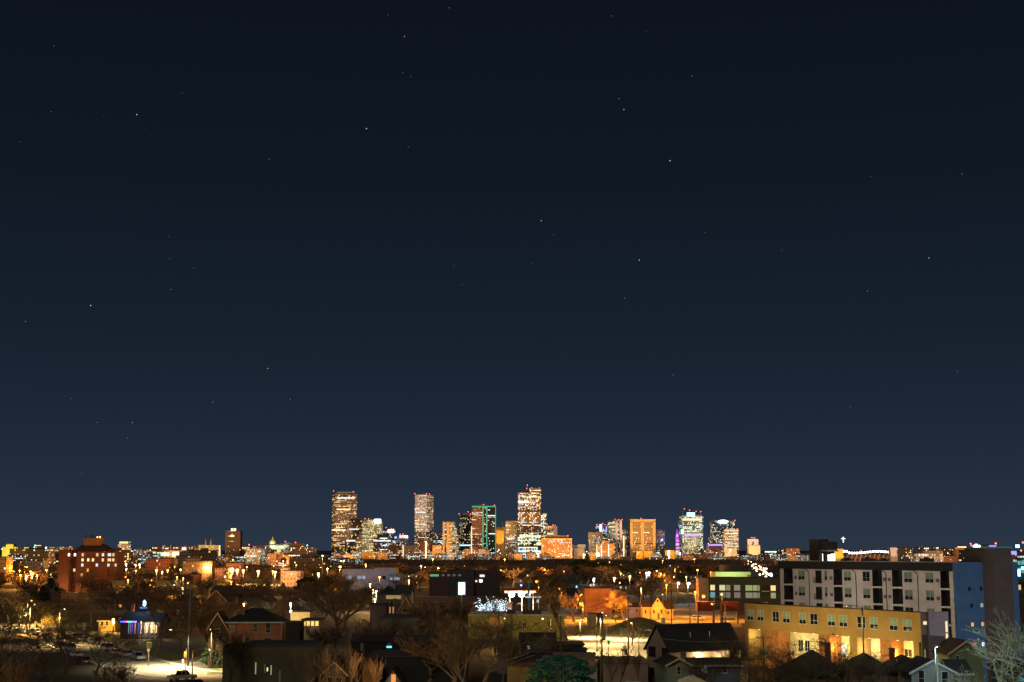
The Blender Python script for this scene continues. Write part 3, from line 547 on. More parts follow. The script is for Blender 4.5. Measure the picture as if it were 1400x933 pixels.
tower('apartment_tower', 'stepped cream concrete tower standing alone right of the downtown cluster', 'apartment tower', 3700,
  [('upper', 1022.6, 1037.6, None, 737.4, None, 0, 'pink', 26), ('upper_slot', 1029, 1031.6, None, 741, None, -1, 'slot', 20), ('lower', 1024, 1039.8, None, 746, None, -6, 'rib', 24), ('crown', 1027, 1034, None, 734.6, 737.4, 6, M_conc2, 10)],
  [('cap_light', 1023, 1037, 737.6, 738.6, -1, 1, emi('soft pink light', (1,.75,.6), .9)), ('sign', 1028, 1031, 759, 765, -8, 1, e_lav), ('stair_light', 1023.5, 1025, 763, 772, -8, 1, e_cream)])
tower('office_block', 'dark glass block with white green lights along its roof', 'office block', 3400,
  [('base', 1045, 1063, None, 754.6, None, 0, 'tealdark', 30)], [('roof_light', 1046, 1062, 754, 755.4, -1, 1, emi('pale green light', (.7,1,.8), 1.8)), ('lit_band', 1054, 1057, 757, 766, -1, 1, emi('pale cyan light', (.5,.85,.9), .8))])
tower('office_block', 'plain pink brown box between the dark glass block and the street lights', 'office block', 3100,
  [('base', 1047, 1056, None, 761.6, None, 0, mat('pink brown brick', (.32,.17,.13), .9), 26)])
tower('office_block', 'brown block in an orange stone frame with rows of white windows', 'office block', 3300,
  [('frame', 1075, 1077, None, 750.2, None, 0, 'low4', 30), ('office_wall', 1077, 1092, None, 752.6, None, 1, 'orangebox', 28), ('frame', 1092, 1094, None, 750.2, None, 0, 'low4', 30), ('frame', 1077, 1092, None, 750.2, 752.6, .2, 'low4', 28)])
tower('apartment_tower', 'narrow beige tower left of the red brown block with the violet band', 'apartment tower', 4100, [('shaft', 962.6, 966, None, 754, None, 0, 'creamrib', 20)])
# ---- left horizon
tower('apartment_tower', 'brown slab tower with two rooftop lanterns standing alone left of the capitol', 'apartment tower', 2700,
  [('left_wall', 307, 311, None, 726, None, 0, mat('brown brick slab', (.24,.13,.09), .9), 20), ('shaft', 311, 319.4, None, 726.4, None, 1.5, facade('olive slab windows', (.20,.15,.06), (.07,.05,.03), 3.2, 3, .7, .5, .22, .16, (1,.7,.3), WARM, .3, 1.8), 18), ('right_wall', 319.4, 327.6, None, 726, None, 0, mat('brown brick slab', (.24,.13,.09), .9), 20), ('lantern', 314.6, 316.8, None, 722.6, 726.4, 5, e_warmw, 5), ('lantern', 318.4, 320.6, None, 722.6, 726.4, 5, e_warmw, 5)],
  [('lit_band', 313.6, 319, 732, 734, 1, .6, e_warmw)])
cap = thing('capitol_building', 'floodlit pale capitol building with a gold dome on the left horizon', 'capitol', (X(375, 3400), 3400, 0))
def cb(x0, x1, y0, y1, dd, th, m, part):
    mb = MB(); mb.box(X(x0, 3400) - cap.location.x, X(x1, 3400) - cap.location.x, dd, dd + th, Z(y1, 3400) if y1 else 0, Z(y0, 3400)); return mb.build(part, m, cap)
M_capst = facade('floodlit granite', (.50,.50,.38), (.2,.2,.14), 5.5, 5.0, .45, .6, .3, .1, (1,.92,.6), (.9,1,.8), .4, 1.6)
cb(366, 395, 745.8, 757.4, 0, 40, M_capst, 'main_block'); cb(371, 390, 744.6, 746, 6, 30, M_capst, 'attic'); cb(362, 397, 757.4, None, -6, 50, M_capst, 'terrace')
cb(363, 376, 755.4, 757, -6.8, .6, emi('terrace light', (.95, 1, .8), 1.6), 'terrace_light')
x0 = X(370.6, 3400) - cap.location.x
mb = MB(); mb.lathe((x0, 15, Z(745.8, 3400)), [(9.2, 0), (9.2, 3), (7.6, 3.2), (7.6, 6.4), (8, 6.6)], 16); mb.build('drum', mat('pale granite drum', (.6,.6,.48), .7), cap, True)
mb = MB(); zb = Z(745.8, 3400) + 6.6; mb.lathe((x0, 15, zb), [(7.6, 0), (7.2, 2.4), (5.8, 5), (3.4, 7), (1.6, 7.8), (1.6, 10.2), (.8, 11), (.2, 14)], 16); mb.build('dome', mat('gold leaf', (.75, .52, .12), .45, .3, .1), cap, True)
flood(375, 3400, 745, 110, (1, 1, .72), 5.0, 60, 3); flood(371, 3400, 742, 60, (1, .95, .7), 3.0, 22, 8)
tower('office_block', 'bright yellow floodlit block with a raised centre at the far left horizon', 'office block', 3300,
  [('centre', 7, 17, None, 744.4, None, 0, mat('yellow stone', (.6,.48,.12), .8), 20), ('wing', 2, 21, None, 748, None, 4, mat('yellow stone', (.6,.48,.12), .8), 20), ('wing', 22, 38.4, None, 748.4, None, 2, mat('yellow stone', (.6,.48,.12), .8), 20)],
  [], None, [(3, 751, 'white'), (13, 751.6, 'white'), (20.6, 750.6, 'white'), (9, 746.4, 'white')])
tower('office_block', 'small white lit block with green roof light on the left horizon', 'office block', 3200, [('base', 46, 63.6, None, 747.8, None, 0, 'greywin', 20)], [('lit_band', 52, 63, 748.4, 749.8, -.5, .6, e_signw), ('lit_band', 48, 55, 745.6, 746.6, 4, .6, e_cream)], None, [(47, 748.6, 'green'), (48, 746, 'white')])
tower('office_block', 'two olive grey lit blocks in a row just left of the red brick apartment tower', 'office block', 3100, [('base', 66, 74.6, None, 748.4, None, 0, 'pale', 20), ('base', 79.6, 95, None, 748.2, None, 2, 'pale', 20)], [], None, [(96, 747.8)])
tower('apartment_tower', 'stepped block with a bright yellow top floor right of the red brick tower', 'apartment tower', 2300,
  [('lower', 156, 177, None, 751, None, 0, 'grey', 20), ('middle', 160, 176, None, 745, 751, 3, 'low3', 14), ('top', 162, 174.6, None, 740.4, 745, 4, 'low3', 12)], [('lit_band', 162.4, 174, 741, 743, 3.6, .6, e_yell), ('wall_light', 163.6, 169.4, 749, 757, -.4, .5, emi('olive light', (.7,.7,.2), .45))], None, [(168.6, 744.4, 'cool'), (177, 747.4, 'white'), (176.6, 752, 'white')])
tower('apartment_block', 'brown flat roofed block behind the white lit school hall', 'apartment block', 2900, [('base', 207.4, 232.6, None, 746.2, None, 0, 'low1', 20)], [('lit_band', 225, 230, 749.4, 751, -.4, .5, e_white)])
tower('apartment_block', 'reddish flat roofed block with clusters of lit windows between hall and yellow green block', 'apartment block', 2850, [('base', 236, 267, None, 747, None, 0, 'low1', 20)], [('lit_windows_cluster', 248, 254, 748.6, 752.4, -.4, .5, e_white)])
tower('school_hall', 'long low hall with tall pale green lit windows on the left horizon', 'hall', 2300, [('base', 198, 248, None, 753.4, None, 0, 'low4', 20)],
  [('tall_window', 214.5 + k * 3.4, 217.2 + k * 3.4, 755.4, 760.6, -.4, .5, emi('pale green window', (.85,1,.75), 1.25)) for k in range(5)] + [('tall_window', 235 + k * 2.8, 237.4 + k * 2.8, 754.8, 761.2, -.4, .5, emi('pale green window', (.85,1,.75), 1.25)) for k in range(4)] + [('tall_window', 207, 212.6, 754.6, 757, -.4, .5, e_cream)])
tower('apartment_block', 'yellow green lit block with a plain brown end wall and yellow windows', 'apartment block', 2400,
  [('base', 270.6, 294, None, 745.4, None, 0, facade('olive yellow panels', (.40,.36,.14), (.06,.06,.05), 3.4, 3.0, .6, .5, .35, .05, (1,.68,.2), (.8,.95,1), .3, 1.8), 20), ('end_wall', 294, 298.4, None, 745.6, None, 1, 'low2', 18)], [('stair_light', 298.8, 300.6, 746, 760, 0, 1, e_cream)])
church = thing('church', 'church with twin pale pointed spires rising behind the yellow green block', 'church', (X(283.5, 2900), 2900, 0))
mb = MB(); mb.box(-16, 16, 0, 30, 0, 22); mb.build('nave', F['low2'], church)
for xx in (280.3, 287.3):
    mb = MB(); q = X(xx, 2900) - church.location.x; mb.box(q - 2.4, q + 2.4, -2, 3, 0, 30); mb.lathe((q, .5, 30), [(2.6, 0), (.15, Z(736.8, 2900) - 30)], 8); mb.build('spire', mat('pale spire stone', (.5,.36,.28), .8), church)
flood(283.5, 2900, 742, 90, AMB, 2.0, 40, 20)
tower('office_block', 'small block with a row of yellow lit roof windows right of the brown slab tower', 'office block', 2800, [('base', 327.6, 342, None, 747, None, 0, 'low3', 20)], [('lit_band', 328.5, 341, 748.6, 750.4, -.4, .5, e_yell)], None, [(329, 745), (340.6, 745)])
tower('apartment_block', 'orange brown apartment block directly left of the capitol', 'apartment block', 3000, [('base', 348, 366, None, 746, None, 0, 'low1', 20)])
tower('office_block', 'olive flat roofed block rising behind the capitol', 'office block', 3700, [('base', 382, 398, None, 742.6, None, 0, 'grey', 20)], [], None, [(390, 740.6)])
tower('office_block', 'broad brown government block right of the capitol', 'office block', 3200, [('base', 397, 431, None, 748.4, None, 0, 'low1', 20), ('upper', 397.6, 415, None, 743.6, None, 24, 'low2', 16)], [], None, [(420, 746, 'green'), (410, 757, 'white'), (404, 742)])
# ---- right horizon
tower('office_block', 'yellow floodlit block behind the apartment roof below the lit cross', 'office block', 2600, [('base', 1141, 1153.4, None, 750.6, None, 0, mat('yellow stone', (.6,.48,.12), .8), 20)], [], None, [(1147.6, 755, 'white')])
tower('office_tower', 'pale beige slab standing alone at the right end of the row of stadium lights', 'office tower', 2600, [('shaft', 1218, 1227, None, 748.8, None, 0, mat('pale beige concrete', (.62,.5,.42), .8), 14)])
tower('hotel_tower', 'broad orange floodlit hotel with a row of roof lights on the right horizon', 'hotel tower', 2500,
  [('shaft', 1310, 1319, None, 748.6, None, 0, 'rib', 18), ('shaft', 1318, 1335, None, 752, None, -6, 'orange', 24), ('wing', 1306, 1311, None, 751, None, 2, 'low2', 12), ('roof_row', 1311, 1322, None, 747.6, 749, 2, e_warmw, 4)], [('roof_light', 1318, 1335, 751.4, 752.6, -6.4, .5, e_warmw)], None, [(1327, 743.6), (1328, 746), (1308, 750)])
tower('office_block', 'grey plain block with a white lit roof sign behind the brick stair tower', 'office block', 1900, [('base', 1341, 1353, None, 743.4, None, 0, mat('plain grey block', (.16,.16,.18), .9), 14)], [('roof_sign', 1331.4, 1341, 745.6, 748.4, 0, .8, e_cyan), ('roof_sign', 1334, 1337.4, 744.2, 746, 0, .8, e_signw), ('roof_sign', 1353.2, 1363, 745.8, 748.6, 0, .8, e_lav)], None, [(1361.4, 743.2)])
tower('office_block', 'glass office with teal and amber lit floors at the right edge of the photo', 'office block', 700,
  [('lower', 1386, 1420, None, 792, None, 0, facade('amber floor glass', (.10,.10,.09), (.05,.06,.05), 4, 2.2, .85, .6, .5, .2, (1,.72,.3), (.3,.9,.9), .4, 1.4), 18), ('upper', 1386, 1420, None, 767, 792, 2, facade('teal floor glass', (.03,.06,.065), (.03,.07,.08), 4, 2.6, .85, .6, .35, .2, (1,.9,.7), (.2,.85,.95), .8, 1.6), 16)],
  [('lit_sign', 1396, 1399, 775, 779, -.4, .3, e_cyan), ('lit_sign', 1389, 1394, 779, 788, -.4, .3, e_cyan), ('floor_slab', 1386, 1420, 796, 798.4, -1, .8, M_roof)])
tower('office_block', 'orange brown block with a blue lit top at the right edge behind the glass office', 'office block', 2000, [('base', 1380, 1392, None, 757, None, 0, 'low4', 14), ('base', 1390, 1412, None, 763, None, -4, 'low1', 14)], [('roof_sign', 1381, 1390.4, 753.6, 758.4, 0, .8, e_lav), ('roof_sign', 1389.6, 1394.6, 745, 749, 4, .8, e_cyan)], None, [(1398.6, 742), (1396, 753)])
# lit cross on a slim mast, stadium roof lights
mb = MB(); p = Pt(1153, 738, 3000); s = 3000 / FP
cr_ = thing('lit_cross', 'white lit cross standing high above the right horizon', 'cross', (p.x, 3000, 0))
mb.box(-.6 * s, .6 * s, 0, 1, p.z - 3.9 * s, p.z + 3.7 * s); mb.box(-2.8 * s, -.61 * s, 0, 1, p.z + .7 * s, p.z + 1.8 * s); mb.box(.61 * s, 2.8 * s, 0, 1, p.z + .7 * s, p.z + 1.8 * s); mb.build('cross', emi('white cross light', (.8, .92, 1), 1.7), cr_)
mb = MB(); mb.tube([(0, .6, 0), (0, .6, p.z - 3.6 * s)], .14, 5); mb.build('mast', mat('dark mast', (.02, .02, .02), .9), cr_)
stt = thing('stadium', 'long stadium stand with orange struts and a rim of white floodlights', 'stadium', (X(1190, 2700), 2700, 0))
ox = stt.location.x
mb = MB(); mb.prism_x([(0, 0), (30, 0), (30, Z(757, 2700)), (0, Z(764, 2700))], X(1150, 2700) - ox, X(1224, 2700) - ox); mb.build('stand', mat('brown stand', (.10, .055, .03), .9), stt)
for k in range(11):
    xx = 1156 + k * 6.2; mb = MB(); a = X(xx, 2700) - ox; mb.tube([(a, -1.5, Z(769, 2700)), (a + 5, -1.5, Z(758, 2700))], 1.2, 5); mb.build('strut', mat('orange strut', (.6,.32,.08), .7), stt)
for k in range(19):
    xx = 1154.6 + k * 3.6; yy = 755.3 + 1.1 * sin(k * .35 + .2) - (1.6 if k < 2 else 0); mb = MB(); q = Pt(xx, yy, 2700); mb.ball((q.x - ox, 4, q.z), 1.9, 6, 4); mb.tube([(q.x - ox, 4, 15), (q.x - ox, 4, q.z)], .3, 4, 1); mb.build('floodlight', [emi('stadium light', (.82, .9, 1), 9), M_pole], stt)
flood(1185, 2700, 762, 60, SOD, 1.2, 70, 8)
# ---- floodlights that wash the downtown facades
W_ = lambda a, b, d=4100: S(a, b, d)
for (xc, d, y, dist, col, E, ww) in [
  (468, 4300, 705, 320, (1,.66,.42), 3.0, 150), (505, 4250, 735, 260, (1,.9,.6), 1.4, 90), (500, 3840, 758, 60, SOD, 5, 80), (521, 3840, 758, 60, AMB, 4, 50),
  (578, 4300, 700, 330, (1,.80,.58), 4.2, 110), (597, 3850, 752, 70, (1,.42,.05), 6, 55), (611, 4150, 725, 260, (1,.55,.15), 4.0, 60), (609, 4150, 750, 80, (1,.5,.1), 5, 36), (621, 4050, 735, 200, (1,.85,.7), 2.2, 40),
  (652, 4200, 715, 260, (1,.55,.3), 1.8, 70), (655, 3850, 756, 80, (1,.55,.25), 3, 80), (683, 4100, 735, 180, (1,.52,.05), 5.5, 34), (698, 4200, 725, 260, (1,.68,.25), 2.4, 60), (724, 4250, 690, 330, (1,.58,.32), 2.6, 110), (758, 4350, 725, 280, (1,.65,.5), 1.4, 60),
  (761, 3950, 750, 130, (1,.50,.12), 6, 120), (790, 4000, 755, 130, (1,.85,.65), 1.6, 70), (813, 4050, 742, 180, (1,.68,.34), 4.0, 55), (827, 3900, 752, 90, (1,.45,.08), 5.5, 70), (846, 4200, 725, 280, (1,.75,.55), 2.6, 50), (836, 4200, 725, 280, (1,.95,.6), 1.4, 40),
  (879, 4150, 725, 330, (1,.58,.18), 4.2, 110), (904, 4300, 735, 200, (.9,.6,1), 1.4, 50), (882, 3800, 760, 70, (1,.40,.03), 7, 70), (916, 3850, 760, 80, (1,.42,.04), 6, 45), (926.6, 4000, 758, 60, (.85,1,.7), 3.2, 20), (948, 4200, 725, 300, (.85,1,.9), 1.6, 90), (941, 3900, 762, 70, (.8,.25,1), 5, 60),
  (990, 4300, 725, 300, (.9,.85,1), 1.0, 100), (1001, 4150, 735, 220, (1,.7,.4), 1.6, 60), (999, 3850, 756, 110, (1,.72,.42), 5, 50), (978, 4000, 755, 120, (1,.5,.35), 1.5, 60), (1031, 3700, 745, 170, (1,.72,.5), 6.5, 50), (1051, 3400, 762, 120, (1,.75,.6), .8, 40), (1084, 3300, 757, 90, SOD, 2.5, 60),
  (15, 3300, 747, 60, (1,.92,.25), 5.0, 80), (70, 3100, 750, 80, AMB, 1.4, 80), (317, 2700, 740, 120, (1,.55,.25), 1.3, 60), (167, 2300, 746, 60, AMB, 1.2, 60), (284, 2400, 750, 70, (1,.9,.35), 2.0, 50), (415, 3200, 752, 100, (1,.5,.2), 1.3, 90), (1147, 2600, 752, 50, (1,.85,.15), 2.4, 30), (1222, 2600, 753, 80, (1,.78,.66), 2.0, 20),
  (1318, 2500, 750, 90, (1,.48,.12), 4, 60), (220, 2300, 756, 60, SOD, 1.5, 90), (355, 3000, 750, 80, SOD, 1.3, 80), (390, 3700, 745, 100, AMB, 1.2, 40)]:
    flood(xc, d, y, dist, col, E * 1.05, ww)
# ------------------------------------------------------------------ trees
M_bark = mat('grey brown bark', (.15, .11, .075), .95, 0, .35, 3)
M_twig = mat('brown winter twigs', (.13, .085, .05), .95, 0, .3, .6)
M_bark2 = mat('pale lit bark', (.34, .36, .26), .95, 0, .35, 3)  # lightened so the bark looks lit, light put into the colour
M_bdark = mat('dark silhouette bark', (.045, .035, .028), .95, 0, .3, 3)  # near black for trees seen as silhouettes, shade put into the colour
M_leaf = mat('evergreen needles', (.028, .055, .022), .9, 0, .4, .5)
def skel(rng, h, r0, kids, spread=.6, up=.25, lenf=.62, trunk=.32, wob=.12, rmin=.012, lean=0):
    """recursive bare tree: list of (points, radii, level)"""
    out = []
    def br(p, d, L, r, lv):
        n = 4 if lv <= 1 else (3 if lv == 2 else 2); pts, rad = [p], [r]; q = p
        dd = d.copy()
        for i in range(n):
            dd = (dd + Vector((rng.gauss(0, wob), rng.gauss(0, wob), rng.gauss(0, wob * .6) + up * (.25 if lv else .1)))).normalized()
            q = q + dd * (L / n); pts.append(q); rad.append(max(rmin, r * (1 - .55 * (i + 1) / n)))
        out.append((pts, rad, lv))
        if lv >= len(kids): return
        k = kids[lv]
        for j in range(k):
            t = (.55 + .45 * (j + 1) / k) if lv == 0 else (.25 + .75 * (j + 1) / k)
            i = min(n - 1, int(t * n)); f = t * n - i; a = pts[i].lerp(pts[i + 1], min(1, f))
            az = rng.uniform(0, 2 * pi) if lv else 2 * pi * (j + rng.uniform(-.2, .2)) / k * 1.618 * 1.0
            side = Vector((cos(az), sin(az), rng.uniform(-.1, .5)))
            side = (side - dd * side.dot(dd) * .7).normalized(); sp = spread * rng.uniform(.7, 1.25)
            nd = (dd * (1 - sp * .55) + side * sp + Vector((0, 0, up * .3))).normalized()
            br(a, nd, L * lenf * rng.uniform(.75, 1.15) * (1.75 if lv == 0 else 1), max(rmin, rad[i] * (.62 if lv else .6)), lv + 1)
    br(Vector((0, 0, 0)), Vector((lean, 0, 1)).normalized(), h * trunk, r0, 0)
    zm = max(p.z for s in out for p in s[0]); k = h / zm
    return [([p * k for p in s[0]], s[1], s[2]) for s in out]
def wood(segs, lv0, lv1, name, m):
    V, Fc = [], []
    for pts, rad, lv in segs:
        if not (lv0 <= lv <= lv1): continue
        n = 7 if lv == 0 else (5 if lv == 1 else 3); pr = None
        for i, p in enumerate(pts):
            d = (pts[min(i + 1, len(pts) - 1)] - pts[max(i - 1, 0)])
            a = Vector((d.y, -d.x, 0)) if abs(d.x) + abs(d.y) > 1e-6 else Vector((1, 0, 0)); a.normalize(); b = d.cross(a).normalized()
            base = len(V)
            for k in range(n):
                t = 2 * pi * k / n; o = p + (a * cos(t) + b * sin(t)) * rad[i]; V.append((o.x, o.y, o.z))
            if pr is not None:
                for k in range(n): Fc.append((pr + k, pr + (k + 1) % n, base + (k + 1) % n, base + k))
            pr = base
    me = bpy.data.meshes.new(name); me.from_pydata(V, [], Fc); me.materials.append(m); me.update(); return me
def proto(seed, h, r0, kids, m1=None, m2=None, **k):
    s = skel(random.Random(seed), h, r0, kids, **k)
    return wood(s, 0, 1, 'trunk', m1 or M_bark), wood(s, 2, 9, 'crown', m2 or M_twig), h
NEAR = [proto(1, 12, .34, (5,5,5,4,4), spread=.62, rmin=.014), proto(2, 12, .30, (4,5,5,5,4), spread=.72, up=.15, rmin=.014),
        proto(3, 12, .26, (6,5,5,4,3), spread=.42, up=.4, rmin=.013, trunk=.22), proto(4, 12, .36, (5,5,5,4,4), spread=.8, up=.1, rmin=.013, trunk=.28)]
MID = [proto(11, 11, .3, (5,5,5,4), spread=.65, rmin=.04), proto(12, 11, .28, (6,5,4,4), spread=.5, up=.35, rmin=.04), proto(13, 11, .32, (5,5,5,4), spread=.8, up=.12, rmin=.04)]
FAR = [proto(21, 11, .35, (6,6,7), spread=.68, rmin=.10), proto(22, 11, .35, (6,6,7), spread=.52, up=.35, rmin=.10), proto(23, 11, .35, (7,6,7), spread=.82, up=.1, rmin=.10)]
SHR = [proto(31, 5, .09, (6,5,4), spread=.45, up=.45, rmin=.016, trunk=.12), proto(32, 5, .09, (6,5,4), spread=.55, up=.35, rmin=.016, trunk=.1)]
SPARSE = proto(61, 12, .42, (4,5,4,4,3), m1=M_bark2, m2=M_bark2, spread=.7, up=.15, rmin=.016)
BIGT = proto(55, 12, .46, (4,5,5,5,4), m1=M_bdark, m2=M_bdark, spread=.68, up=.2, rmin=.016, trunk=.36)
def recol(pr, m1, m2):
    a, b = pr[0].copy(), pr[1].copy(); a.materials[0] = m1; b.materials[0] = m2; return a, b, pr[2]
def tree(pr, loc, h, label, rz=None, sx=1.0, group=None, cat='tree', name='bare_tree', whole=False):
    k = h / pr[2]; t = thing(name, label, cat, (loc[0], loc[1], 0), rnd.uniform(0, 6.28) if rz is None else rz, group)
    t.scale = (k * sx, k * sx, k)
    link('trunk', pr[0], t); link('crown', pr[1], t); return t
def ptree(pr, x, yb, yt, label, d=None, sx=1.0, rz=None, **k):
    d = d or D(yb); tree(pr, (X(x, d), d), Z(yt, d), label, rz, sx, **k)
# evergreens: cone-like masses of short drooping sprays
def ever_mesh(seed, h=10, broad=False, n=2600):
    r_ = random.Random(seed); V, Fc = [], []
    for i in range(n):
        t = r_.random() ** .7; 
        if broad:
            z = h * (.12 + .88 * r_.random()); rr = h * .42 * sqrt(max(.02, 1 - ((z / h - .5) / .52) ** 2)) * (.55 + .45 * r_.random() ** .4); rr *= 1 + .22 * sin(3 * z + 2.1 * r_.random())
        else:
            z = h * (.08 + .9 * (1 - t)); rr = (h - z) * .30 * (.35 + .65 * r_.random() ** .5) * (1 + .25 * sin(z * 5))
        az = r_.uniform(0, 2 * pi); c = Vector((rr * cos(az), rr * sin(az), z)); s = h * (.030 if broad else .045) * r_.uniform(.6, 1.4)
        o = Vector((cos(az + r_.gauss(0, .5)), sin(az + r_.gauss(0, .5)), r_.gauss(-.1, .5))); q = o.orthogonal().normalized(); q.rotate(Matrix.Rotation(r_.uniform(0, 6.3), 3, o.normalized()))
        b = len(V); V += [tuple(c - q * s * .5), tuple(c + o * s * 1.6), tuple(c + q * s * .5)]; Fc.append((b, b + 1, b + 2))
    me = bpy.data.meshes.new('crown'); me.from_pydata(V, [], Fc); me.materials.append(M_leaf)
    tb = MB(); tb.tube([(0, 0, 0), (0, 0, h * .85)], [h * .022, h * .006], 6); tm = tb.mesh('trunk', M_bdark)
    return tm, me, h
EVER = [ever_mesh(41), ever_mesh(42), ever_mesh(43, 10, True, 5200), ever_mesh(44, 10, True, 3000)]
# ------------------------------------------------------------------ street lamps, poles, wires
def street_lamp(loc, h, key, label, E=3.0, arm=(1.8, 0), kind='POINT', group=None, rad=.22, light=True, head=True, thick=.09, cone=150):
    t = thing('street_lamp', label, 'street lamp', (loc[0], loc[1], 0), 0, group); ax, ay = arm
    mb = MB(); mb.tube([(0, 0, 0), (0, 0, h * .5), (0, 0, h)], [thick * 1.3, thick, thick * .8], 8); mb.build('pole', M_pole, t, True)
    e = Vector((ax, ay, h + .15))
    if hypot(ax, ay) > .3:
        mb = MB(); mb.tube([(0, 0, h - .3), (ax * .4, ay * .4, h + .1), tuple(e)], .05, 6); mb.build('arm', M_pole, t)
    mb = MB(); mb.box(e.x - .3, e.x + .3, e.y - .18, e.y + .18, e.z - .05, e.z + .12); hd = mb.build('lamp_head', M_pole, t)
    mb = MB(); mb.ball((e.x, e.y, e.z - .05 - rad * .6), rad, 10, 6, sz=.8); mb.build('bulb', B[key], hd, True)
    if light: lamp_light(t, (e.x, e.y, e.z - .1 - rad * 2), BC[key], E, 8.0, kind, .1, cone)
    return t
def plamp(x, y, d, key, label, E=3.0, **k):
    h = Z(y, d); return street_lamp((X(x, d) - k.get('arm', (1.8, 0))[0], d - k.get('arm', (1.8, 0))[1]), h, key, label, E, **k)
def utility_pole(x, yb, yt, label, d=None, arms=1, trans=0, m=None, r=.15, armw=1.2, dirx=1.0):
    d = d or D(yb); h = Z(yt, d); t = thing('utility_pole', label, 'utility pole', (X(x, d), d, 0))
    mb = MB(); mb.tube([(0, 0, 0), (0, 0, h)], [r * 1.15, r * .8], 8); mb.build('pole', m or M_wood, t, True)
    for k in range(arms):
        mb = MB(); z = h - .5 - 1.1 * k; mb.box(-armw * dirx, armw * dirx, -.2, -.08, z, z + .12); c = mb.build('crossarm', m or M_wood, t)
        for q in (-.9, -.45, .45, .9):
            mb = MB(); mb.lathe((q * armw, -.14, z + .12), [(.03, 0), (.06, .05), (.03, .14), (0.01, .18)], 6); mb.build('insulator', mat('glazed ceramic', (.3,.3,.3), .3), c)
    for k in range(trans):
        mb = MB(); q = (-1 if k % 2 else 1) * .42; mb.lathe((q, -.1, h - 3.2), [(.02, 0), (.26, .02), (.26, .8), (.1, .9), (.05, 1.05)], 10); mb.build('transformer', mat('painted transformer can', (.16,.22,.26), .5, .3), t, True)
    return Vector((X(x, d), d, h))
def wire(a, b, sag, label, r=.03, n=14, group='power lines strung between the poles'):
    a, b = Vector(a), Vector(b); pts = []
    for i in range(n + 1):
        t = i / n; p = a.lerp(b, t); p.z -= sag * 4 * t * (1 - t); pts.append(p - a)
    mb = MB(); mb.tube(pts, r, 4); o = mb.build('power_line', mat('pale cable', (.24,.22,.2), .6)); o.location = a
    tag(o, label, 'power line', group); return o
# ------------------------------------------------------------------ houses
M_shing = mat('dark asphalt shingles', (.024, .025, .030), .9, 0, .3, 2.5, .1)
M_shing2 = mat('charcoal teal shingles', (.04, .055, .06), .9, 0, .3, 2.5, .1)
M_shing3 = mat('brown shingles', (.055, .038, .03), .9, 0, .3, 2.5, .1)
M_trimw = mat('white painted trim', (.62, .62, .60), .6, 0, .1)
M_trimo = mat('cream painted trim', (.62, .45, .26), .6, 0, .1)
M_glass = mat('dark window glass', (.015, .020, .022), .12, 0, .05, 1, 0, .6)
M_blind = mat('pale green blinds', (.28, .40, .26), .8, 0, .2, 1.2)
M_lwarm = emi('lit window', (1, .70, .32), 1.5); M_lyel = emi('yellow lit window', (1, .80, .38), 1.0); M_lcool = emi('cool lit window', (.7, .95, 1), 1.1); M_lcyan = emi('cyan lit window', (.05, .45, .6), .8); M_lor = emi('orange lit window', (1, .40, .06), 1.3)
M_lgrn = emi('green curtain window', (.42, .62, .26), .55); M_lwht = emi('bright white window', (1, .93, .78), 2.0); M_lcream = emi('cream lit window', (.9, .85, .5), .75)
def frame(side, w, l):
    """local basis for a wall: origin, u direction, outward normal"""
    return {'f': (Vector((0, 0, 0)), Vector((1, 0, 0)), Vector((0, -1, 0))), 'l': (Vector((0, l, 0)), Vector((0, -1, 0)), Vector((-1, 0, 0))), 'r': (Vector((w, 0, 0)), Vector((0, 1, 0)), Vector((1, 0, 0))), 'b': (Vector((w, l, 0)), Vector((-1, 0, 0)), Vector((0, 1, 0)))}[side]
def obox(mb, o, u, n, u0, u1, z0, z1, n0, n1, mi=0):
    pts = [o + u * a + n * b for a, b in ((u0, n1), (u1, n1), (u1, n0), (u0, n0))]
    mb.extrude([(p.x, p.y) for p in pts], z0 + o.z, z1 + o.z, mi, None, True)
def window(root, fr, u, z, ww, hh, pane=None, trim=None, mull=1, rail=True, t=.07, proud=.06, sash=None, name='window', ac=False):
    o, ud, n = fr; trim = trim or M_trimw; mb = MB()
    for (a, b, c, d) in ((u - t, u + ww + t, z - t, z), (u - t, u + ww + t, z + hh, z + hh + t), (u - t, u, z, z + hh), (u + ww, u + ww + t, z, z + hh)): obox(mb, o, ud, n, a, b, c, d, 0.002, proud)
    for k in range(mull): q = u + ww * (k + 1) / (mull + 1); obox(mb, o, ud, n, q - t * .5, q + t * .5, z, z + hh, 0.002, proud * .8)
    if rail: obox(mb, o, ud, n, u, u + ww, z + hh * .36, z + hh * .36 + t * .6, 0.002, proud * .7)
    w_ = mb.build(name, trim, root)
    mb = MB(); obox(mb, o, ud, n, u + .001, u + ww - .001, z + .001, z + hh - .001, .004, .02); 
    if sash: mb = MB(); obox(mb, o, ud, n, u + .001, u + ww - .001, z + hh * .36, z + hh - .001, .004, .02); mb.build('blind', sash, w_); mb = MB(); obox(mb, o, ud, n, u + .001, u + ww - .001, z + .001, z + hh * .36, .004, .02)
    mb.build('pane', pane or M_glass, w_)
    mb = MB(); obox(mb, o, ud, n, u - t * 1.5, u + ww + t * 1.5, z - t * 2, z - t - .002, 0.002, proud * 2); mb.build('sill', trim, w_)
    if ac: mb = MB(); obox(mb, o, ud, n, u + ww * .55, u + ww * .92, z + .03, z + .38, .03, .3); mb.build('air_conditioner', mat('grey metal grille', (.3,.3,.28), .6), w_)
    return w_
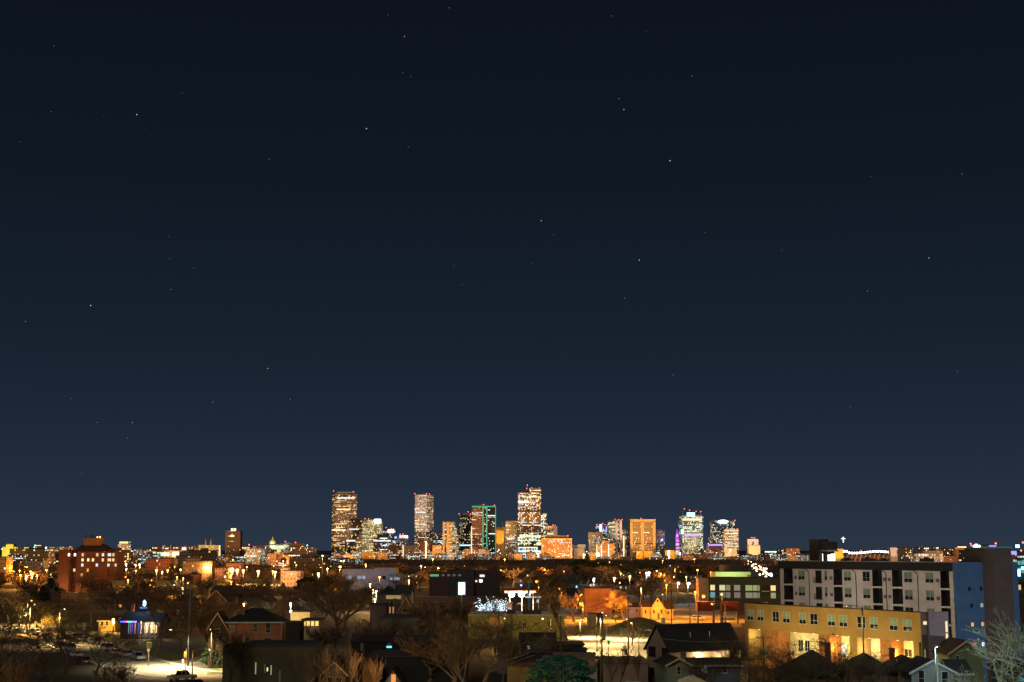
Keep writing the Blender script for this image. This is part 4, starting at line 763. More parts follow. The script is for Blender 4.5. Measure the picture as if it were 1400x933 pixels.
def door(root, fr, u, ww, hh, m, z=0.15):
    o, ud, n = fr; mb = MB(); obox(mb, o, ud, n, u, u + ww, z, z + hh, .002, .06); d_ = mb.build('door', m, root)
    mb = MB(); obox(mb, o, ud, n, u + ww * .82, u + ww * .88, z + hh * .45, z + hh * .5, .061, .12); mb.build('handle', M_pole, d_)
def roof_mesh(w, l, eave, ridge, kind, ov=.45, th=.18):
    mb = MB(); e = eave
    if kind == 'gx':                    # ridge runs along x, gables at the x ends
        s = (ridge - e) / (l / 2); z0 = e - s * ov
        mb.prism_x([(-ov, z0), (l/2, ridge), (l + ov, z0), (l + ov, z0 + th), (l/2, ridge + th * 1.15), (-ov, z0 + th)], -ov, w + ov)
    elif kind == 'gy':
        s = (ridge - e) / (w / 2); z0 = e - s * ov
        mb.prism_y([(-ov, z0), (w/2, ridge), (w + ov, z0), (w + ov, z0 + th), (w/2, ridge + th * 1.15), (-ov, z0 + th)], -ov, l + ov)
    elif kind == 'flat':
        mb.box(-.2, w + .2, -.2, l + .2, e + .002, e + .25)
    else:                               # hip
        h = min(w, l) / 2 * .999; x0, x1, y0, y1 = -ov, w + ov, -ov, l + ov
        a, b = ((h, l/2), (w - h, l/2)) if w > l else ((w/2, h), (w/2, l - h))
        mb.box(x0, x1, y0, y1, e, e + .12)
        c = [(x0, y0, e + .122), (x1, y0, e + .122), (x1, y1, e + .122), (x0, y1, e + .122)]; A, Bq = (*a, ridge), (*b, ridge)
        if w > l: mb.poly([c[0], c[1], Bq, A]); mb.poly([c[1], c[2], Bq]); mb.poly([c[2], c[3], A, Bq]); mb.poly([c[3], c[0], A])
        else: mb.poly([c[0], c[1], A]); mb.poly([c[1], c[2], Bq, A]); mb.poly([c[2], c[3], Bq]); mb.poly([c[3], c[0], A, Bq])
    return mb
def wall_mesh(w, l, eave, ridge, kind):
    mb = MB(); mb.box(0, w, 0, l, 0, eave)
    if kind == 'gx':
        mb.poly([(0, l, eave), (0, 0, eave), (0, l/2, ridge - .02)]); mb.poly([(w, 0, eave), (w, l, eave), (w, l/2, ridge - .02)])
    if kind == 'gy':
        mb.poly([(0, 0, eave), (w, 0, eave), (w/2, 0, ridge - .02)]); mb.poly([(w, l, eave), (0, l, eave), (w/2, l, ridge - .02)])
    return mb
def barge(root, w, l, eave, ridge, kind, m, ov=.45):
    """painted bargeboards and fascia on the visible gable"""
    if kind == 'gy':
        s = (ridge - eave) / (w / 2); z0 = eave - s * ov; mb = MB()
        for a, b in (((-ov, z0), (w/2, ridge)), ((w/2, ridge), (w + ov, z0))):
            mb.prism_y([(a[0], a[1] - .12), (b[0], b[1] - .12), (b[0], b[1] + .2), (a[0], a[1] + .2)], -ov - .05, -ov - .003)
        mb.build('bargeboard', m, root)
    if kind == 'gx':
        s = (ridge - eave) / (l / 2); z0 = eave - s * ov; mb = MB()
        for a, b in (((-ov, z0), (l/2, ridge)), ((l/2, ridge), (l + ov, z0))):
            mb.prism_x([(a[0], a[1] - .12), (b[0], b[1] - .12), (b[0], b[1] + .2), (a[0], a[1] + .2)], -ov - .05, -ov - .003)
        mb.build('bargeboard', m, root)
        mb = MB(); mb.box(-ov, w + ov, -ov - .06, -ov - .003, z0 - .05, z0 + .2); mb.build('fascia', m, root)
    if kind == 'hip':
        mb = MB(); mb.box(-ov - .02, w + ov + .02, -ov - .06, -ov - .003, eave - .14, eave + .14); mb.build('fascia', m, root)
def house(name, label, cat, loc, rz, w, l, eave, ridge, kind, wm, rm, wins=(), trim=None, chimney=None, doors=(), vents=0, group=None):
    """loc = front left corner of the walls"""
    t = thing(name, label, cat, (loc[0], loc[1], 0), rz, group)
    wall_mesh(w, l, eave, ridge, kind).build('wall', wm, t); rf = roof_mesh(w, l, eave, ridge, kind).build('roof', rm, t)
    if trim: barge(t, w, l, eave, ridge, kind, trim)
    for q in wins:
        s, u, z, ww, hh, *pn = q; window(t, frame(s, w, l), u, z, ww, hh, pn[0] if pn else None, pn[1] if len(pn) > 1 else (trim or M_trimw), 0 if ww < 1.1 else 1)
    for s, u, ww, m in doors: door(t, frame(s, w, l), u, ww, 2.05, m)
    if chimney:
        cx_, cy_, cz_ = chimney; mb = MB(); mb.box(cx_ - .4, cx_ + .4, cy_ - .35, cy_ + .35, eave * .9, cz_); mb.box(cx_ - .48, cx_ + .48, cy_ - .43, cy_ + .43, cz_ + .002, cz_ + .18); mb.build('chimney', brick('red brick', (.28,.09,.05), (.25,.2,.17)), rf)
    for k in range(vents):
        mb = MB(); mb.tube([(w * (.3 + .35 * k), l * .3, eave), (w * (.3 + .35 * k), l * .3, (eave + ridge) / 2 + .7)], .07, 6); mb.build('vent_pipe', M_trimw, rf)
    return t
M_brick = brick('brick red', (.40,.13,.07), (.32,.24,.18)); M_brickd = brick('dark red brick', (.26,.075,.04), (.2,.14,.1)); M_brickt = brick('tan brick', (.34,.24,.15), (.3,.25,.2))
def siding(name, col):
    m = mat(name, col, .75, 0, .12, .7)
    t = m.node_tree; b = t.nodes['Principled BSDF']; tx = t.nodes.new('ShaderNodeTexCoord'); wv = t.nodes.new('ShaderNodeTexWave'); wv.wave_type = 'BANDS'; wv.bands_direction = 'Z'; wv.wave_profile = 'SAW'; wv.inputs['Scale'].default_value = 1.6
    t.links.new(tx.outputs['Object'], wv.inputs['Vector']); bp = t.nodes.new('ShaderNodeBump'); bp.inputs['Strength'].default_value = .5; bp.inputs['Distance'].default_value = .05
    t.links.new(wv.outputs['Fac'], bp.inputs['Height']); t.links.new(bp.outputs[0], b.inputs['Normal']); return m
M_sgrey = siding('blue grey siding', (.26,.32,.33)); M_solive = siding('olive green siding', (.20,.22,.11)); M_swhite = siding('white siding', (.55,.53,.47)); M_sgreen = siding('grey green siding', (.20,.24,.19)); M_stan = siding('tan siding', (.36,.28,.20)); M_sblue = siding('dull blue siding', (.12,.16,.2)); M_sbrown = siding('brown siding', (.16,.10,.065)); M_syel = siding('yellow siding', (.55,.42,.14))
# ------------------------------------------------------------------ cars
M_tyre = mat('tyre rubber', (.02,.02,.02), .8); M_cglass = mat('car glass', (.01,.012,.015), .08, 0, .02, 1, 0, .8); M_rim = mat('alloy rim', (.4,.4,.42), .3, .8)
M_tail = mat('red tail light lens', (.45,.02,.015), .2); M_head = mat('clear headlight lens', (.7,.72,.75), .15, .3)
def paint(n, c):
    m = mat('car paint ' + n, c, .28, .1, .03, 1, 0, .6); return m
def car(label, loc, rz, kind, pm, group=None, lights=False):
    t = thing('pickup_truck' if kind == 'pickup' else 'parked_car', label, 'pickup truck' if kind == 'pickup' else 'car', (loc[0], loc[1], .02), rz, group)
    L, W = {'sedan': (4.6, 1.8), 'suv': (4.6, 1.88), 'pickup': (5.4, 1.95), 'van': (5.0, 1.95)}[kind]; bz, cz = {'sedan': (.85, 1.42), 'suv': (1.0, 1.72), 'pickup': (1.05, 1.82), 'van': (1.1, 1.95)}[kind]
    h = L / 2
    if kind == 'pickup': prof = [(-h, .45), (h - .1, .42), (h, .7), (h - .12, .98), (h - 1.35, 1.08), (-h + .1, 1.1), (-h, 1.0)]; c0, c1, c2, c3 = -.75, -.6, .75, 1.3
    elif kind == 'sedan': prof = [(-h, .42), (h - .1, .38), (h, .6), (h - .15, .78), (h - 1.3, .9), (-h + .9, .95), (-h + .08, .88), (-h, .7)]; c0, c1, c2, c3 = -1.7, -1.0, .45, 1.15
    elif kind == 'suv': prof = [(-h, .48), (h - .1, .44), (h, .7), (h - .12, .95), (h - 1.15, 1.05), (-h + .1, 1.06), (-h, .9)]; c0, c1, c2, c3 = -2.15, -1.85, .55, 1.25
    else: prof = [(-h, .48), (h - .1, .44), (h, .7), (h - .1, 1.0), (h - .7, 1.12), (-h + .05, 1.12), (-h, .9)]; c0, c1, c2, c3 = -2.35, -2.2, 1.0, 1.75
    mb = MB(); mb.prism_y(prof, -W/2, W/2); b = mb.build('body', pm, t)
    bv = b.modifiers.new('bevel', 'BEVEL'); bv.width = .09; bv.segments = 3; bv.limit_method = 'ANGLE'
    zb = bz + .02; i_ = .16
    lo = [(c0, -W/2 + .06), (c3, -W/2 + .06), (c3, W/2 - .06), (c0, W/2 - .06)]; hi = [(c1, -W/2 + .06 + i_), (c2, -W/2 + .06 + i_), (c2, W/2 - .06 - i_), (c1, W/2 - .06 - i_)]
    mb = MB()
    for k in range(4):
        k2 = (k + 1) % 4; mb.poly([(*lo[k], zb), (*lo[k2], zb), (*hi[k2], cz - .06), (*hi[k], cz - .06)])
    mb.build('windows', M_cglass, t)
    mb = MB(); mb.extrude(hi, cz - .06, cz)
    for k in range(4): mb.tube([(*lo[k], zb), (*hi[k], cz - .04)], .05, 5)
    for s in (0, 2):
        a, c = lo[s], lo[s + 1]; e, f = hi[s], hi[s + 1]; mb.tube([((a[0] + c[0]) / 2, a[1], zb), ((e[0] + f[0]) / 2, e[1], cz - .04)], .045, 5)
    rf = mb.build('cabin_roof', pm, t); bv = rf.modifiers.new('bevel', 'BEVEL'); bv.width = .03; bv.segments = 2; bv.limit_method = 'ANGLE'
    if kind == 'pickup':
        mb = MB(); mb.box(-h + .12, -.85, -W/2 + .12, W/2 - .12, 1.06, 1.103); mb.build('load_bed', mat('bed liner', (.02,.02,.02), .9), t)
    for sx in (-1, 1):
        for sy in (-1, 1):
            mb = MB(); x = sx * (h - .9); y = sy * (W/2 - .1); mb.tube([(x, y - .11, .34), (x, y + .11, .34)], .34, 16); wh = mb.build('wheel', M_tyre, t)
            mb = MB(); mb.tube([(x, y + sy * .112 - .01, .34), (x, y + sy * .112 + .01, .34)], .21, 12); mb.build('rim', M_rim, wh)
    for sy in (-1, 1):
        mb = MB(); y = sy * (W/2 - .28); z = bz - .22; mb.box(h - .07, h + .02, y - .2, y + .2, z - .09, z + .07); mb.build('headlight', B['white'] if lights else M_head, t)
        mb = MB(); mb.box(-h - .02, -h + .05, y - .1 + sy * .08, y + .1 + sy * .08, z - .12, z + .16); mb.build('taillight', M_tail, t)
    mb = MB(); mb.box(-h - .015, -h + .01, -.26, .26, .62, .76); mb.build('number_plate', M_trimw, t)
    return t
PW, PS, PB, PK, PR, PT = paint('white', (.75,.75,.73)), paint('silver', (.42,.43,.44)), paint('light blue', (.30,.40,.46)), paint('black', (.015,.015,.018)), paint('maroon', (.16,.03,.03)), paint('cream', (.6,.55,.42))
# ================================================================== RIGHT: apartment block
def uline(C0, dv, x, y=790):
    r = X(x, 1.0, y); return (r * C0[1] - C0[0]) / (dv[0] - r * dv[1])
def base_line(x0, d0, x1, d1):
    a = Vector((X(x0, d0), d0)); b = Vector((X(x1, d1), d1)); dv = (b - a); L = dv.length; dv = dv / L
    return a, dv, L, atan2(dv.y, dv.x)
A0, Ad, AL, Arz = base_line(1066, 300, 1303, 262)
apt = thing('apartment_block', 'long cream apartment block with black recessed balconies and a dark parapet band', 'apartment block', (A0.x, A0.y, 0), Arz)
ua = lambda x: uline(A0, Ad, x)
M_cream = mat('cream stucco', (.53, .47, .42), .85, 0, .18, .25); M_band = mat('black metal cladding', (.022,.020,.020), .6, .2, .1)
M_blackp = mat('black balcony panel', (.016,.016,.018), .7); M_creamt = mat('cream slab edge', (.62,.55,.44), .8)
M_rail = mat('black railing', (.02,.02,.022), .5, .5)
zt, zb_ = 21.7, 20.15
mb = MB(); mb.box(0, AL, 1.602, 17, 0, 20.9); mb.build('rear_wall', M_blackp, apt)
rec = [(1071.5, 1084), (1139.5, 1151.5), (1192.5, 1206), (1219.5, 1233.5), (1285.5, 1301)]
edges = [ua(1066)] + [ua(v) for r_ in rec for v in r_] + [AL]
mb = MB()
for k in range(0, len(edges), 2): mb.box(max(0, edges[k]), edges[k + 1], 0, 1.6, 0, zb_ - .002)
mb.build('facade_wall', M_cream, apt)
mb = MB(); mb.box(-.25, AL + .1, -.25, 1.59, zb_, zt); mb.build('parapet_band', M_band, apt)
mb = MB(); mb.box(0, AL, 1.603, 17, 20.902, 21.1); mb.build('roof', M_roof, apt)
mb = MB(); mb.box(-.3, AL + .15, -.3, -.1, zt + .002, zt + .12); mb.build('coping', mat('pale roof coping', (.3,.28,.27), .6), apt)
for i, (a, b) in enumerate(rec):
    ra, rb = ua(a), ua(b)
    for q_ in (ra + .002, rb - .032): mb = MB(); mb.box(q_, q_ + .03, .02, 1.598, 0, zb_ - .01); mb.build('dark_recess_lining', M_blackp, apt)  # black linings added so the cream recess sides read dark
    for fl in range(6):
        z = 16.9 - 3.25 * fl
        if z < 3: continue
        mb = MB(); mb.box(ra + .035, rb - .035, -.12, 1.595, z - .16, z + .16); bal = mb.build('balcony', M_creamt, apt)
        mb = MB(); n = 12; mb.box(ra + .05, rb - .05, -.1, -.05, z + 1.2, z + 1.26)
        for q in range(n + 1): xx = ra + .08 + (rb - ra - .16) * q / n; mb.box(xx - .018, xx + .018, -.09, -.06, z + .162, z + 1.2)
        mb.build('railing', M_rail, bal)
        fr = (Vector((0, 1.6, 0)), Vector((1, 0, 0)), Vector((0, -1, 0)))
        wd = (rb - ra)
        window(apt, fr, ra + wd * .48, z + .2, wd * .36, 2.15, M_lgrn if (i + fl * 2) % 5 in (0, 3) else M_glass, mat('grey door frame', (.25,.25,.25), .6), 0, False, name='balcony_door')
fr0 = (Vector((0, 0, 0)), Vector((1, 0, 0)), Vector((0, -1, 0)))
k = 0
M_blind2 = mat('dim green blinds', (.16, .24, .15), .8, 0, .2, 1.2)
for (a, b) in ((1091.8, 1100.2), (1154.5, 1163.5), (1179.8, 1189.2), (1236.5, 1247), (1265.5, 1276.2)):
    for fl in range(5):
        z = 18.0 - 3.25 * fl
        if z > 3: window(apt, fr0, ua(a), z, ua(b) - ua(a), 1.8, M_glass, mat('off white vinyl frame', (.45,.42,.36), .6), 1, True, sash=None if (k * 3) % 7 == 2 else M_blind2, t=.06); k += 1
for fl in range(5):                                                     # juliet balconies, slim windows, vents
    z = 18.0 - 3.25 * fl
    if z < 3: continue
    q = window(apt, fr0, ua(1115.6), z - .5, ua(1123) - ua(1115.6), 2.3, M_glass, M_blackp, 1, False, name='french_window')
    mb = MB(); a, b = ua(1113.4), ua(1124.4); mb.box(a, b, -.35, -.31, z + .5, z + .55); mb.box(a, b, -.36, -.002, z - .62, z - .52)
    for j in range(15): xx = a + (b - a) * j / 14; mb.box(xx - .015, xx + .015, -.345, -.315, z - .52, z + .5)
    mb.build('juliet_balcony', M_rail, apt)
    window(apt, fr0, ua(1128), z + .1, ua(1130.4) - ua(1128), 1.7, M_glass, M_blackp, 0, False, sash=M_blind2, t=.04)
    for (a, b) in ((1086.6, 1089.4), (1134.6, 1138.2), (1207.4, 1211.4), (1214, 1217.8), (1279.6, 1284)):
        mb = MB(); mb.box(ua(a), ua(b), -.05, -.002, z + .1, z + .75)
        for j in range(5): mb.box(ua(a), ua(b), -.08, -.052, z + .14 + j * .12, z + .2 + j * .12)
        mb.build('vent_grille', mat('brown vent grille', (.13,.10,.09), .7), apt)
for xx in (1106.6, 1170.6, 1211.9, 1255):
    mb = MB(); q = ua(xx); mb.tube([(q - .9, -.12, 20.1), (q - .1, -.12, 19.6), (q, -.12, 19.3), (q, -.12, 0)], .07, 6); mb.build('downpipe', M_rail, apt)
mb = MB(); 
mb.box(AL + .0, AL + .02, 0, 0, 0, 0) if False else None
# right end: blue wall, brick stair tower, blue strip
M_blue = mat('blue fibre cement', (.065, .14, .26), .7, 0, .10, .35); M_bb = brick('brown black brick', (.20,.14,.12), (.10,.075,.065), .3, .1)
mb = MB(); mb.box(AL + .102, AL + .6, -.3, 7.3, 0, 21.75); mb.build('end_wall', M_blue, apt)
mb = MB(); mb.box(AL - .9, AL - .002, -.12, -.003, 0, 20.1); mb.build('corner_pilaster', M_creamt, apt)
for z in (8.6, 11.9, 15.1, 18.35):
    mb = MB(); mb.box(AL + .602, AL + .63, -.3, 7.3, z, z + .07); mb.build('panel_joint', mat('pale joint trim', (.10,.18,.30), .6), apt)
mb = MB(); mb.box(AL - 3.5, AL + 3.2, 7.302, 12.3, 0, 24.3); mb.build('stair_tower', M_bb, apt)
mb = MB(); mb.box(AL + .5, AL + 3.3, 7.25, 12.4, 24.302, 24.6); mb.build('tower_coping', mat('teal metal coping', (.12,.42,.46), .5), apt)
mb = MB(); mb.box(AL - 3, AL + 3.1, 12.302, 14.0, 0, 21.75); mb.build('rear_end_wall', M_blue, apt)
frE = (Vector((AL + .6, 0, 0)), Vector((0, 1, 0)), Vector((1, 0, 0)))
for z, u, m in ((13.6, 3.4, M_glass), (13.6, 6.2, emi('dim window', (.6,.7,.5), .5)), (16.6, 3.0, M_glass), (16.6, 6.2, M_glass), (10.2, 3.4, emi('orange window', (1,.5,.15), .8)), (10.2, 6.2, emi('orange window', (1,.5,.15), .8)), (6.6, 3.8, emi('red sign', (1,.06,.08), 1.1)), (6.6, 6.1, emi('white blue sign', (.6,.7,1), 2.0))):
    window(apt, frE, u, z, .75, .7, m, M_blue, 0, False, t=.04, proud=.03)
# rooftop structures behind the parapet
rs = thing('roof_stair_house', 'dark brown rooftop stair house with a brightly lit white doorway above the cream apartment block', 'roof structure', (A0.x, A0.y, 21.1), Arz)
du = lambda x, v: None
def rb_(x0, x1, v, dep, z0, z1, m, part):
    C_ = (A0.x - sin(Arz) * v, A0.y + cos(Arz) * v); a, b = uline(C_, Ad, x0), uline(C_, Ad, x1); mb = MB(); mb.box(a, b, v, v + dep, z0, z1); return mb.build(part, m, rs)
rb_(1108, 1120, 8, 3, 0, 5.1, mat('dark brown cladding', (.06,.045,.035), .8), 'tower')
rb_(1120.2, 1132, 9, 3, 2.9, 4.6, mat('grey brown cladding', (.10,.085,.08), .8), 'upper_box'); rb_(1120.2, 1132.4, 8.8, 3.2, 2.55, 2.88, mat('pale pink fascia', (.5,.4,.4), .7), 'fascia')
rb_(1120.2, 1129, 9.2, 2.6, 0, 2.54, M_blackp, 'lower_box'); rb_(1122, 1125.6, 9.1, .09, .1, 2.1, emi('white lit doorway', (1,.95,.9), 3), 'lit_door')
rb_(1132.4, 1135, 9.2, .5, .1, 1.9, emi('cream lit panel', (1,.95,.85), 2), 'lit_panel'); rb_(1137, 1140.4, 9.2, .5, .1, 2.1, emi('cream lit panel', (1,.95,.85), 2), 'lit_panel')
for j, (x0, x1, v, h_) in enumerate(((1150, 1158, 5, 1.1), (1178, 1190, 6, 1.2), (1200, 1207, 5, 1.0), (1258, 1270, 4, 1.3))):
    C_ = (A0.x - sin(Arz) * v, A0.y + cos(Arz) * v); a = uline(C_, Ad, x0); b = uline(C_, Ad, x1)
    t = thing('air_handler', ['grey rooftop unit nearest the stair house', 'wide grey rooftop unit in the middle of the cream block roof', 'small grey rooftop unit right of the wide one', 'dark rooftop unit near the blue end wall'][j], 'roof unit', (C_[0] + Ad.x * a, C_[1] + Ad.y * a, 21.1), Arz)
    mb = MB(); mb.box(0, min(b - a, 4), 0, 1.6, 0, h_); mb.build('casing', mat('grey sheet metal', (.2,.2,.2), .5, .4), t); mb = MB(); mb.lathe((1, .8, h_), [(.5, 0), (.5, .2), (.1, .22)], 12); mb.build('fan', M_rail, t)
# ---- yellow block in front
Y0, Yd, YL, Yrz = base_line(1016.5, 276, 1255, 235)
yb = thing('apartment_block', 'mustard yellow three storey block with lit cream alcoves and orange timber bays', 'apartment block', (Y0.x, Y0.y, 0), Yrz)
uy = lambda x, y=850: uline(Y0, Yd, x, y)
M_must = mat('mustard render', (.43, .26, .07), .85, 0, .16, .25); M_alc = mat('cream alcove render', (.68, .58, .30), .85, 0, .06, .5); M_tim = mat('orange timber boards', (.46, .19, .05), .7, 0, .25, 2)
ztop, zal = 13.9, 9.2
mb = MB(); mb.box(0, YL, 0, 3.0, zal, ztop); mb.build('upper_wall', M_must, yb)
mb = MB(); mb.box(0, YL, 3.002, 5.6, 0, ztop - .3); mb.build('rear_wall', M_alc, yb)
mb = MB(); mb.box(-.05, YL + .05, -.06, .3, ztop + .002, ztop + .16); mb.box(-.05, .3, .302, 5.6, ztop + .002, ztop + .16); mb.build('coping', M_band, yb)
pier = [(1016.5, 1023), (1039.5, 1045.5), (1160.5, 1171), (1247.5, 1255)]
for a, b in pier: mb = MB(); mb.box(max(0, uy(a)), min(YL, uy(b)), 0, 2.999, 0, zal - .003); mb.build('pier', M_must, yb)
for a, b in ((1045.5, 1062), (1117, 1131.5), (1200.5, 1216)): mb = MB(); mb.box(uy(a) + .002, uy(b), .25, 2.998, 0, zal - .004); mb.build('timber_bay', M_tim, yb)
frB = (Vector((0, 3.0, 0)), Vector((1, 0, 0)), Vector((0, -1, 0)))
M_bluesh = mat('pale vinyl frame', (.6,.58,.48), .6)
tops = [(1022.4, 1030), (1036.2, 1044), (1057, 1065.2), (1071, 1080), (1093, 1102), (1108.2, 1117.8), (1132.2, 1141.6), (1148, 1158.2), (1172.4, 1183), (1189.8, 1200.2), (1216.4, 1227), (1234.8, 1246)]
for j, (a, b) in enumerate(tops):
    lit = j in (7, 9, 10, 11)
    window(yb, fr0, uy(a), 10.85, uy(b) - uy(a), 1.85, M_glass, M_bluesh, 1, True, sash=M_blind if j % 3 != 2 or lit else None, ac=j in (9, 11))
def alcw(x0, x1, z, h, m, sash=None):
    C_ = (Y0.x - sin(Yrz) * 3, Y0.y + cos(Yrz) * 3); a, b = uline(C_, Yd, x0, 880), uline(C_, Yd, x1, 880); window(yb, frB, a, z, b - a, h, m, M_bluesh, 1, True, sash=sash)
for (x0, x1, m, s) in ((1024, 1031, M_glass, M_blind), (1092, 1098, M_glass, None), (1101, 1107, M_glass, None), (1150.6, 1158.4, emi('pale lit blinds', (.8,.9,.7), .9), None), (1236.6, 1246.4, M_glass, None)):
    for z in (2.2, 5.7): alcw(x0, x1, z, 1.9, m, s)
alcw(1175, 1184, 4.9, 2.2, M_lwht); alcw(1192, 1197, .3, 2.1, M_glass)
for xx in (1140.2, 1224.0):                                             # lit glazed returns inside the alcoves
    for z in (1.2, 4.6): alcw(xx, xx + 4.6, z, 2.6, M_lwht)
for (x, z, c, E) in ((1031, 7.5, (1,.86,.5), 1.4), (1080, 6.5, (1,.80,.42), 1.6), (1105, 6.5, (1,.82,.45), 1.4), (1137, 6.3, (1,.66,.22), 2.6), (1153, 6.8, (1,.86,.55), 1.4), (1181, 6.8, (1,.86,.55), 2.0), (1219.5, 6.2, (1,.62,.18), 2.8), (1238, 7.2, (1,.84,.5), 1.2)):
    q = uy(x, 880); mb = MB(); mb.box(q - .12, q + .12, 1.2, 1.44, zal - .14, zal - .003); mb.build('ceiling_light', emi('warm ceiling light', (1,.8,.5), 6), yb)
    lamp_light(yb, (q, .9, z + .6), c, E * .62, 3.0, 'POINT', .12)
for u_ in (4, 13, 22, 31, 40):                                          # added unseen spots above the yellow roof, brightening the cream facade
    C_ = Vector((Y0.x + Yd.x * u_ - sin(Yrz) * 5, Y0.y + Yd.y * u_ + cos(Yrz) * 5, 14.4)); T_ = Vector((A0.x + Ad.x * u_, A0.y + Ad.y * u_, 17)); lamp_light(None, C_, (1, .84, .70), .6, 16, 'SPOT', .3, 130, T_)
# right end of the yellow block: brown and lilac walls
mb = MB(); mb.box(YL + .002, YL + .2, 0, 1.4, 0, ztop + .05); mb.build('brown_end_wall', mat('brown render', (.20,.13,.10), .85, 0, .1), yb)
mb = MB(); mb.box(YL + .002, YL + .5, 1.402, 5.7, 0, ztop + .1); mb.build('lilac_end_wall', mat('lilac grey render', (.33,.26,.27), .85, 0, .1), yb)
frL = (Vector((YL + .5, 0, 0)), Vector((0, 1, 0)), Vector((1, 0, 0)))
for z, h_ in ((10.7, 1.75), (8.6, 1.85)): window(yb, frL, 4.9, z, .5, h_, M_lyel, M_bluesh, 0, False, t=.04)
frL2 = (Vector((YL + .2, 0, 0)), Vector((0, 1, 0)), Vector((1, 0, 0)))
window(yb, frL2, .35, 12, .8, .5, M_lyel, M_bluesh, 0, False, t=.04); window(yb, frL2, .4, 5.8, .22, 2.2, M_lgrn, M_bluesh, 0, False, t=.04)
q = Vector((YL + .9, 3.0, 6.4)); mb = MB(); mb.ball(q, .35, 10, 6); mb.build('wall_lamp', B['amber'], yb, True); lamp_light(yb, q + Vector((.7, 0, -.2)), AMB, 1.4, 5)
lamp_light(None, (108, 222, 7), (.80, .86, 1), .8, 45, 'SPOT', .3, 100, (X(1330, 255), 255, 13))   # added unseen spot brightening the blue end wall
# ---- dark green block further back
g0, gd_, gl_, grz = base_line(968, 585, 1066, 575)
gb = thing('apartment_block', 'dark green flat roofed apartment block with two rows of mostly lit windows', 'apartment block', (g0.x, g0.y, 0), grz)
ug = lambda x: uline(g0, gd_, x)
mb = MB(); mb.box(0, gl_, 0, 16, 0, Z(790.6, 580)); mb.build('wall', mat('dark green cladding', (.030,.048,.045), .8, 0, .1), gb); mb = MB(); mb.box(-.2, gl_ + .2, -.2, 16, Z(790.6, 580) + .002, Z(789.8, 580)); mb.build('roof', M_roof, gb)
GW = [(971, 977, 0), (983.4, 991, 1), (992.4, 998, 2), (1003.4, 1011.6, 2), (1019, 1028, 3), (1029, 1035, 3), (1036, 1038, 3), (1053.4, 1060, 0)]
for r_, y in enumerate((807.6, 817.6)):
    z = Z(y, 580)
    for j, (a, b, c) in enumerate(GW):
        m = [M_lyel, M_lcream, emi('greenish lit blinds', (.5,.66,.5), .3), M_lgrn][c] if r_ == 0 else [M_lcyan if j == 0 else M_lgrn, emi('greyish lit blinds', (.5,.56,.56), .22), emi('greyish lit blinds', (.5,.56,.56), .22), emi('greenish lit blinds', (.5,.66,.5), .3)][c]
        window(gb, fr0, ug(a), z, ug(b) - ug(a), 2.1, m, mat('green grey frame', (.25,.3,.27), .6), 1, False, t=.08)
mb = MB(); mb.box(ug(1042), ug(1052), -1.4, -.002, Z(808.8, 580), Z(807.8, 580)); mb.build('canopy', mat('pale green canopy', (.4,.55,.45), .6), gb)
mb = MB(); mb.box(ug(1042), ug(1052), -.08, -.002, Z(807, 580), Z(800, 580)); mb.build('recessed_panel', M_blackp, gb)
gw = thing('stair_block', 'beige stair block with one small opening left of the dark green block', 'building', (X(954.5, 600), 600, 0))
mb = MB(); mb.box(0, S(954.5, 965.5, 600), 0, 8, 0, Z(790.5, 600)); mb.build('wall', mat('beige stucco', (.42,.31,.20), .85), gw); mb = MB(); mb.box(S(954.5, 965.6, 600), S(954.5, 968, 600), 1, 8, 0, Z(792, 600)); mb.build('curved_bay', mat('pale green bay', (.5,.5,.35), .8), gw)
window(gw, fr0, S(954.5, 961, 600), Z(799.6, 600), .8, .5, None, None, 0, False)
# lime lit warehouse behind
tower('warehouse', 'long low warehouse wall lit lime green behind the dark green block', 'warehouse', 900,
  [('wall', 977.6, 1026, None, 782.2, None, 0, mat('pale lime wall', (.5,.55,.32), .85), 24), ('dark_block', 988.6, 1014.4, None, 773, None, 26, mat('dark block', (.03,.028,.03), .9), 20)], [('plinth', 1021, 1025, 786, 789, -.6, .4, M_conc2)], None, [])
flood(1002, 900, 786, 14, (.78, 1, .42), 3.4, 60, 12)
flood(985, 900, 786, 12, (.78, 1, .42), 2.0, 30, 12)
# ================================================================== RIGHT: foreground houses
def hip(x0, x1, yr, ye, d, depth, label, wm=M_sbrown, rz=0, **k):
    w_ = S(x0, x1, d); return house('house', label, 'house', (X(x0, d), d, 0), rz, w_, depth, Z(ye, d), Z(yr, d + depth / 2), 'hip', wm, M_shing, **k)
hip(1072, 1160, 888, 926, 218, 10, 'dark hip roofed house seen through the wide bare tree before the yellow block', chimney=(7.5, 6, 9.6))
hip(1156, 1220, 893, 921, 214, 9, 'dark hip roofed house with a thin black chimney pipe before the yellow block', vents=1)
hip(1208, 1272, 895.5, 922, 219, 9, 'dark hip roofed house directly left behind the blue grey gabled house', chimney=(2.2, 5.5, 8.8), vents=1)
w_ = S(1240, 1297, 205)
house('house', 'small blue grey clapboard house with a front gable and two white framed windows', 'house', (X(1240, 205), 205, 0), 0, w_, 7, Z(919, 205), Z(903.6, 205), 'gy', M_sgrey, M_shing2,
  [('f', S(1240, 1249.6, 205), Z(933, 205) - .1, S(1249.6, 1257, 205), 1.7), ('f', S(1240, 1281, 205), Z(936, 205), S(1281, 1289, 205), 1.75)], M_trimw)
house('house', 'teal roofed side wing attached right of the blue grey gabled house', 'house', (X(1297.4, 206), 207, 0), 0, S(1297.4, 1322, 207), 6, Z(920.5, 207), Z(903.5, 210), 'gx', M_sgrey, M_shing2, [('f', 1.9, Z(929, 207), .3, 1.1)], M_trimw)
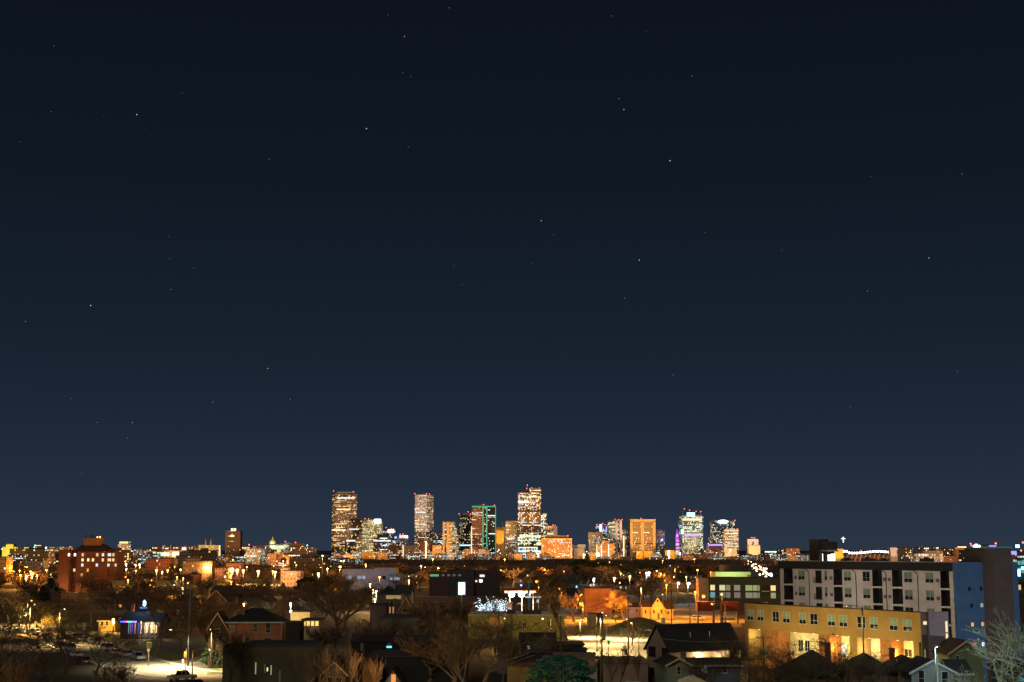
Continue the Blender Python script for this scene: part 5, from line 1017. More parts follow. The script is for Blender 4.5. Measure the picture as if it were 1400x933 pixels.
house('house', 'olive green gabled house with orange lit trim below the blue end wall', 'house', (X(1292, 228), 228, 0), 0, S(1292, 1338.5, 228), 8, Z(893.6, 228), Z(877, 228), 'gy', M_solive, M_shing3,
  [('f', S(1292, 1301, 228), Z(902, 228), .55, .55), ('f', S(1292, 1315.6, 228), Z(886, 228), .28, .5)], M_trimo)
house('house', 'dim teal house half hidden behind the pale bare tree at the right edge', 'house', (X(1372, 215), 215, 0), 0, 9, 8, Z(921, 215), Z(908, 215), 'gx', M_sblue, M_shing2, [('f', 1.5, Z(931, 215), 1, 1.1, M_lcyan)], M_trimw)
# big brown house right of centre
hx = Vector((X(913.5, 262), 262))
hz = R(25.5)
bh = house('house', 'big tan two storey house with a long black roof and black gable windows', 'house', (hx.x, hx.y, 0), hz, 15.4, 8.0, 6.1, 10.3, 'gx', M_stan, M_shing,
  [('l', 5.5, 4.7, 1.9, 1.6, None, M_rail), ('l', .8, 4.7, 2.3, 1.6, None, M_rail), ('l', 1.2, 1.2, 1.4, 1.3, None, M_rail), ('f', 2.6, 4.3, .85, 1.6, None, M_rail), ('f', 12.9, 4.3, .8, 1.5, None, M_rail)], None, None, [], 0)
mb = MB(); mb.box(0, 15.4, -3.2, -.003, 4.0, 4.18); mb.build('porch_roof', M_shing, bh)
mb = MB(); mb.box(.9, 14.8, -3.0, -.9, 0, 3.99); mb.build('ground_floor', M_stan, bh)
mb = MB(); mb.box(6.0, 6.7, -.28, -.003, 4.25, 4.55); mb.build('wall_light', B['amber'], bh); lamp_light(bh, (6.3, -.75, 4.75), (1, .70, .32), 3.0, 3)
lamp_light(bh, (11.5, -1.2, 4.9), (1, .74, .40), 2.2, 3)
for q in (5.6, 9.8): mb = MB(); mb.tube([(q, 1.8, 7), (q, 1.8, 9.1)], .08, 6); mb.build('vent_pipe', M_trimw, bh)
house('house', 'small grey green clapboard house with one white framed window beside the orange fence', 'house', (X(910.5, 238), 238, 0), R(6), S(910.5, 941, 238), 9, Z(909, 238), Z(901, 238), 'gy', M_sgreen, M_shing,
  [('f', S(910.5, 923.6, 238), Z(922, 238), .5, 1.2)], M_trimo)
house('house', 'low dim teal house behind bare twigs right of the grey green house', 'house', (X(942, 241), 242, 0), R(3), S(942, 1010, 242), 7, Z(910, 242), Z(901, 245), 'gx', M_sblue, M_shing2, [('f', 2, Z(920, 242), .8, 1, emi('dim cyan window', (.3,.5,.55), .3)), ('f', 5.4, Z(920, 242), .8, 1)], M_trimw)
# fences, tent, garage
def fence(label, x0, y0, x1, y1, h, m, name='wood_fence', n=None, d0=None, d1=None):
    a = G(x0, y0) if d0 is None else Vector((X(x0, d0), d0, 0)); b = G(x1, y1) if d1 is None else Vector((X(x1, d1), d1, 0)); L = (b - a).length; rz = atan2(b.y - a.y, b.x - a.x)
    t = thing(name, label, 'fence', (a.x, a.y, 0), rz); mb = MB(); k = int(L / .16)
    for i in range(k): mb.box(i * .16, i * .16 + .145, -.02, .02, .05, h + .05 * ((i * 7) % 3 - 1) * .4)
    mb.build('boards', m, t)
    for i in range(int(L / 2.4) + 1): mb = MB(); mb.box(i * 2.4 - .06, i * 2.4 + .06, .022, .12, 0, h + .08); mb.build('post', m, t)
    return t
M_fen = mat('orange stained boards', (.42,.22,.08), .8, 0, .25, 2); M_feny = mat('yellow pine boards', (.40,.30,.11), .8, 0, .2, 2)
fence('orange stained board fence below the small grey green house', 878, 0, 930, 0, 2.0 , M_fen, d0=243, d1=236)
fence('yellow board fence panels behind the dark evergreen bush', 694, 0, 748, 0, 3.3, M_feny, d0=262, d1=256)
mb = MB(); d = 227; t = thing('canopy_tent', 'small pitched cream canopy tent glowing at the bottom edge right of centre', 'canopy tent', (X(943.5, d), d, 0)); w2 = S(943.5, 962, d)
z1, z0 = Z(922.4, d), Z(932, d)
mb = MB()
for a, b in (((-w2, -w2), (w2, -w2)), ((w2, -w2), (w2, w2)), ((w2, w2), (-w2, w2)), ((-w2, w2), (-w2, -w2))): mb.poly([(*a, z0), (*b, z0), (0, 0, z1)])
mb.build('fabric_roof', mat('cream canvas', (.75,.62,.40), .8), t)
for a in (-1, 1):
    for b in (-1, 1): mb = MB(); mb.tube([(a * w2 * .95, b * w2 * .95, 0), (a * w2 * .95, b * w2 * .95, z0)], .04, 6); mb.build('leg', M_pole, t)
flat = lambda lab, x0, x1, y, d, dep, wm, rz=0, nm='garage', rm=None, **k: house(nm, lab, nm, (X(x0, d), d, 0), rz, S(x0, x1, d), dep, Z(y, d) - .25, Z(y, d), 'flat', wm, rm or M_roof, **k)
flat('flat roofed garage with a bright white wall and red door beside the evergreen bush', 793, 815, 915, 247, 8, M_swhite, doors=[('f', 1.4, .9, mat('red door paint', (.35,.05,.03), .6))], rm=mat('tan gravel roof', (.26,.21,.14), .9))
flat('long tan flat roof building behind the evergreen bush', 742, 812, 900, 268, 16, M_stan, R(-3), 'outbuilding', mat('tan gravel roof', (.26,.21,.14), .9))
flat('tan flat roofed garage left of the big tan house', 822, 884, 905, 262, 14, M_stan, 0, 'garage', mat('tan gravel roof', (.26,.21,.14), .9))
pw = thing('parapet_wall', 'low red brick parapet running along the tan flat roof', 'wall', (X(780, 276), 276, Z(902, 276)), R(14)); mb = MB(); mb.box(0, 7, 0, .3, 0, .5); mb.build('brick_wall', M_brick, pw)
M_sblack = siding('black siding', (.03,.03,.035))
house('house', 'black gabled house with pale blue bargeboards in front of the olive green wall', 'house', (X(733, 300), 300, 0), 0, S(733, 757, 300), 7, Z(881, 300), Z(870.5, 300), 'gy', M_sbrown, M_shing, [], mat('pale blue trim', (.30,.40,.46), .6))
house('house', 'long black roofed house directly behind the pale blue bargeboards', 'house', (X(712, 312), 310, 0), 0, S(712, 758, 310), 8, Z(879, 310), Z(866, 314), 'gx', M_sblack, M_shing, [('f', 1.4, Z(888, 310), .5, .7, emi('pale cyan glow', (.5,.8,.9), .5))])
flat('black flat roofed house right of the pale blue bargeboards', 754, 797, 881, 290, 10, M_sblack, 0, 'house')
flat('black flat roofed shed at the edge of the bright parking lot', 783, 801, 888, 284, 6, M_sblack, 0, 'shed')
flat('low black shed with a thin pale roof edge left of centre right', 717, 752, 891, 275, 7, M_sblack, 0, 'shed', mat('violet grey roof', (.07,.06,.08), .8))
flat('low dark carport behind the yellow fence panels', 700, 736, 903, 262, 5, M_sbrown, 0, 'shed')
house('house', 'dark house with a pale pink gable top among bare trees left of the olive wall', 'house', (X(680, 285), 285, 0), 0, S(680, 702, 285), 8, Z(881, 285), Z(873, 285), 'gy', mat('pale pink boards', (.20,.14,.15), .8), M_shing)
# olive green warehouse with two windows
gw2 = thing('warehouse', 'long olive green block wall building with two small white framed windows', 'warehouse', (X(640, 392), 392, 0), R(-1.0))
L_ = S(640, 771, 392); mb = MB(); mb.box(0, L_, 0, 22, 0, Z(841.6, 392)); mb.build('wall', mat('olive painted block', (.30,.31,.07), .85, 0, .2, .25), gw2)
mb = MB(); mb.box(-.15, L_ + .15, -.15, 22, Z(841.6, 392) + .002, Z(840.4, 392)); mb.build('roof_edge', mat('pale gravel roof', (.5,.5,.42), .8), gw2)
window(gw2, fr0, S(640, 714.6, 392), Z(859.6, 392), .85, 1.7, None, M_trimw); window(gw2, fr0, S(640, 748, 392), Z(856.6, 392), .85, 1.4, None, M_trimw)
mb = MB(); mb.box(S(640, 693, 392), S(640, 704.6, 392), 2, 5, Z(840.3, 392), Z(834.6, 392)); mb.build('roof_unit', M_band, gw2); mb = MB(); mb.box(S(640, 714, 392), S(640, 740, 392), 3, 7, Z(840.3, 392), Z(835.6, 392)); mb.build('roof_unit', M_band, gw2)
# ---- sodium street
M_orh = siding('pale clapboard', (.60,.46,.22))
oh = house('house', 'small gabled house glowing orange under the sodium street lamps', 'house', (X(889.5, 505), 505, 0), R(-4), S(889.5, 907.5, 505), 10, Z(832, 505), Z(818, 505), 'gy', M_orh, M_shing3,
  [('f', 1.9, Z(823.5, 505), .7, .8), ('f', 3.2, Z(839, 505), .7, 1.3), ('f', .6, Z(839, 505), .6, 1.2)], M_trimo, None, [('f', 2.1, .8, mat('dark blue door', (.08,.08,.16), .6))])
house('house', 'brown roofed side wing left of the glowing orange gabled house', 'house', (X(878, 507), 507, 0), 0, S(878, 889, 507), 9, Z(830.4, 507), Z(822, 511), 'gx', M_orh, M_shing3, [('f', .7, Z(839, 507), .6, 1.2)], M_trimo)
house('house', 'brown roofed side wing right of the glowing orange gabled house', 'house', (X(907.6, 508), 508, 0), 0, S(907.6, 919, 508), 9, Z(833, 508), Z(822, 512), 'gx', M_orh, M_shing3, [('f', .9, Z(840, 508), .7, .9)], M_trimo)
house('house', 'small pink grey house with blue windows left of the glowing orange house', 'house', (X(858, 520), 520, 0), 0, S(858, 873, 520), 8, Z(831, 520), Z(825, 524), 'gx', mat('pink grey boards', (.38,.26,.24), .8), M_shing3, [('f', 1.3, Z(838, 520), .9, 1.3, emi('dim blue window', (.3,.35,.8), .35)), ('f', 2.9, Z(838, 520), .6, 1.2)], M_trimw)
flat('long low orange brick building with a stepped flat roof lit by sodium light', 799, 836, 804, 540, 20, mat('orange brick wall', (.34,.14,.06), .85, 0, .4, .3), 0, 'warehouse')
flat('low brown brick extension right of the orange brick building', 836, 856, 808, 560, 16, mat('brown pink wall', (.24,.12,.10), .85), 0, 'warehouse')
flat('small bright yellow hut with one little window on the dirt lot', 803, 815.5, 838, 462, 5, M_syel, 0, 'hut', wins=[('f', .5, 1.4, .45, .7)])
flat('small dark hut touching the yellow hut', 816, 824, 838.5, 463, 4, mat('violet brown hut', (.10,.07,.07), .8), 0, 'hut')
for x0, x1, dd, lb in ((952, 976, 470, 'rust red freight container left of the pale lamp post'), (985, 1009, 474, 'rust red freight container right of the pale lamp post')):
    t = thing('freight_container', lb, 'container', (X(x0, dd), dd, 0)); L = S(x0, x1, dd); z0, z1 = Z(836, dd), Z(823, dd)
    mb = MB(); mb.box(0, L, 0, 2.4, z0, z1)
    for i in range(int(L / .5)): mb.box(i * .5 + .1, i * .5 + .3, -.05, -.002, z0 + .15, z1 - .15)
    mb.build('box', mat('rust red steel', (.20,.05,.025), .7, .2, .3), t)
    for i in (0.2, L - .5): mb = MB(); mb.box(i, i + .3, .3, 2.1, 0, z0 - .002); mb.build('support', M_rail, t)
mound = MB(); mc = G(878, 869); mound.lathe((mc.x, mc.y + 6, 0), [(13, -.1), (9.5, 1.6), (4, 4.0), (1.2, 4.7), (.1, 4.75)], 18); tag(mound.build('dirt_mound', mat('olive dirt', (.20,.16,.06), .95, 0, .3, .8)), 'olive dirt mound behind the big tan house roof', 'mound')
# chain link fence along the lot
a, b = G(773, 867), G(897, 876); L = (b - a).length
t = thing('chain_link_fence', 'chain link fence with pale posts along the bright parking lot', 'fence', (a.x, a.y, 0), atan2(b.y - a.y, b.x - a.x))
for i in range(int(L / 3) + 1): mb = MB(); mb.tube([(i * 3, 0, 0), (i * 3, 0, 2.6)], .05, 6); mb.build('post', M_pole, t)
mb = MB(); mb.tube([(0, 0, 2.6), (L, 0, 2.6)], .03, 5); mb.build('top_rail', M_pole, t)
mb = MB(); n = int(L / .5)
for i in range(n): mb.tube([(i * .5, 0, 0), (i * .5 + 1.3, 0, 2.6)], .008, 3); mb.tube([(i * .5 + 1.3, 0, 0), (i * .5, 0, 2.6)], .008, 3)
mb.build('wire_mesh', M_pole, t)
# billboard, gas station, decorated trees, dark school behind
d = 600; t = thing('billboard', 'tall glowing white and cyan screen on a post in the middle distance', 'billboard', (X(631.4, d), d, 0)); w2 = S(631.4, 636.2, d)
mb = MB(); mb.box(-w2, w2, 0, .5, Z(813.5, d), Z(796.2, d)); mb.build('screen_frame', emi('cyan glow frame', (.05, .75, .85), 1.6, True), t)
mb = MB(); mb.box(-w2 + .3, w2 - .3, -.06, -.002, Z(813, d), Z(797, d)); mb.build('screen', emi('white screen', (.85, 1, 1), 5, True), t)
mb = MB(); mb.tube([(0, .3, 0), (0, .3, Z(813.5, d))], .25, 8); mb.build('post', M_pole, t); lamp_light(t, (0, -1.2, Z(805, d)), (.5,.85,1), 1.2, 6)
mb = MB(); mb.box(w2 * .2, w2 * .9, -.1, -.062, Z(813.2, d), Z(811.4, d)); mb.build('red_panel', emi('red panel', (1,.1,.2), 1.5), t)
tower('school', 'long dark blue grey school building behind the glowing screen', 'school', 760,
  [('wing', 587, 611, None, 783, None, 2, mat('dark brown brick wall', (.07,.05,.055), .9), 20), ('main', 611, 648, None, 779.6, None, 0, mat('dark slate wall', (.045,.055,.075), .9), 22), ('right_wing', 648, 683, None, 780.6, None, 3, mat('dark plum wall', (.06,.045,.055), .9), 20)],
  [('lit_window', 656, 662.5, 786, 789, 2.9, .2, emi('pinkish lit window', (1,.8,.75), 1.3)), ('lit_window', 655.5, 659.5, 793, 796, 2.9, .2, e_signw), ('lit_window', 650, 652.4, 793.6, 796, 2.9, .2, M_lwarm), ('lit_panel', 588, 600, 785.4, 788.4, 1.9, .2, emi('mint lit panel', (.2,.6,.3), .6))] +
  [('window', 604 + k * 7.5, 608 + k * 7.5, 785.4, 788, (1.9 if k == 0 else -.1), .2, emi('dim pink window', (.5,.35,.3), .22)) for k in range(4)])
d = 505; t = thing('fuel_station', 'brightly lit fuel station canopy on slim columns with glaring ceiling lights', 'fuel station', (X(715, d), d, 0)); cz = Z(811, d)
mb = MB(); mb.box(S(715, 690, d), S(715, 733, d), 0, 9, cz, cz + .7); mb.build('canopy', mat('pinkish white canopy', (.6,.5,.5), .6), t)
for xx in (697, 713.6, 729): mb = MB(); q = S(715, xx, d); mb.box(q - .15, q + .15, 4, 4.3, 0, cz - .002); mb.build('column', M_trimw, t)
for xx in (699.5, 713, 723.5): mb = MB(); q = S(715, xx, d); r_ = 1.1 if xx < 720 else .5; mb.ball((q, -.4, cz - .5), r_, 12, 8, sz=.9); mb.build('canopy_light', emi('peach white lamp', (1,.84,.66), 14), t, True); lamp_light(t, (q, -2.0, cz - 1.4), (1,.72,.48), 1.5, 8)
mb = MB(); mb.box(S(715, 702, d), S(715, 706, d), 7, 8.5, 0, 2.2); mb.build('kiosk', M_trimw, t)
for xx in (707, 719): mb = MB(); q = S(715, xx, d); mb.box(q - .4, q + .4, 3, 3.5, 0, 1.7); mb.build('fuel_pump', mat('orange pump', (.5,.18,.05), .5), t)
flat('low shop with white lit front left of the fuel station', 676, 700, 824, 500, 7, mat('white shop wall', (.6,.6,.58), .7), 0, 'shop', wins=[('f', 1, .6, 4, 1.6, M_lcool), ('f', 6, .6, 3, 1.6, M_lcool)])
t = thing('sign_pylon', 'tall blue sign pylon beside the fuel station', 'sign', (X(723, 480), 480, 0)); mb = MB(); mb.box(-.3, .3, 0, .4, 0, Z(797, 480)); mb.build('pylon', mat('blue painted steel', (.05,.25,.42), .5), t); mb = MB(); mb.box(-1.2, 4.4, -.1, .3, Z(817.4, 480), Z(815.4, 480)); mb.build('sign_board', emi('pale cyan sign board', (.8,1,.9), .9), t)
# trees wrapped in white fairy lights
for i, (xx, yt, dd) in enumerate(((658, 826, 458), (663, 816, 462), (669.5, 816, 466), (675, 817, 462), (680.5, 816, 468), (686, 820, 462), (691, 828, 458), (671, 828, 455))):
    t = thing('decorated_tree', 'small bare tree wrapped in white fairy lights, ' + ['lowest at the left end', 'tall, left of the row', 'tall, second from left', 'tall, in the middle', 'tall with dense lights', 'right of the tall ones', 'low at the right end', 'low in front of the row'][i], 'tree', (X(xx, dd), dd, 0), i * 1.1, 'trees wrapped in fairy lights'); h = Z(yt, dd)
    sg = skel(random.Random(60 + i), h, .12, (6, 4, 3), spread=.5, up=.35, rmin=.04)
    link('trunk', wood(sg, 0, 1, 'trunk', M_bark), t); link('crown', wood(sg, 2, 9, 'crown', M_twig), t)
    mb = MB(); r_ = random.Random(i)
    for pts, rad, lv in sg:
        for p in pts:
            if r_.random() < (.75 if lv < 2 else .5): mb.ball(p + Vector((0, -.1, 0)), .10, 4, 3)
    mb.tube([(0, -.16, .3), (0, -.16, h * .55)], .10, 5)
    mb.build('fairy_lights', emi('fairy lights', (.66,.90,1), 3.4), t); lamp_light(t, (0, -.8, h * .4), (.7,.9,1), .7, 3)
# street and yard lamps in the middle
for a in ((734, 794.4, 505, 'sodium', 'orange lamp on a tall pole right of the fuel station', dict(E=3.4, arm=(-.6, 0), rad=.55)),
          (764, 804, 520, 'sodium', 'orange white lamp behind the tall black tree', dict(E=2.6, arm=(-.8, 0), rad=.45)),
          (794.5, 824.5, 500, 'sodium', 'low glaring orange lamp at the corner of the orange brick building', dict(E=3.2, arm=(-.6, -1), rad=.7)),
          (961, 814.6, 470, 'sodium', 'orange lamp on a pale post left of the dark green block', dict(E=3.5, arm=(-3.4, 0), rad=.5)),
          (876, 804.6, 545, 'amber', 'dull pink lamp post above the glowing orange house', dict(E=1.2, arm=(0, -.2), rad=.25)),
          (927, 796.6, 640, 'cool', 'green white lamp above the sodium street, left of a pair', dict(E=1.6, arm=(.4, -.3), rad=.6)),
          (941, 797, 650, 'cool', 'green white lamp above the sodium street, right of a pair', dict(E=1.6, arm=(.4, -.3), rad=.75))):
    plamp(*a[:5], **a[5])
for i, (xx, E) in enumerate(((840, 10), (905, 10), (985, 10), (795, 8))):   # kerbside sodium lamps of the orange street
    street_lamp((X(xx, 492), 490), 9.0, 'sodium', ['slim sodium lamp post at the left end of the orange street', 'slim sodium lamp post in front of the glowing orange house', 'slim sodium lamp post before the red containers', 'slim sodium lamp post near the yellow hut'][i], E, (0, 1.2), rad=.14)
plamp(972, 826, 430, 'sodium', 'pale curved lamp post rising over the big tan house roof', 1.5, arm=(-4, 0), rad=.2, thick=.16)
plamp(823, 838, 345, 'white', 'lamp post with a spotlight over the bright parking lot', 10, arm=(1.5, 2), kind='SPOT', rad=.12)
plamp(828, 842, 371, 'white', 'lamp post standing in the middle of the bright parking lot', 11, arm=(1.5, 0), kind='SPOT', rad=.1)
plamp(800, 846, 400, 'white', 'lamp post at the far side of the bright parking lot, left one', 11, arm=(1.5, -1), kind='SPOT', rad=.12)
plamp(856, 847, 392, 'white', 'lamp post at the far side of the bright parking lot, right one', 11, arm=(-1.5, -1), kind='SPOT', rad=.12)
plamp(862, 852, 330, 'white', 'short lamp post by the small yellow lit tree', 4.0, arm=(-1.5, 2), kind='SPOT', rad=.12)
plamp(742, 846, 350, 'amber', 'lamp post beside the olive green wall', 4.5, arm=(-2, -3), rad=.14)
plamp(690, 846, 350, 'amber', 'dim lamp post in front of the olive green wall', 2.2, arm=(1, -3), rad=.10)
street_lamp((X(1176.5, 226), 226), Z(829.5, 226), 'white', 'tall slim grey parking lot lamp post in front of the yellow block', .6, (-2.4, 0), 'SPOT', rad=.06, thick=.13)
# lamps around the near right houses (light the facades)
for u_, E in ((4, 1.4), (14, 1.5), (25, 1.6), (36, 1.6), (44, 1.4)):           # added spots, hidden by the hip roofs, brightening the yellow block
    C_ = Vector((Y0.x + Yd.x * u_ + sin(Yrz) * 11, Y0.y + Yd.y * u_ - cos(Yrz) * 11, 4.5)); T_ = Vector((Y0.x + Yd.x * u_, Y0.y + Yd.y * u_, 10)); lamp_light(None, C_, (1, .78, .38), E, 12, 'SPOT', .15, 125, T_)
street_lamp((X(1262, 200), 196), 11.0, 'cool', 'pale teal lamp post in front of the blue grey gabled house', .4, (0, -.9), rad=.06, thick=.10)
# utility poles and cables in the middle and right
P = {}
P['a'] = utility_pole(858, 888, 804, 'tall pole left of the big tan house carrying several cables', trans=0, arms=3)
P['b'] = utility_pole(917, 872, 771, 'very tall thin pole right of the glowing orange house', d=400, arms=2, r=.12)
P['c'] = utility_pole(822, 940, 850, 'brown pole with a dark box in front of the bright lot', arms=1, trans=1)
P['d'] = utility_pole(766, 925, 842, 'brown pole in front of the olive green wall right of its windows', arms=1)
P['e'] = utility_pole(984, 880, 815, 'dark pole between the two red containers', d=400, arms=2)
P['f'] = utility_pole(1041, 960, 868, 'leaning pole with two blue transformers before the yellow block', arms=1, trans=2)
P['g'] = utility_pole(699, 900, 836, 'thin pole in front of the olive green wall left of its windows', d=330, arms=1, r=.1)
P['h'] = utility_pole(942, 860, 812, 'pale pole with a white cabinet right of the glowing orange house', d=430, arms=1, m=M_pole)
P['i'] = utility_pole(1275, 960, 896, 'short pale teal pole in front of the blue grey gabled house', d=190, arms=0, m=mat('pale teal pole', (.35,.45,.42), .7))
rt = Vector((X(1080, 470), 470, 9.5)); lf = Vector((X(600, 380), 380, 12))
for k in range(3):
    z = Vector((0, 0, -.5 - 1.1 * k)); o = Vector((.5 - .5 * k, 0, 0))
    wire(P['a'] + z + o, P['b'] + Vector((0, 0, -5.2 - 1.2 * k)), .5, 'cable %s from the tall pole towards the very tall thin pole' % ['highest', 'middle', 'lowest'][k]); wire(P['b'] + Vector((0, 0, -5.2 - 1.2 * k)), P['e'] + z, .5, 'cable %s between the very tall thin pole and the dark pole by the containers' % ['highest', 'middle', 'lowest'][k])
    wire(P['d'] + z * .8 + Vector((0, 0, 1)), P['a'] + z + o, .9, 'cable %s crossing over the bright lot' % ['highest', 'middle', 'lowest'][k])
wire(P['g'] - Vector((0, 0, .5)), P['d'] - Vector((0, 0, .5)), .6, 'single cable in front of the olive green wall')
wire(P['c'] - Vector((0, 0, .5)), P['f'] - Vector((0, 0, .5)), 1.6, 'long sagging cable from the brown pole to the leaning pole')
wire(P['e'] - Vector((0, 0, .5)), rt, .5, 'cable running from the dark pole by the containers to the right')
# traffic signal, signs in the lot
t = thing('traffic_signal', 'traffic signal showing green at the far edge of the bright lot', 'traffic light', (X(831, 330), 330, 0)); q = Z(874, 330)
mb = MB(); mb.tube([(0, 0, 0), (0, 0, q)], .07, 6); mb.build('pole', M_rail, t); mb = MB(); mb.box(-.22, .22, -.2, .0, q - 1.2, q + .2); hd = mb.build('signal_head', M_rail, t); mb = MB(); mb.ball((0, -.22, q - .05), .16, 8, 5); mb.build('green_lens', B['green'], hd); mb = MB(); mb.ball((0, -.22, q - .9), .14, 8, 5); mb.build('red_lens', M_tail, hd)
t = thing('road_sign', 'small green and white road sign standing on the sodium street', 'sign', (X(905.4, 395), 395, 0)); mb = MB(); mb.box(S(905.4, 902.6, 395), S(905.4, 905.2, 395), -.03, .0, Z(853.5, 395), Z(844.5, 395)); mb.box(S(905.4, 905.8, 395), S(905.4, 908.4, 395), -.03, .0, Z(853.5, 395), Z(844.5, 395)); mb.build('sign_panel', mat('pale green sheet', (.6,.72,.55), .5), t); mb = MB(); mb.tube([(0, .03, 0), (0, .03, Z(845, 395))], .05, 6); mb.build('post', M_pole, t)
t = thing('traffic_cone_post', 'orange delineator post standing in the bright lot', 'post', (X(795, 322), 322, 0)); mb = MB(); mb.lathe((0, 0, 0), [(.2, 0), (.2, .05), (.06, .06), (.06, 1.0), (.01, 1.05)], 10); mb.build('tube', mat('orange plastic', (.7,.16,.03), .5), t)
# bright road crowded with headlights far right
r_ = random.Random(5)
for i in range(48):
    tt = r_.random(); xx = 1018 + tt * 34 + r_.uniform(-4, 12); yy = 769 + tt * 19 + r_.uniform(-4, 3.5); dd = 2400 - 1500 * tt
    k = r_.choice(['white', 'white', 'cool', 'amber', 'sodium']); rr = .35 + (.5 - .3 * tt) + r_.uniform(0, .3)
    p = Pt(xx, yy, dd); t = thing('street_lamp', 'glaring %s lamp in the dense cluster lining the avenue behind the dark green block' % {'white': 'white', 'cool': 'blue white', 'amber': 'amber', 'sodium': 'orange'}[k], 'street lamp', (p.x, dd, 0), 0, 'lamps crowding the bright avenue, ' + k)
    mb = MB(); mb.tube([(0, 0, 0), (0, 0, p.z)], .12, 5); mb.build('pole', M_pole, t); mb = MB(); mb.ball((0, -.2, p.z), rr, 8, 5); mb.build('bulb', B[k], t)
def region(x):
    for a, s in ((85, 'left of the brick block'), (200, 'right of the brick block'), (305, 'below the lit hall'), (440, 'below the capitol'), (560, 'left of the rose tower'), (690, 'below the neon tower'), (800, 'below the tallest tower'), (930, 'below the orange tower'), (1070, 'near the green block')):
        if x < a: return s
    return 'behind the cream block'
# ================================================================== LEFT
# red brick apartment tower
d = 830; t = thing('apartment_block', 'large red brick apartment block with a hipped roof and orange penthouse at the left', 'apartment block', (X(83, d), d, 0), 0); sx = lambda x: S(83, x, d); zz = lambda y: Z(y, d)
M_rb = mat('red brick far', (.23,.075,.03), .85, 0, .15, .12)
mb = MB(); mb.box(0, sx(98), -4, 10, 0, zz(753)); mb.prism_y([(0, zz(753) + .002), (sx(98), zz(753) + .002), (sx(98), zz(754)+ .6), (sx(90), zz(751.4))], -4, 10); mb.build('left_wing', M_rb, t)
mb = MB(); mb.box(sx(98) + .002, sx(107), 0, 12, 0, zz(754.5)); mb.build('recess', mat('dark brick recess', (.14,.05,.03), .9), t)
mb = MB(); mb.box(sx(107) + .002, sx(161), -3, 12, 0, zz(754.5)); mb.build('right_wing', M_rb, t)
mb = MB(); mb.box(sx(98), sx(150), .5, 11, zz(754.4), zz(751)); mb.build('attic', mat('dark red attic', (.12,.05,.04), .9), t)
rf = MB(); a0, a1, b0, b1 = sx(102.5), sx(146), sx(111), sx(138); z0, z1 = zz(751) + .003, zz(744.2)
c = [(a0, -1, z0), (a1, -1, z0), (a1, 12, z0), (a0, 12, z0)]; e = [(b0, 3, z1), (b1, 3, z1), (b1, 8, z1), (b0, 8, z1)]
for k in range(4): k2 = (k + 1) % 4; rf.poly([c[k], c[k2], e[k2], e[k]])
rf.poly(e); rf.build('roof', mat('dark brown tiles', (.05,.03,.028), .9), t)
mb = MB(); mb.box(sx(112), sx(136), 1.5, 7, zz(746), zz(736.4)); mb.box(sx(111.6), sx(136.4), 1.3, 7.2, zz(736.4) + .002, zz(735.8)); ph = mb.build('penthouse', mat('orange brown render', (.33,.17,.06), .85), t)
for xx in (113.8, 121, 124.6, 128.6): mb = MB(); mb.tube([(sx(xx), 3, zz(736)), (sx(xx), 3, zz(731))], .28, 5); mb.build('antenna', M_rail, ph)
for xx in (131, 134.6): mb = MB(); mb.ball((sx(xx), 1, zz(734.6)), .4, 8, 5); mb.build('roof_lamp', B['amber'], ph)
fa, fb = (Vector((0, -4, 0)), Vector((1, 0, 0)), Vector((0, -1, 0))), (Vector((0, -3, 0)), Vector((1, 0, 0)), Vector((0, -1, 0)))
lits = {(0,0):M_lwht,(1,0):M_lwht,(3,1):M_lwarm,(4,1):M_lwarm,(5,0):M_lcream,(6,0):M_lcool,(7,0):M_lcool,(6,1):M_lyel,(7,1):M_lyel,(8,1):M_lwarm,(9,0):M_lcream,(2,0):M_lcream,(2,1):M_lwarm,(2,2):M_lcool,(5,2):M_lcool,(1,3):M_lyel,(2,4):M_lyel,(8,0):M_lcool,(9,1):M_lyel,(10,2):M_lcream,(3,3):M_lor,(7,2):M_lcool}
Mdk = mat('unlit window', (.10,.09,.09), .3)
for j, xx in enumerate((95.3, 100.6, 113.4, 121.2, 127.6, 133.2, 141, 142 + 7, 150.6, 155.2, 158.8)):
    for fl, y in enumerate((760.6, 767.6, 774.6, 781.6, 788.4)):
        f_ = fa if xx < 97 else ((Vector((0, 0, 0)), Vector((1, 0, 0)), Vector((0, -1, 0))) if xx < 106 else fb)
        m = lits.get((j, fl), Mdk); window(t, f_, sx(xx), zz(y), 1.2, 1.6, m, M_rb if m is Mdk else M_trimo, 0, False, t=.1, proud=.1)
for q, E in (((sx(90), -12, 3), 3.0), ((sx(114), -9, 2.5), 1.2)): lamp_light(t, q, (1,.66,.32), E * .35, 8)
lamp_light(t, (sx(130), -40, 16), SOD, .22, 30); 
# street corner, brick house, low building
hz = R(8); q0 = Vector((X(337, 300), 300))
bw_ = S(337, 388, 300)
bhs = house('house', 'red brick two storey house with a dark hipped roof and pale blue fascia', 'house', (X(310, 299), 299, 0), R(3), S(310, 386, 300), 9, Z(851, 300), Z(832, 303), 'hip', M_brick, M_shing,
  [('f', S(310, 348, 300), Z(863.5, 300), .8, 1.75, None), ('f', S(310, 365, 300), Z(865, 300), .95, 2.0, None), ('f', S(310, 338.6, 300), Z(880, 300), .8, 1.4, None), ('f', S(310, 363.4, 300), Z(885, 300), 1.2, 1.9, None), ('f', S(310, 317, 300), Z(863, 300), .7, 1.4, None)], mat('pale blue trim', (.30,.40,.46), .6), (S(310, 332, 300), 2.5, Z(830, 302)))
mb = MB(); w9 = S(310, 386, 300); mb.tube([(w9 + .05, -.08, 0), (w9 + .05, -.08, Z(852, 300))], .09, 6); mb.build('downpipe', mat('pale blue trim', (.30,.40,.46), .6), bhs)
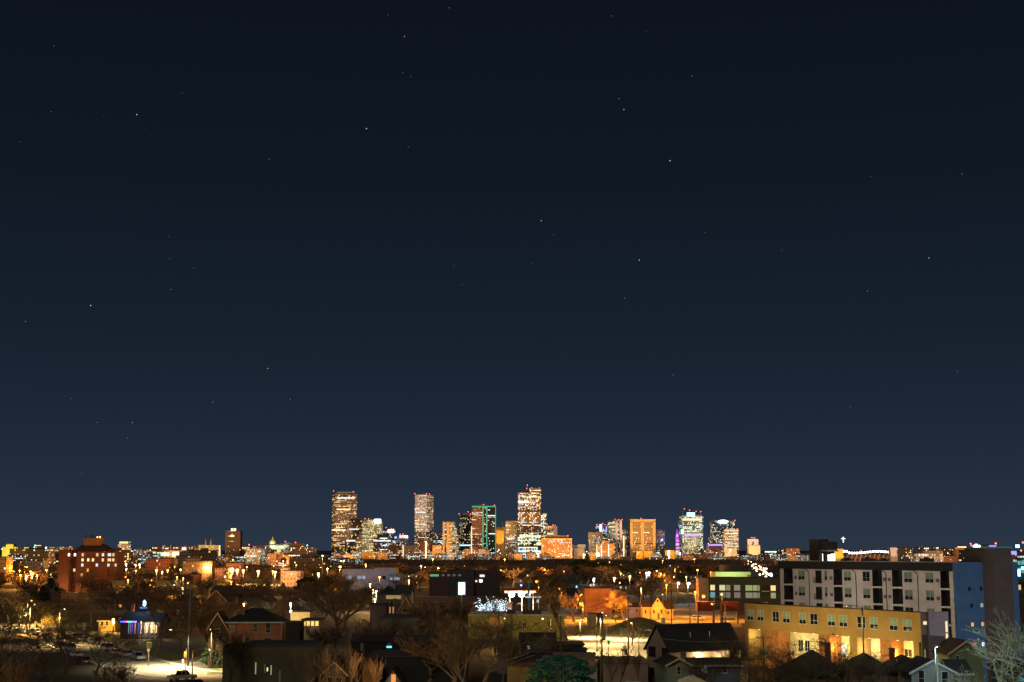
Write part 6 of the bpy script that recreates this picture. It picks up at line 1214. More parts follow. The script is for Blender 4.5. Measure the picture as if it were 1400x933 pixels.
house('house', 'dark timber wing with gable end left of the brick house', 'house', (X(285, 296), 298, 0), R(3), S(285, 309, 300), 8, Z(857, 300), Z(838, 300), 'gy', mat('black brown boards', (.05,.035,.025), .85), M_shing3, [('f', 1.6, Z(868, 300), .7, 1.3)], M_trimo)
hs = house('house', 'low drab concrete building with narrow lit slots in front of the brick house', 'building', (X(336, 256), 256, 0), R(2), S(336, 434, 256), 13, Z(883.5, 256), Z(883.5, 256), 'flat', mat('drab stucco', (.085,.075,.05), .9, 0, .2, .3), M_roof)
for x0, x1, y0, y1, m in ((352.4, 354, 906, 922, M_lgrn), (364.6, 366.4, 908, 920, M_blind), (368.2, 369.8, 913, 918, M_lwarm), (373.2, 374.8, 910, 923, M_lgrn), (385, 386.6, 917, 933, M_blind), (348.4, 349.6, 914, 921, M_glass)):
    window(hs, (Vector((0, 0, 0)), Vector((1, 0, 0)), Vector((0, -1, 0))), S(336, x0, 256), Z(y1, 256), S(x0, x1, 256), Z(y0, 256) - Z(y1, 256), m, M_stan, 0, False, t=.03)
mb = MB(); mb.box(S(336, 308, 256), -.003, .5, 9, 0, Z(882, 258)); mb.build('left_annex', mat('drab stucco', (.085,.075,.05), .9, 0, .2, .3), hs)
flat('long dark flat roofed building across the bottom centre left', 482, 622, 877, 300, 22, mat('dark wall', (.022,.022,.026), .9), 0, 'building', mat('blue black roof', (.02,.024,.032), .8))
flat('dark flat roofed building with faint rooftop pipes at the bottom centre', 505, 640, 897, 262, 16, mat('dark wall', (.022,.022,.026), .9), 0, 'building')
t = thing('pipe_mast', 'thin grey mast standing on the dark bottom centre roof', 'mast', (X(561, 272), 272, Z(905, 272) - .1)); mb = MB(); mb.tube([(0, 0, 0), (0, 0, 3.0)], .12, 6); mb.build('tube', M_pole, t)
t = thing('roof_lamp', 'tiny cyan lamp on the dark roof at bottom centre', 'lamp', (X(533.4, 290), 290, Z(886, 290))); mb = MB(); mb.box(-.5, .5, 0, .2, 0, .35); mb.build('lens', emi('cyan roof lamp', (.1,.7,1), 2), t); mb = MB(); mb.box(-.4, .4, .02, .2, .36, 1.0); mb.build('bracket', M_pole, t)
t = thing('roof_duct', 'pale grey duct box on the dark roof left of the cyan lamp', 'duct', (X(494.5, 290), 290, Z(890, 290))); mb = MB(); mb.box(0, .6, 0, .6, 0, 1.5); mb.build('casing', mat('grey green duct', (.15,.16,.13), .7), t)
flat('low building with a pale blue roof edge behind the large bare tree', 486, 515, 874.5, 345, 8, mat('maroon wall', (.10,.04,.04), .9), 0, 'building', mat('pale blue roof edge', (.45,.5,.55), .6))
for x0, x1, ya, ye, dd, lb, wn_ in ((498, 519, 898, 916, 252, 'steep orange brown gable at the bottom left of centre', ()), (526, 552, 916, 936, 245, 'steep olive gable with a glowing orange window at the bottom edge', (('f', 1.35, Z(932, 245) - .6, .75, 1.75, emi('glowing orange window', (1,.28,.06), 1.1)),))):
    house('house', lb, 'house', (X(x0, dd), dd, 0), 0, S(x0, x1, dd), 8, Z(ye, dd), Z(ya, dd), 'gy', mat('orange brown shingle wall', (.30,.15,.05), .9) if not wn_ else M_sgreen, M_shing, wn_, None)
house('house', 'dark roofed house with a pale timber porch among twigs at the bottom', 'house', (X(444, 247), 247, 0), 0, S(444, 475, 247), 8, Z(921, 247), Z(904, 250), 'gy', M_sbrown, M_shing3, [('f', .8, 1.2, .9, 1.4), ('f', 2.3, 1.2, .9, 1.4)], M_trimo)
# centre left: grey green wall, brick gables
flat('large grey green block wall building with small dark trees before it', 519, 572, 844, 395, 18, mat('grey green block', (.11,.135,.11), .9, 0, .25, .3), 0, 'warehouse')
house('house', 'dark red brick chapel gable with two narrow lit windows', 'chapel', (X(528, 440), 440, 0), 0, S(528, 545.5, 440), 12, Z(838, 440), Z(820.4, 440), 'gy', M_brickd, M_shing, [('f', 1.1, Z(838.6, 440), .45, 1.9, emi('dull lit window', (1,.6,.3), .35)), ('f', 2.1, Z(838.6, 440), .45, 1.9, emi('dull lit window', (1,.6,.3), .35))], M_brick)
house('house', 'brick house with a steep overhanging gable right of the dark red chapel', 'house', (X(545, 430), 430, 0), 0, S(545, 566, 430), 10, Z(836, 430), Z(818, 430), 'gy', M_brick, M_shing3, [('f', 1.3, Z(838, 430), 1.6, 1.2)], M_trimo)
flat('brown roofed shed wing left of the dark red chapel', 507, 529, 826, 445, 10, mat('dull brown wall', (.15,.09,.065), .9), 0, 'building')
flat('flat building with a broad strip of yellow lit wall behind the chapel', 517, 549, 812, 480, 10, mat('dark grey wall', (.10,.09,.085), .9), 0, 'building')
t = thing('lit_wall_panel', 'long dull yellow glowing panel added as the lit wall behind the dark red chapel', 'lit wall', (X(528.6, 478), 478, 0)); mb = MB(); mb.box(0, S(528.6, 548.4, 478), -.6, -.1, Z(819, 478), Z(814.2, 478)); mb.build('panel', emi('dull yellow panel', (.75,.55,.2), .42), t); mb = MB(); mb.box(.2, .5, -.4, -.2, 0, Z(819, 478) - .01); mb.build('support', M_rail, t)  # glowing panel stands in for a yellow lit strip of wall
house('house', 'dark hip roofed house below the blue white warehouse', 'house', (X(520, 510), 510, 0), 0, S(520, 540, 510), 12, Z(811, 510), Z(801, 514), 'hip', M_sbrown, M_shing)
house('house', 'dark blue roofed house right below the blue white warehouse', 'house', (X(541, 500), 500, 0), 0, S(541, 562, 500), 12, Z(812, 500), Z(801, 505), 'gx', M_sblue, M_shing2)
t = thing('warehouse', 'long blue white warehouse with a stepped roof and faint windows left of centre', 'warehouse', (X(468, 880), 880, 0)); M_bw = mat('blue white wall', (.30,.33,.46), .85, 0, .15, .1)
mb = MB(); mb.box(0, S(468, 512, 880), 0, 25, 0, Z(778.4, 880)); mb.build('left_wall', M_bw, t); mb = MB(); mb.box(S(468, 512, 880) + .01, S(468, 541, 880), -1, 25, 0, Z(776.4, 880)); mb.build('right_wall', M_bw, t)
mb = MB(); mb.box(S(468, 534, 880), S(468, 551, 880), -14, -1.01, 0, Z(784.6, 880)); mb.build('side_block', mat('slate blue wall', (.12,.19,.26), .85), t); mb = MB(); mb.box(-.5, S(468, 541, 880), -1.2, 25, Z(776.2, 880), Z(776.0, 880)); 
for xx in (476, 489, 495, 523): window(t, fr0, S(468, xx, 880), Z(792, 880), 2.2, 2.0, emi('dim blue lit window', (.6,.75,1), .45), M_bw, 0, False, t=.15, proud=.15) if xx < 512 else window(t, (Vector((0, -1, 0)), Vector((1, 0, 0)), Vector((0, -1, 0))), S(468, xx, 880), Z(792, 880), 2.2, 2, M_glass, M_bw, 0, False, t=.15)
for xx in (537, 542, 546.6): window(t, (Vector((0, -14, 0)), Vector((1, 0, 0)), Vector((0, -1, 0))), S(468, xx, 866), Z(793, 866), 1.6, 1.4, emi('dim blue lit window', (.6,.75,1), .45), M_bw, 0, False, t=.15, proud=.15)
lamp_light(None, (X(500, 835), 835, 14), (.62,.68,1), .3, 22); lamp_light(None, (X(542, 845), 845, 13), (.45,.75,1), .35, 14)
# orange lit yards at 900-1200 m, left
for (x0, x1, y, dd, m, lb) in ((387, 411, 781, 960, (.55,.36,.24), 'cream walled warehouse glowing orange right of the bright sodium lamps'), (310, 329, 770, 1080, (.45,.16,.12), 'pinkish red warehouse above the brightest sodium lamps'), (294, 312, 777, 1000, (.36,.20,.14), 'brown long warehouse left of the brightest sodium lamps'), (250, 290, 768, 1150, (.22,.13,.08), 'low reddish brown warehouse behind the twin orange lamps'), (254, 268, 764, 1250, (.34,.26,.18), 'pale tan shed above the brown warehouse'), (199, 238, 764.5, 1300, (.25,.10,.06), 'long red brick school block below the white lit hall'), (384, 393, 777, 1000, (.45,.3,.2), 'small orange lit block left of the cream warehouse'), (34, 60, 767, 1300, (.20,.24,.3), 'low pale blue roofed shed far left'), (0, 8, 762, 1000, (.30,.2,.08), 'tan block at the far left edge')):
    t = thing('warehouse', lb, 'warehouse', (X(x0, dd), dd, 0)); L = S(x0, x1, dd); h = Z(y, dd); mb = MB(); mb.box(0, L, 0, 14, 0, h); wl = mb.build('wall', facade('walls %d%d' % (x0, y), m, tuple(c * .3 for c in m), 3.2, 3.4, .4, .4, .16, 0, (1,.75,.4), (.8,.95,1), .3, 1.6), t); mb = MB(); mb.box(-.3, L + .3, -.3, 14, h + .002, h + .5); mb.build('roof', M_roof, t)
for i, (xx, yy, dd, k, rr, E, lb) in enumerate(((318, 777.4, 1030, 'amber', 1.5, 14, 'brightest glaring orange lamp in the left middle distance'), (324.5, 778.6, 1020, 'amber', 1.6, 14, 'glaring orange lamp touching the right of the brightest one'), (332.8, 779.4, 1010, 'amber', 1.4, 12, 'glaring orange lamp ending the bright row of three'), (353.2, 780.4, 1000, 'amber', 1.5, 13, 'glaring orange lamp alone between the row and the cream warehouse'), (376.6, 781.6, 990, 'amber', 1.3, 12, 'glaring orange lamp nearest the cream warehouse'), (373, 780.6, 1010, 'amber', .7, 3, 'small orange lamp left of the one near the cream warehouse'),
   (214.2, 779, 980, 'sodium', 1.3, 7, 'left lamp of the twin orange lamps'), (229.4, 779, 980, 'sodium', 1.4, 8, 'right lamp of the twin orange lamps'), (222, 781.4, 960, 'white', .7, 2, 'small cream lamp between the twin orange lamps'), (44.4, 783, 900, 'sodium', 1.7, 13, 'flaring orange lamp in the trees at far left'), (42, 781, 905, 'amber', .9, 5, 'small white orange lamp in the flare at far left'), (36, 787.4, 880, 'white', .8, 2, 'small white lamp left below the far left flare'),
   (435.4, 783.6, 860, 'amber', 1.1, 6, 'orange white lamp left of the blue white warehouse'), (465, 774.4, 1000, 'amber', 1.3, 5, 'yellow lamp above the blue white warehouse'), (500, 771.4, 1200, 'sodium', 1.1, 4, 'orange lamp above the middle of the blue white warehouse'), (506, 798, 640, 'amber', .7, 3, 'pinkish lamp below the blue white warehouse'), (514.6, 808, 560, 'cool', .6, 2, 'white lamp left of the dark hip roofed house'), (512.6, 818.6, 520, 'amber', .7, 4, 'yellow lamp low beside the dark brick chapel'), (172.6, 770.6, 1050, 'amber', 1.0, 3, 'pink white lamp right of the red brick block'), (190.8, 771.6, 1050, 'white', 1.1, 3, 'cream lamp between brick block and twin orange lamps'), (186, 780, 950, 'sodium', .8, 4, 'orange streak of a lamp left of the twin orange lamps'), (441, 759.6, 1000, 'white', .8, 2, 'cream lamp below the leftmost tower'), (559, 793, 620, 'sodium', .5, 3.5, 'hidden orange lamp right of the blue white warehouse'), (840, 790, 700, 'amber', .9, 3, 'yellow lamp among the evergreens right of centre'), (861, 787.6, 760, 'amber', .8, 2.5, 'cream lamp flaring among the evergreens'), (884, 783, 780, 'cool', .9, 2, 'blue white lamp right of the evergreens'), (887.4, 782.6, 760, 'cool', .9, 2, 'second blue white lamp right of the evergreens'), (812, 791, 600, 'cool', .6, 2, 'white lamp before the stepped roof right of the tall black tree'),
   (35.6, 838, 470, 'white', .45, 2.4, 'white column lamp above the lit parked cars'), (27, 842, 452, 'white', .7, 3.5, 'broad white lamp at the left above the lit parked cars'), (397.5, 824.6, 430, 'cool', .35, 2.0, 'small white lamp on the transformer pole'), (398, 835.4, 400, 'white', .6, 3.6, 'white yard lamp beside the bright cream wall'), (333.4, 825.6, 340, 'amber', .3, 1.0, 'small cream lamp above the brick house chimney'), (155.3, 846.4, 425, 'amber', .6, 4, 'warm porch lamp of the little orange house'), (407, 846, 405, 'white', .6, 4, 'glaring white lamp left of the bright window row'))):
    p = Pt(xx, yy, dd); street_lamp((p.x, dd), p.z, k, lb, E, (0, -.25), rad=rr * .7, thick=.12, light=True)
# little orange house, party lights house
house('house', 'little orange lit house with a gabled porch at the left', 'house', (X(138.5, 430), 430, 0), 0, S(138.5, 161, 430), 8, Z(849, 430), Z(843, 434), 'gx', M_syel, M_shing3, [('f', .7, Z(855, 430), .7, 1.1), ('f', 2.1, Z(855, 430), .7, 1.1)], M_trimo)
h2 = house('house', 'house with a porch strung with blue green and pink party lights', 'house', (X(168, 395), 395, 0), R(-4), S(168, 222, 395), 9, Z(851, 395), Z(838, 400), 'gx', mat('plum dark wall', (.035,.028,.032), .9), mat('grey green porch roof', (.05,.055,.045), .9), [('f', S(168, 205, 395), Z(846.6, 395) + 1.4, 1.2, .01)] if False else [], None, (S(168, 176, 395), 5, Z(826, 400)))
lw = [('blue lights', (.08,.15,1), 171, 177, 2.2), ('pink lights', (1,.12,.6), 177, 181, 2.0), ('green lights', (.1,1,.7), 181, 186, 2.0), ('violet lights', (.45,.3,1), 186, 194, 2.0)]
for n_, c_, x0, x1, s_ in lw: mb = MB(); mb.box(S(168, x0, 395), S(168, x1, 395) - .05, -2.1, -2.0, Z(850.6, 395), Z(848.8, 395)); mb.build('party_lights', emi(n_, c_, s_), h2)
for x0, c_, n_ in ((182.6, (.05,.5,.45), 'teal tube'), (185, (.5,.1,.5), 'magenta tube'), (187.4, (.1,.15,.7), 'indigo tube'), (191.4, (1,.45,.6), 'rose tube'), (196, (.05,.1,.7), 'deep blue tube')): mb = MB(); mb.box(S(168, x0, 395), S(168, x0, 395) + .14, -2.05, -1.95, Z(866, 395), Z(851, 395)); mb.build('light_tube', emi(n_, c_, .9), h2)
mb = MB(); mb.box(-.3, S(168, 223, 395), -2.4, -.003, Z(848.6, 395), Z(848.2, 395) + .1); mb.build('porch_roof', mat('grey green porch roof', (.05,.055,.045), .9), h2)
for xx in (199.5, 206.5, 212.5, 219.5): mb = MB(); q = S(168, xx, 395); mb.box(q - .13, q + .13, -2.2, -1.94, 0, Z(848.7, 395)); mb.build('porch_post', M_trimw, h2)
for xx in (202, 209, 215): window(h2, (Vector((0, 0, 0)), Vector((1, 0, 0)), Vector((0, -1, 0))), S(168, xx, 395), Z(865, 395), .7, 1.9, M_lwarm, M_trimo, 0)
mb = MB(); mb.box(S(168, 197, 395), S(168, 222, 395), -2.12, -2.0, Z(870.6, 395), Z(867.4, 395)); mb.build('porch_rail', M_trimw, h2)
lamp_light(h2, (S(168, 210, 395), -1.2, Z(853, 395)), (1,.72,.42), 3.4, 4); lamp_light(h2, (S(168, 188, 395), -2.8, Z(856, 395)), (.45,.3,1), .12, 4)
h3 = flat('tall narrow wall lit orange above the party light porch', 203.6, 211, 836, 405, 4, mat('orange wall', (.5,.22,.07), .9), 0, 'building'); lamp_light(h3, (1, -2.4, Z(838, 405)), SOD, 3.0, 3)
t = thing('blue_lantern', 'bright blue white lantern hanging over a dark roof above the party light house', 'lantern', (X(199.6, 400), 400, Z(829.5, 400))); mb = MB(); mb.lathe((0, 0, 0), [(.1, 0), (.45, .3), (.5, 1.0), (.35, 1.6), (.05, 1.8)], 10); mb.build('globe', emi('blue white globe', (.45,.65,1), 4), t, True); mb = MB(); mb.box(-1.2, .7, -.1, .1, -.5, -.25); mb.build('bracket', emi('blue strip', (.08,.3,1), 1.6), t); mb = MB(); mb.tube([(0, .15, -Z(829.5, 400)), (0, .15, -.2)], .1, 6); mb.build('post', M_bdark, t)
lamp_light(t, (0, -1, .6), (.2,.4,1), 1.0, 4)
# bright yard with window row at (380-430, 835-860)
flat('bright cream lit wall building behind the power pole with the diamond sign', 399, 425, 836, 398, 8, mat('cream plaster', (.6,.52,.34), .8), 0, 'building')
flat('low building with a row of glowing amber windows right of the brick house', 414, 438, 846.5, 382, 8, mat('cream plaster', (.6,.52,.34), .8), R(-3), 'building', None, wins=[('f', .25 + 1.15 * k, Z(858, 382) + .4, .8, 1.2, emi('glowing amber window', (1,.55,.12), 1.6)) for k in range(4)])
flat('dark flat roof in front of the glowing amber windows', 388, 412, 850.6, 350, 7, mat('dark wall', (.022,.022,.026), .9), 0, 'house')
house('house', 'orange brown brick gable house behind cables at the left', 'house', (X(284, 470), 470, 0), R(-8), S(284, 312, 470), 12, Z(821, 470), Z(807.6, 470), 'gy', brick('dim orange brick', (.24,.11,.05), (.2,.14,.1)), M_shing, [('f', 3.6, Z(822, 470), .8, 1.0)], M_trimo)
lamp_light(None, (X(292, 452), 450, 7), SOD, 1.4, 8)
lamp_light(None, (X(394, 392), 388, 6), (1,.68,.26), 2.6, 8)
# signal corner: pole, mast arm lamps, signs
s0 = utility_pole(261.5, 912, 795, 'tall thin blue grey pole with cables standing at the lit street crossing', arms=0, r=.12, m=mat('blue grey steel', (.16,.20,.24), .5, .3))
s1 = utility_pole(390, 880, 805.5, 'weathered power pole with crossarm and diamond sign right of the brick house', d=365, arms=1)
mb = MB(); q = s1; h_ = s1.z; t = thing('diamond_sign', 'dull diamond shaped sign board standing behind the top of the weathered power pole', 'sign', (q.x - .5, q.y + .4, 0)); mb.prism_y([(-.75, h_ - .1), (0, h_ - .3), (.75, h_ - .1), (.8, h_ + .5), (0, h_ + 1.7), (-.8, h_ + .5)], 0, .1); mb.build('board', mat('dull olive board', (.22,.17,.11), .8), t); mb = MB(); mb.tube([(0, .15, 0), (0, .15, h_)], .08, 6); mb.build('post', M_wood, t)
s2 = Vector((X(-60, 420), 420, 15)); s3 = Vector((X(640, 380), 380, 12.5))
for k in range(4):
    z = Vector((0, 0, -1.0 - 1.6 * k)); wire(s0 + z, s2 + z * .9, 1.6, 'cable from the blue grey crossing pole to the left, ' + ['highest', 'second', 'third', 'lowest'][k], .028)
    if k < 3: wire(s0 + z, s1 + z * .4, 1.1, 'cable from the blue grey crossing pole to the diamond sign pole, ' + ['highest', 'middle', 'lowest'][k], .028); wire(s1 + z * .4, s3 + z * .4, .9, 'cable from the diamond sign pole to the right, ' + ['highest', 'middle', 'lowest'][k], .028)
sp = Vector((s0.x, s0.y)); hd_ = Z(861, s0.y)
t = thing('lamp_arm', 'long horizontal lamp arm with a cool lamp over the lit crossing', 'street lamp', (s0.x, s0.y - .2, hd_)); mb = MB(); mb.tube([(0, 0, -.4), (-1.6, 0, 0), (S(261.5, 238, s0.y), -.2, .1)], .07, 6); mb.build('arm', M_pole, t); q = S(261.5, 238, s0.y)
mb = MB(); mb.box(q - .5, q + .2, -.4, 0, 0, .16); hh = mb.build('lamp_head', M_pole, t); mb = MB(); mb.box(q - .4, q + .1, -.35, -.05, -.06, -.002); mb.build('bulb', B['white'], hh); lamp_light(t, (q - .1, -.2, -.25), (1,.82,.48), 16.0, 8, 'SPOT', .12, 156)
t = thing('traffic_signal', 'traffic signal post with a yellow backplate at the lit street crossing', 'traffic light', (X(258.6, 292), 292, 0)); q = Z(893, 292)
mb = MB(); mb.tube([(0, 0, 0), (0, 0, q + .8)], .08, 6); mb.build('post', mat('dull red post', (.25,.08,.05), .7), t); mb = MB(); mb.box(-.35, .1, -.3, -.09, q - .9, q + .3); hd = mb.build('signal_head', mat('yellow signal housing', (.6,.34,.05), .5), t)
for j, m in enumerate((emi('amber lens', (1,.5,.1), 1.2), M_glass, M_glass)): mb = MB(); mb.ball((-.12, -.31, q + .1 - j * .38), .13, 8, 5); mb.build('lens', m, hd)
mb = MB(); mb.box(-.75, -.36, -.25, -.05, q - 1.9, q - 1.2); mb.build('walk_signal', mat('pale control box', (.5,.55,.55), .6), t)
plamp(290, 888.6, 280, 'amber', 'curved yellowish lamp arm post in front of the lit crossing', .8, arm=(3.2, 0), rad=.1, thick=.11)
lamp_light(t, (1.2, -3, 8.5), (1,.82,.48), 8.0, 8, 'SPOT', .15, 140)
lp = G(292, 914); street_lamp((lp.x, lp.y - 3), 8.0, 'white', 'lamp post lighting the green verge by the bare tree', 2.5, (0, -1.5), 'SPOT', rad=.08)
lp = G(120, 884); street_lamp((lp.x - 9, lp.y + 5), 9.0, 'white', 'street lamp hidden by branches above the parked cars', 10.0, (1.5, -1), 'SPOT', rad=.14)
lp = G(78, 868); street_lamp((lp.x - 8, lp.y), 8.5, 'amber', 'street lamp in the yellow lit branches far up the left street', 15.0, (1.5, -1), 'SPOT', rad=.14)
lp = G(45, 856); street_lamp((lp.x - 2, lp.y), 8.0, 'amber', 'street lamp at the far end of the left street', 9.0, (1.5, -1), 'SPOT', rad=.2)
def sign(x, y0, y1, w_px, d, label, shape, cols, cat='sign'):
    t = thing('road_sign', label, cat, (X(x, d), d, 0)); w = S(x, x + w_px, d) / 2; z0, z1 = Z(y1, d), Z(y0, d); mb = MB()
    if shape == 'pent': mb.prism_y([(-w, z0), (w, z0), (w, z0 + (z1 - z0) * .55), (0, z1), (-w, z0 + (z1 - z0) * .55)], 0, .05); mb.build('sign_face', cols[0], t)
    else:
        n = len(cols); 
        for i, m in enumerate(cols): mb = MB(); mb.box(-w, w, 0, .05, z0 + (z1 - z0) * i / n + .01, z0 + (z1 - z0) * (i + 1) / n - .01); mb.build('sign_face', m, t)
    mb = MB(); mb.tube([(0, .08, 0), (0, .08, z1 - .2)], .05, 6); mb.build('post', M_pole, t); return t, w, z0, z1
M_fl = mat('fluorescent yellow sheeting', (.62,.75,.05), .4); M_blk = mat('black sign print', (.02,.02,.02), .5)
t, w, z0, z1 = sign(151, 864, 874, 8.4, 345, 'fluorescent yellow pentagon school crossing sign', 'pent', [M_fl])
c = z0 + (z1 - z0) * .45; mb = MB()
for ox, s in ((-.28, 1.0), (.25, .8)):                                      # two walking figures
    mb.box(ox - .06 * s, ox + .06 * s, -.012, -.004, c - .02, c + .24 * s); mb.prism_y([(ox + .085 * s * cos(k * pi / 4), c + .33 * s + .085 * s * sin(k * pi / 4)) for k in range(8)], -.012, -.004)
    mb.prism_y([(ox - .05, c - .02), (ox - .16 * s, c - .30 * s), (ox - .09 * s, c - .32 * s), (ox + .03, c - .04)], -.012, -.004); mb.prism_y([(ox + .05, c - .02), (ox - .02, c - .05), (ox + .1 * s, c - .32 * s), (ox + .17 * s, c - .30 * s)], -.013, -.005)
mb.build('pedestrian_symbol', M_blk, t)
sign(207.8, 879, 886.4, 6.6, 300, 'square sign with a yellow upper and white lower half by the big tree trunk', 'sq', [mat('white sheeting', (.75,.7,.65), .4), M_fl])
sign(207, 887.4, 891, 3, 301.5, 'small orange plate below the yellow and white sign', 'sq', [mat('orange sheeting', (.7,.25,.08), .4)])
t, w, z0, z1 = sign(119, 851.5, 862, 5, 395, 'narrow white sign with dull yellow top beside the left street', 'sq', [mat('white sheeting', (.75,.7,.65), .4), mat('white sheeting', (.75,.7,.65), .4), mat('dull yellow sheeting', (.45,.42,.1), .5)])
# parked cars
def on_left(x, y): return G(x, y)
CARS = [(188, 903, 'pickup', PB, 'light blue pickup truck at the near end of the parked row, seen from behind', 118), (172, 899, 'suv', PW, 'white estate car parked just ahead of the light blue pickup', 120), (159, 896, 'sedan', PT, 'cream saloon parked third from the near end of the row', 120), (146, 890.5, 'van', PW, 'white high roofed van parked in the right row', 122),
 (128, 881.5, 'suv', PS, 'silver car parked beyond the white van', 126), (114, 877.4, 'sedan', PW, 'white saloon parked beyond the silver car', 130), (104, 874.6, 'suv', PW, 'white car farthest up the right parked row', 132), (113, 908.5, 'suv', PK, 'black car at the near end of the left parked row', 120), (104, 899, 'sedan', PW, 'white car behind the black car in the left row', 122), (93, 890.5, 'van', PW, 'white van shining in the middle of the left row', 124), (84, 886, 'sedan', PS, 'silver saloon beyond the shining white van', 128), (82, 880, 'suv', PW, 'white car at the far end of the left row', 130),
 (62, 873, 'sedan', PS, 'silver car parked under the yellow lit branches', 135), (45, 868, 'suv', PW, 'white car farthest up the left street', 140), (27, 867, 'sedan', PB, 'bluish car glinting at the far left', 150)]
for x, y, k, pm, lb, a in CARS: g_ = G(x, y); car(lb, (g_.x, g_.y), R(a + 5), k, pm, 'cars parked along the left street')
g_ = Vector((X(254, 270), 270, 0)); car('cream pickup truck waiting at the bottom of the lit crossing', (g_.x, g_.y), R(50), 'pickup', PT)
g_ = Vector((X(273, 257), 257, 0)); car('dark car glinting at the bottom edge beside the cream pickup', (g_.x, g_.y), R(60), 'sedan', PK)
g_ = Vector((X(868, 249), 249, 0)); car('white car cut off by the bottom edge beside the orange board fence', (g_.x, g_.y), R(8), 'suv', PW)
for i, (x, y, pm, lb) in enumerate(((845, 847.6, PK, 'black car parked on the sodium street left of the glowing house'), (850, 838, PR, 'maroon car parked before the pink grey house'), (798, 833, PW, 'white car parked in the orange lot near the low glaring lamp'), (825, 832.6, PS, 'silver car in the orange lot below the brick building'), (835, 831.5, PW, 'white car in the orange lot right of the silver one'), (955, 848, PS, 'silver car on the sodium street below the left container'), (996, 849, PK, 'dark car on the sodium street below the right container'), (742, 826.6, PW, 'white car at the fuel station'), (712, 829, PR, 'dark red car at the fuel station'))):
    g_ = G(x, y); car(lb, (g_.x, g_.y), R(rnd.uniform(-12, 12)), ['sedan', 'suv'][i % 2], pm)
# ================================================================== TREES: the ones that stand out
ptree(NEAR[1], 216, 901, 772, 'big bare tree with a thick trunk left of the lit crossing', sx=1.05, rz=.6)
ptree(NEAR[0], 319, 928, 856, 'dark bare tree with many upright limbs before the low drab building', d=250, sx=1.3, rz=1.0, name='bare_tree') if False else tree(recol(NEAR[2], M_bdark, M_bdark), (X(320, 250), 250), Z(851, 250), 'dark bare tree with many upright limbs before the low drab building', 1.0, 1.25)
ptree(NEAR[3], 477, 0, 776, 'very large round crowned bare tree left of centre', d=370, sx=1.05, rz=2.0); ptree(NEAR[0], 463, 0, 783, 'large bare tree merging into the left side of the very large one', d=385, sx=1.1, rz=4.0)
ptree(NEAR[1], 657, 0, 826, 'tall bare tree with a pale thick trunk at the bottom centre', d=246, sx=1.35, rz=.3); ptree(NEAR[0], 625, 0, 838, 'bare tree with a forked trunk left of the thick trunked one at bottom centre', d=243, sx=1.5, rz=2.2)
ptree(NEAR[2], 639, 0, 858, 'slim bare tree between the two big ones at bottom centre', d=240, sx=1.1); ptree(NEAR[0], 588, 0, 846, 'dark brown bare tree above the flat roof at bottom centre', d=262, sx=1.5, rz=5.0)
ptree(NEAR[2], 688, 0, 862, 'narrow pinkish bare tree before the olive green wall', d=262, sx=1.0); ptree(NEAR[2], 703, 0, 872, 'small bare tree left of the pale blue bargeboards', d=270, sx=1.0)
tree(BIGT, (X(774, 364), 364), Z(767, 364), 'tall black bare tree standing over the bright parking lot', 1.9, 1.0)
ptree(MID[1], 862.5, 879, 846, 'small yellow lit bare tree on the verge behind the lot', sx=1.2, d=366); lamp_light(None, (X(863, 359), 358, 2.4), (1,.75,.3), 1.6, 3)
ptree(SHR[0], 846, 0, 869, 'reddish bare sapling behind the white car', d=252, sx=.9); ptree(SHR[1], 832, 0, 880, 'thin bare sapling before the flat garage', d=250, sx=.9); ptree(SHR[0], 872, 0, 884, 'thin reddish bare sapling left of the big tan house', d=254, sx=.8)
ptree(NEAR[2], 992, 0, 866, 'twiggy bare tree before the lit wall of the big tan house', d=243, sx=1.4, rz=.4); ptree(NEAR[0], 965, 0, 880, 'dim bare tree in front of the low teal house', d=228, sx=1.2, rz=1.4)
ptree(NEAR[3], 1099, 0, 858, 'wide spreading bare tree before the timber bay of the yellow block', d=208, sx=1.25, rz=.9); ptree(NEAR[0], 1065, 0, 880, 'dense bare tree left of the wide spreading one', d=205, sx=1.3, rz=2.9); ptree(NEAR[2], 1163, 0, 884, 'bare tree with upright olive twigs before the hip roofs', d=204, sx=1.5, rz=.2); ptree(NEAR[1], 1022, 0, 889, 'dim bare tree below the left end of the yellow block', d=212, sx=1.3, rz=.2)
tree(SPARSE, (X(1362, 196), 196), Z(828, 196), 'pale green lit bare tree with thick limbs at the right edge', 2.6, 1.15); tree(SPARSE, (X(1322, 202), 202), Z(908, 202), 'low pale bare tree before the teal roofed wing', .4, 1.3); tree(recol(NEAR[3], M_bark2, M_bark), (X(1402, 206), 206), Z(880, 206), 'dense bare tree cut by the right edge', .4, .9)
lamp_light(None, (X(1345, 182), 178, 9), (.75,1,.85), .75, 12)  # added fill light on the pale tree, without a fixture
for i, (x, yt, d_, s_) in enumerate(((8, 868, 206, .9), (24, 872, 204, .8), (38, 892, 200, .9), (-4, 880, 198, .9))): ptree(SHR[i % 2], x, 0, yt, ['tallest orange lit leafless shrub in the bottom left corner', 'orange lit leafless shrub second from the left corner', 'low orange lit leafless shrub right of the corner group', 'leafless shrub cut by the left edge'][i], d=d_, sx=s_)
for i, (x, yt, d_, s_) in enumerate(((436, 878, 236, .9), (452, 896, 233, .9), (478, 888, 236, .8), (492, 880, 238, .8), (516, 897, 236, .9), (420, 890, 238, 1.0))): ptree(SHR[i % 2], x, 0, yt, ['olive lit vase shaped bare tree at the bottom left of centre', 'low olive bare shrub beside the timber porch', 'thin olive bare shrub left of the orange gable', 'tallest olive bare shrub left of the orange gable', 'olive bare shrub between the two steep gables', 'leftmost olive bare shrub by the drab building'][i], d=d_, sx=s_)
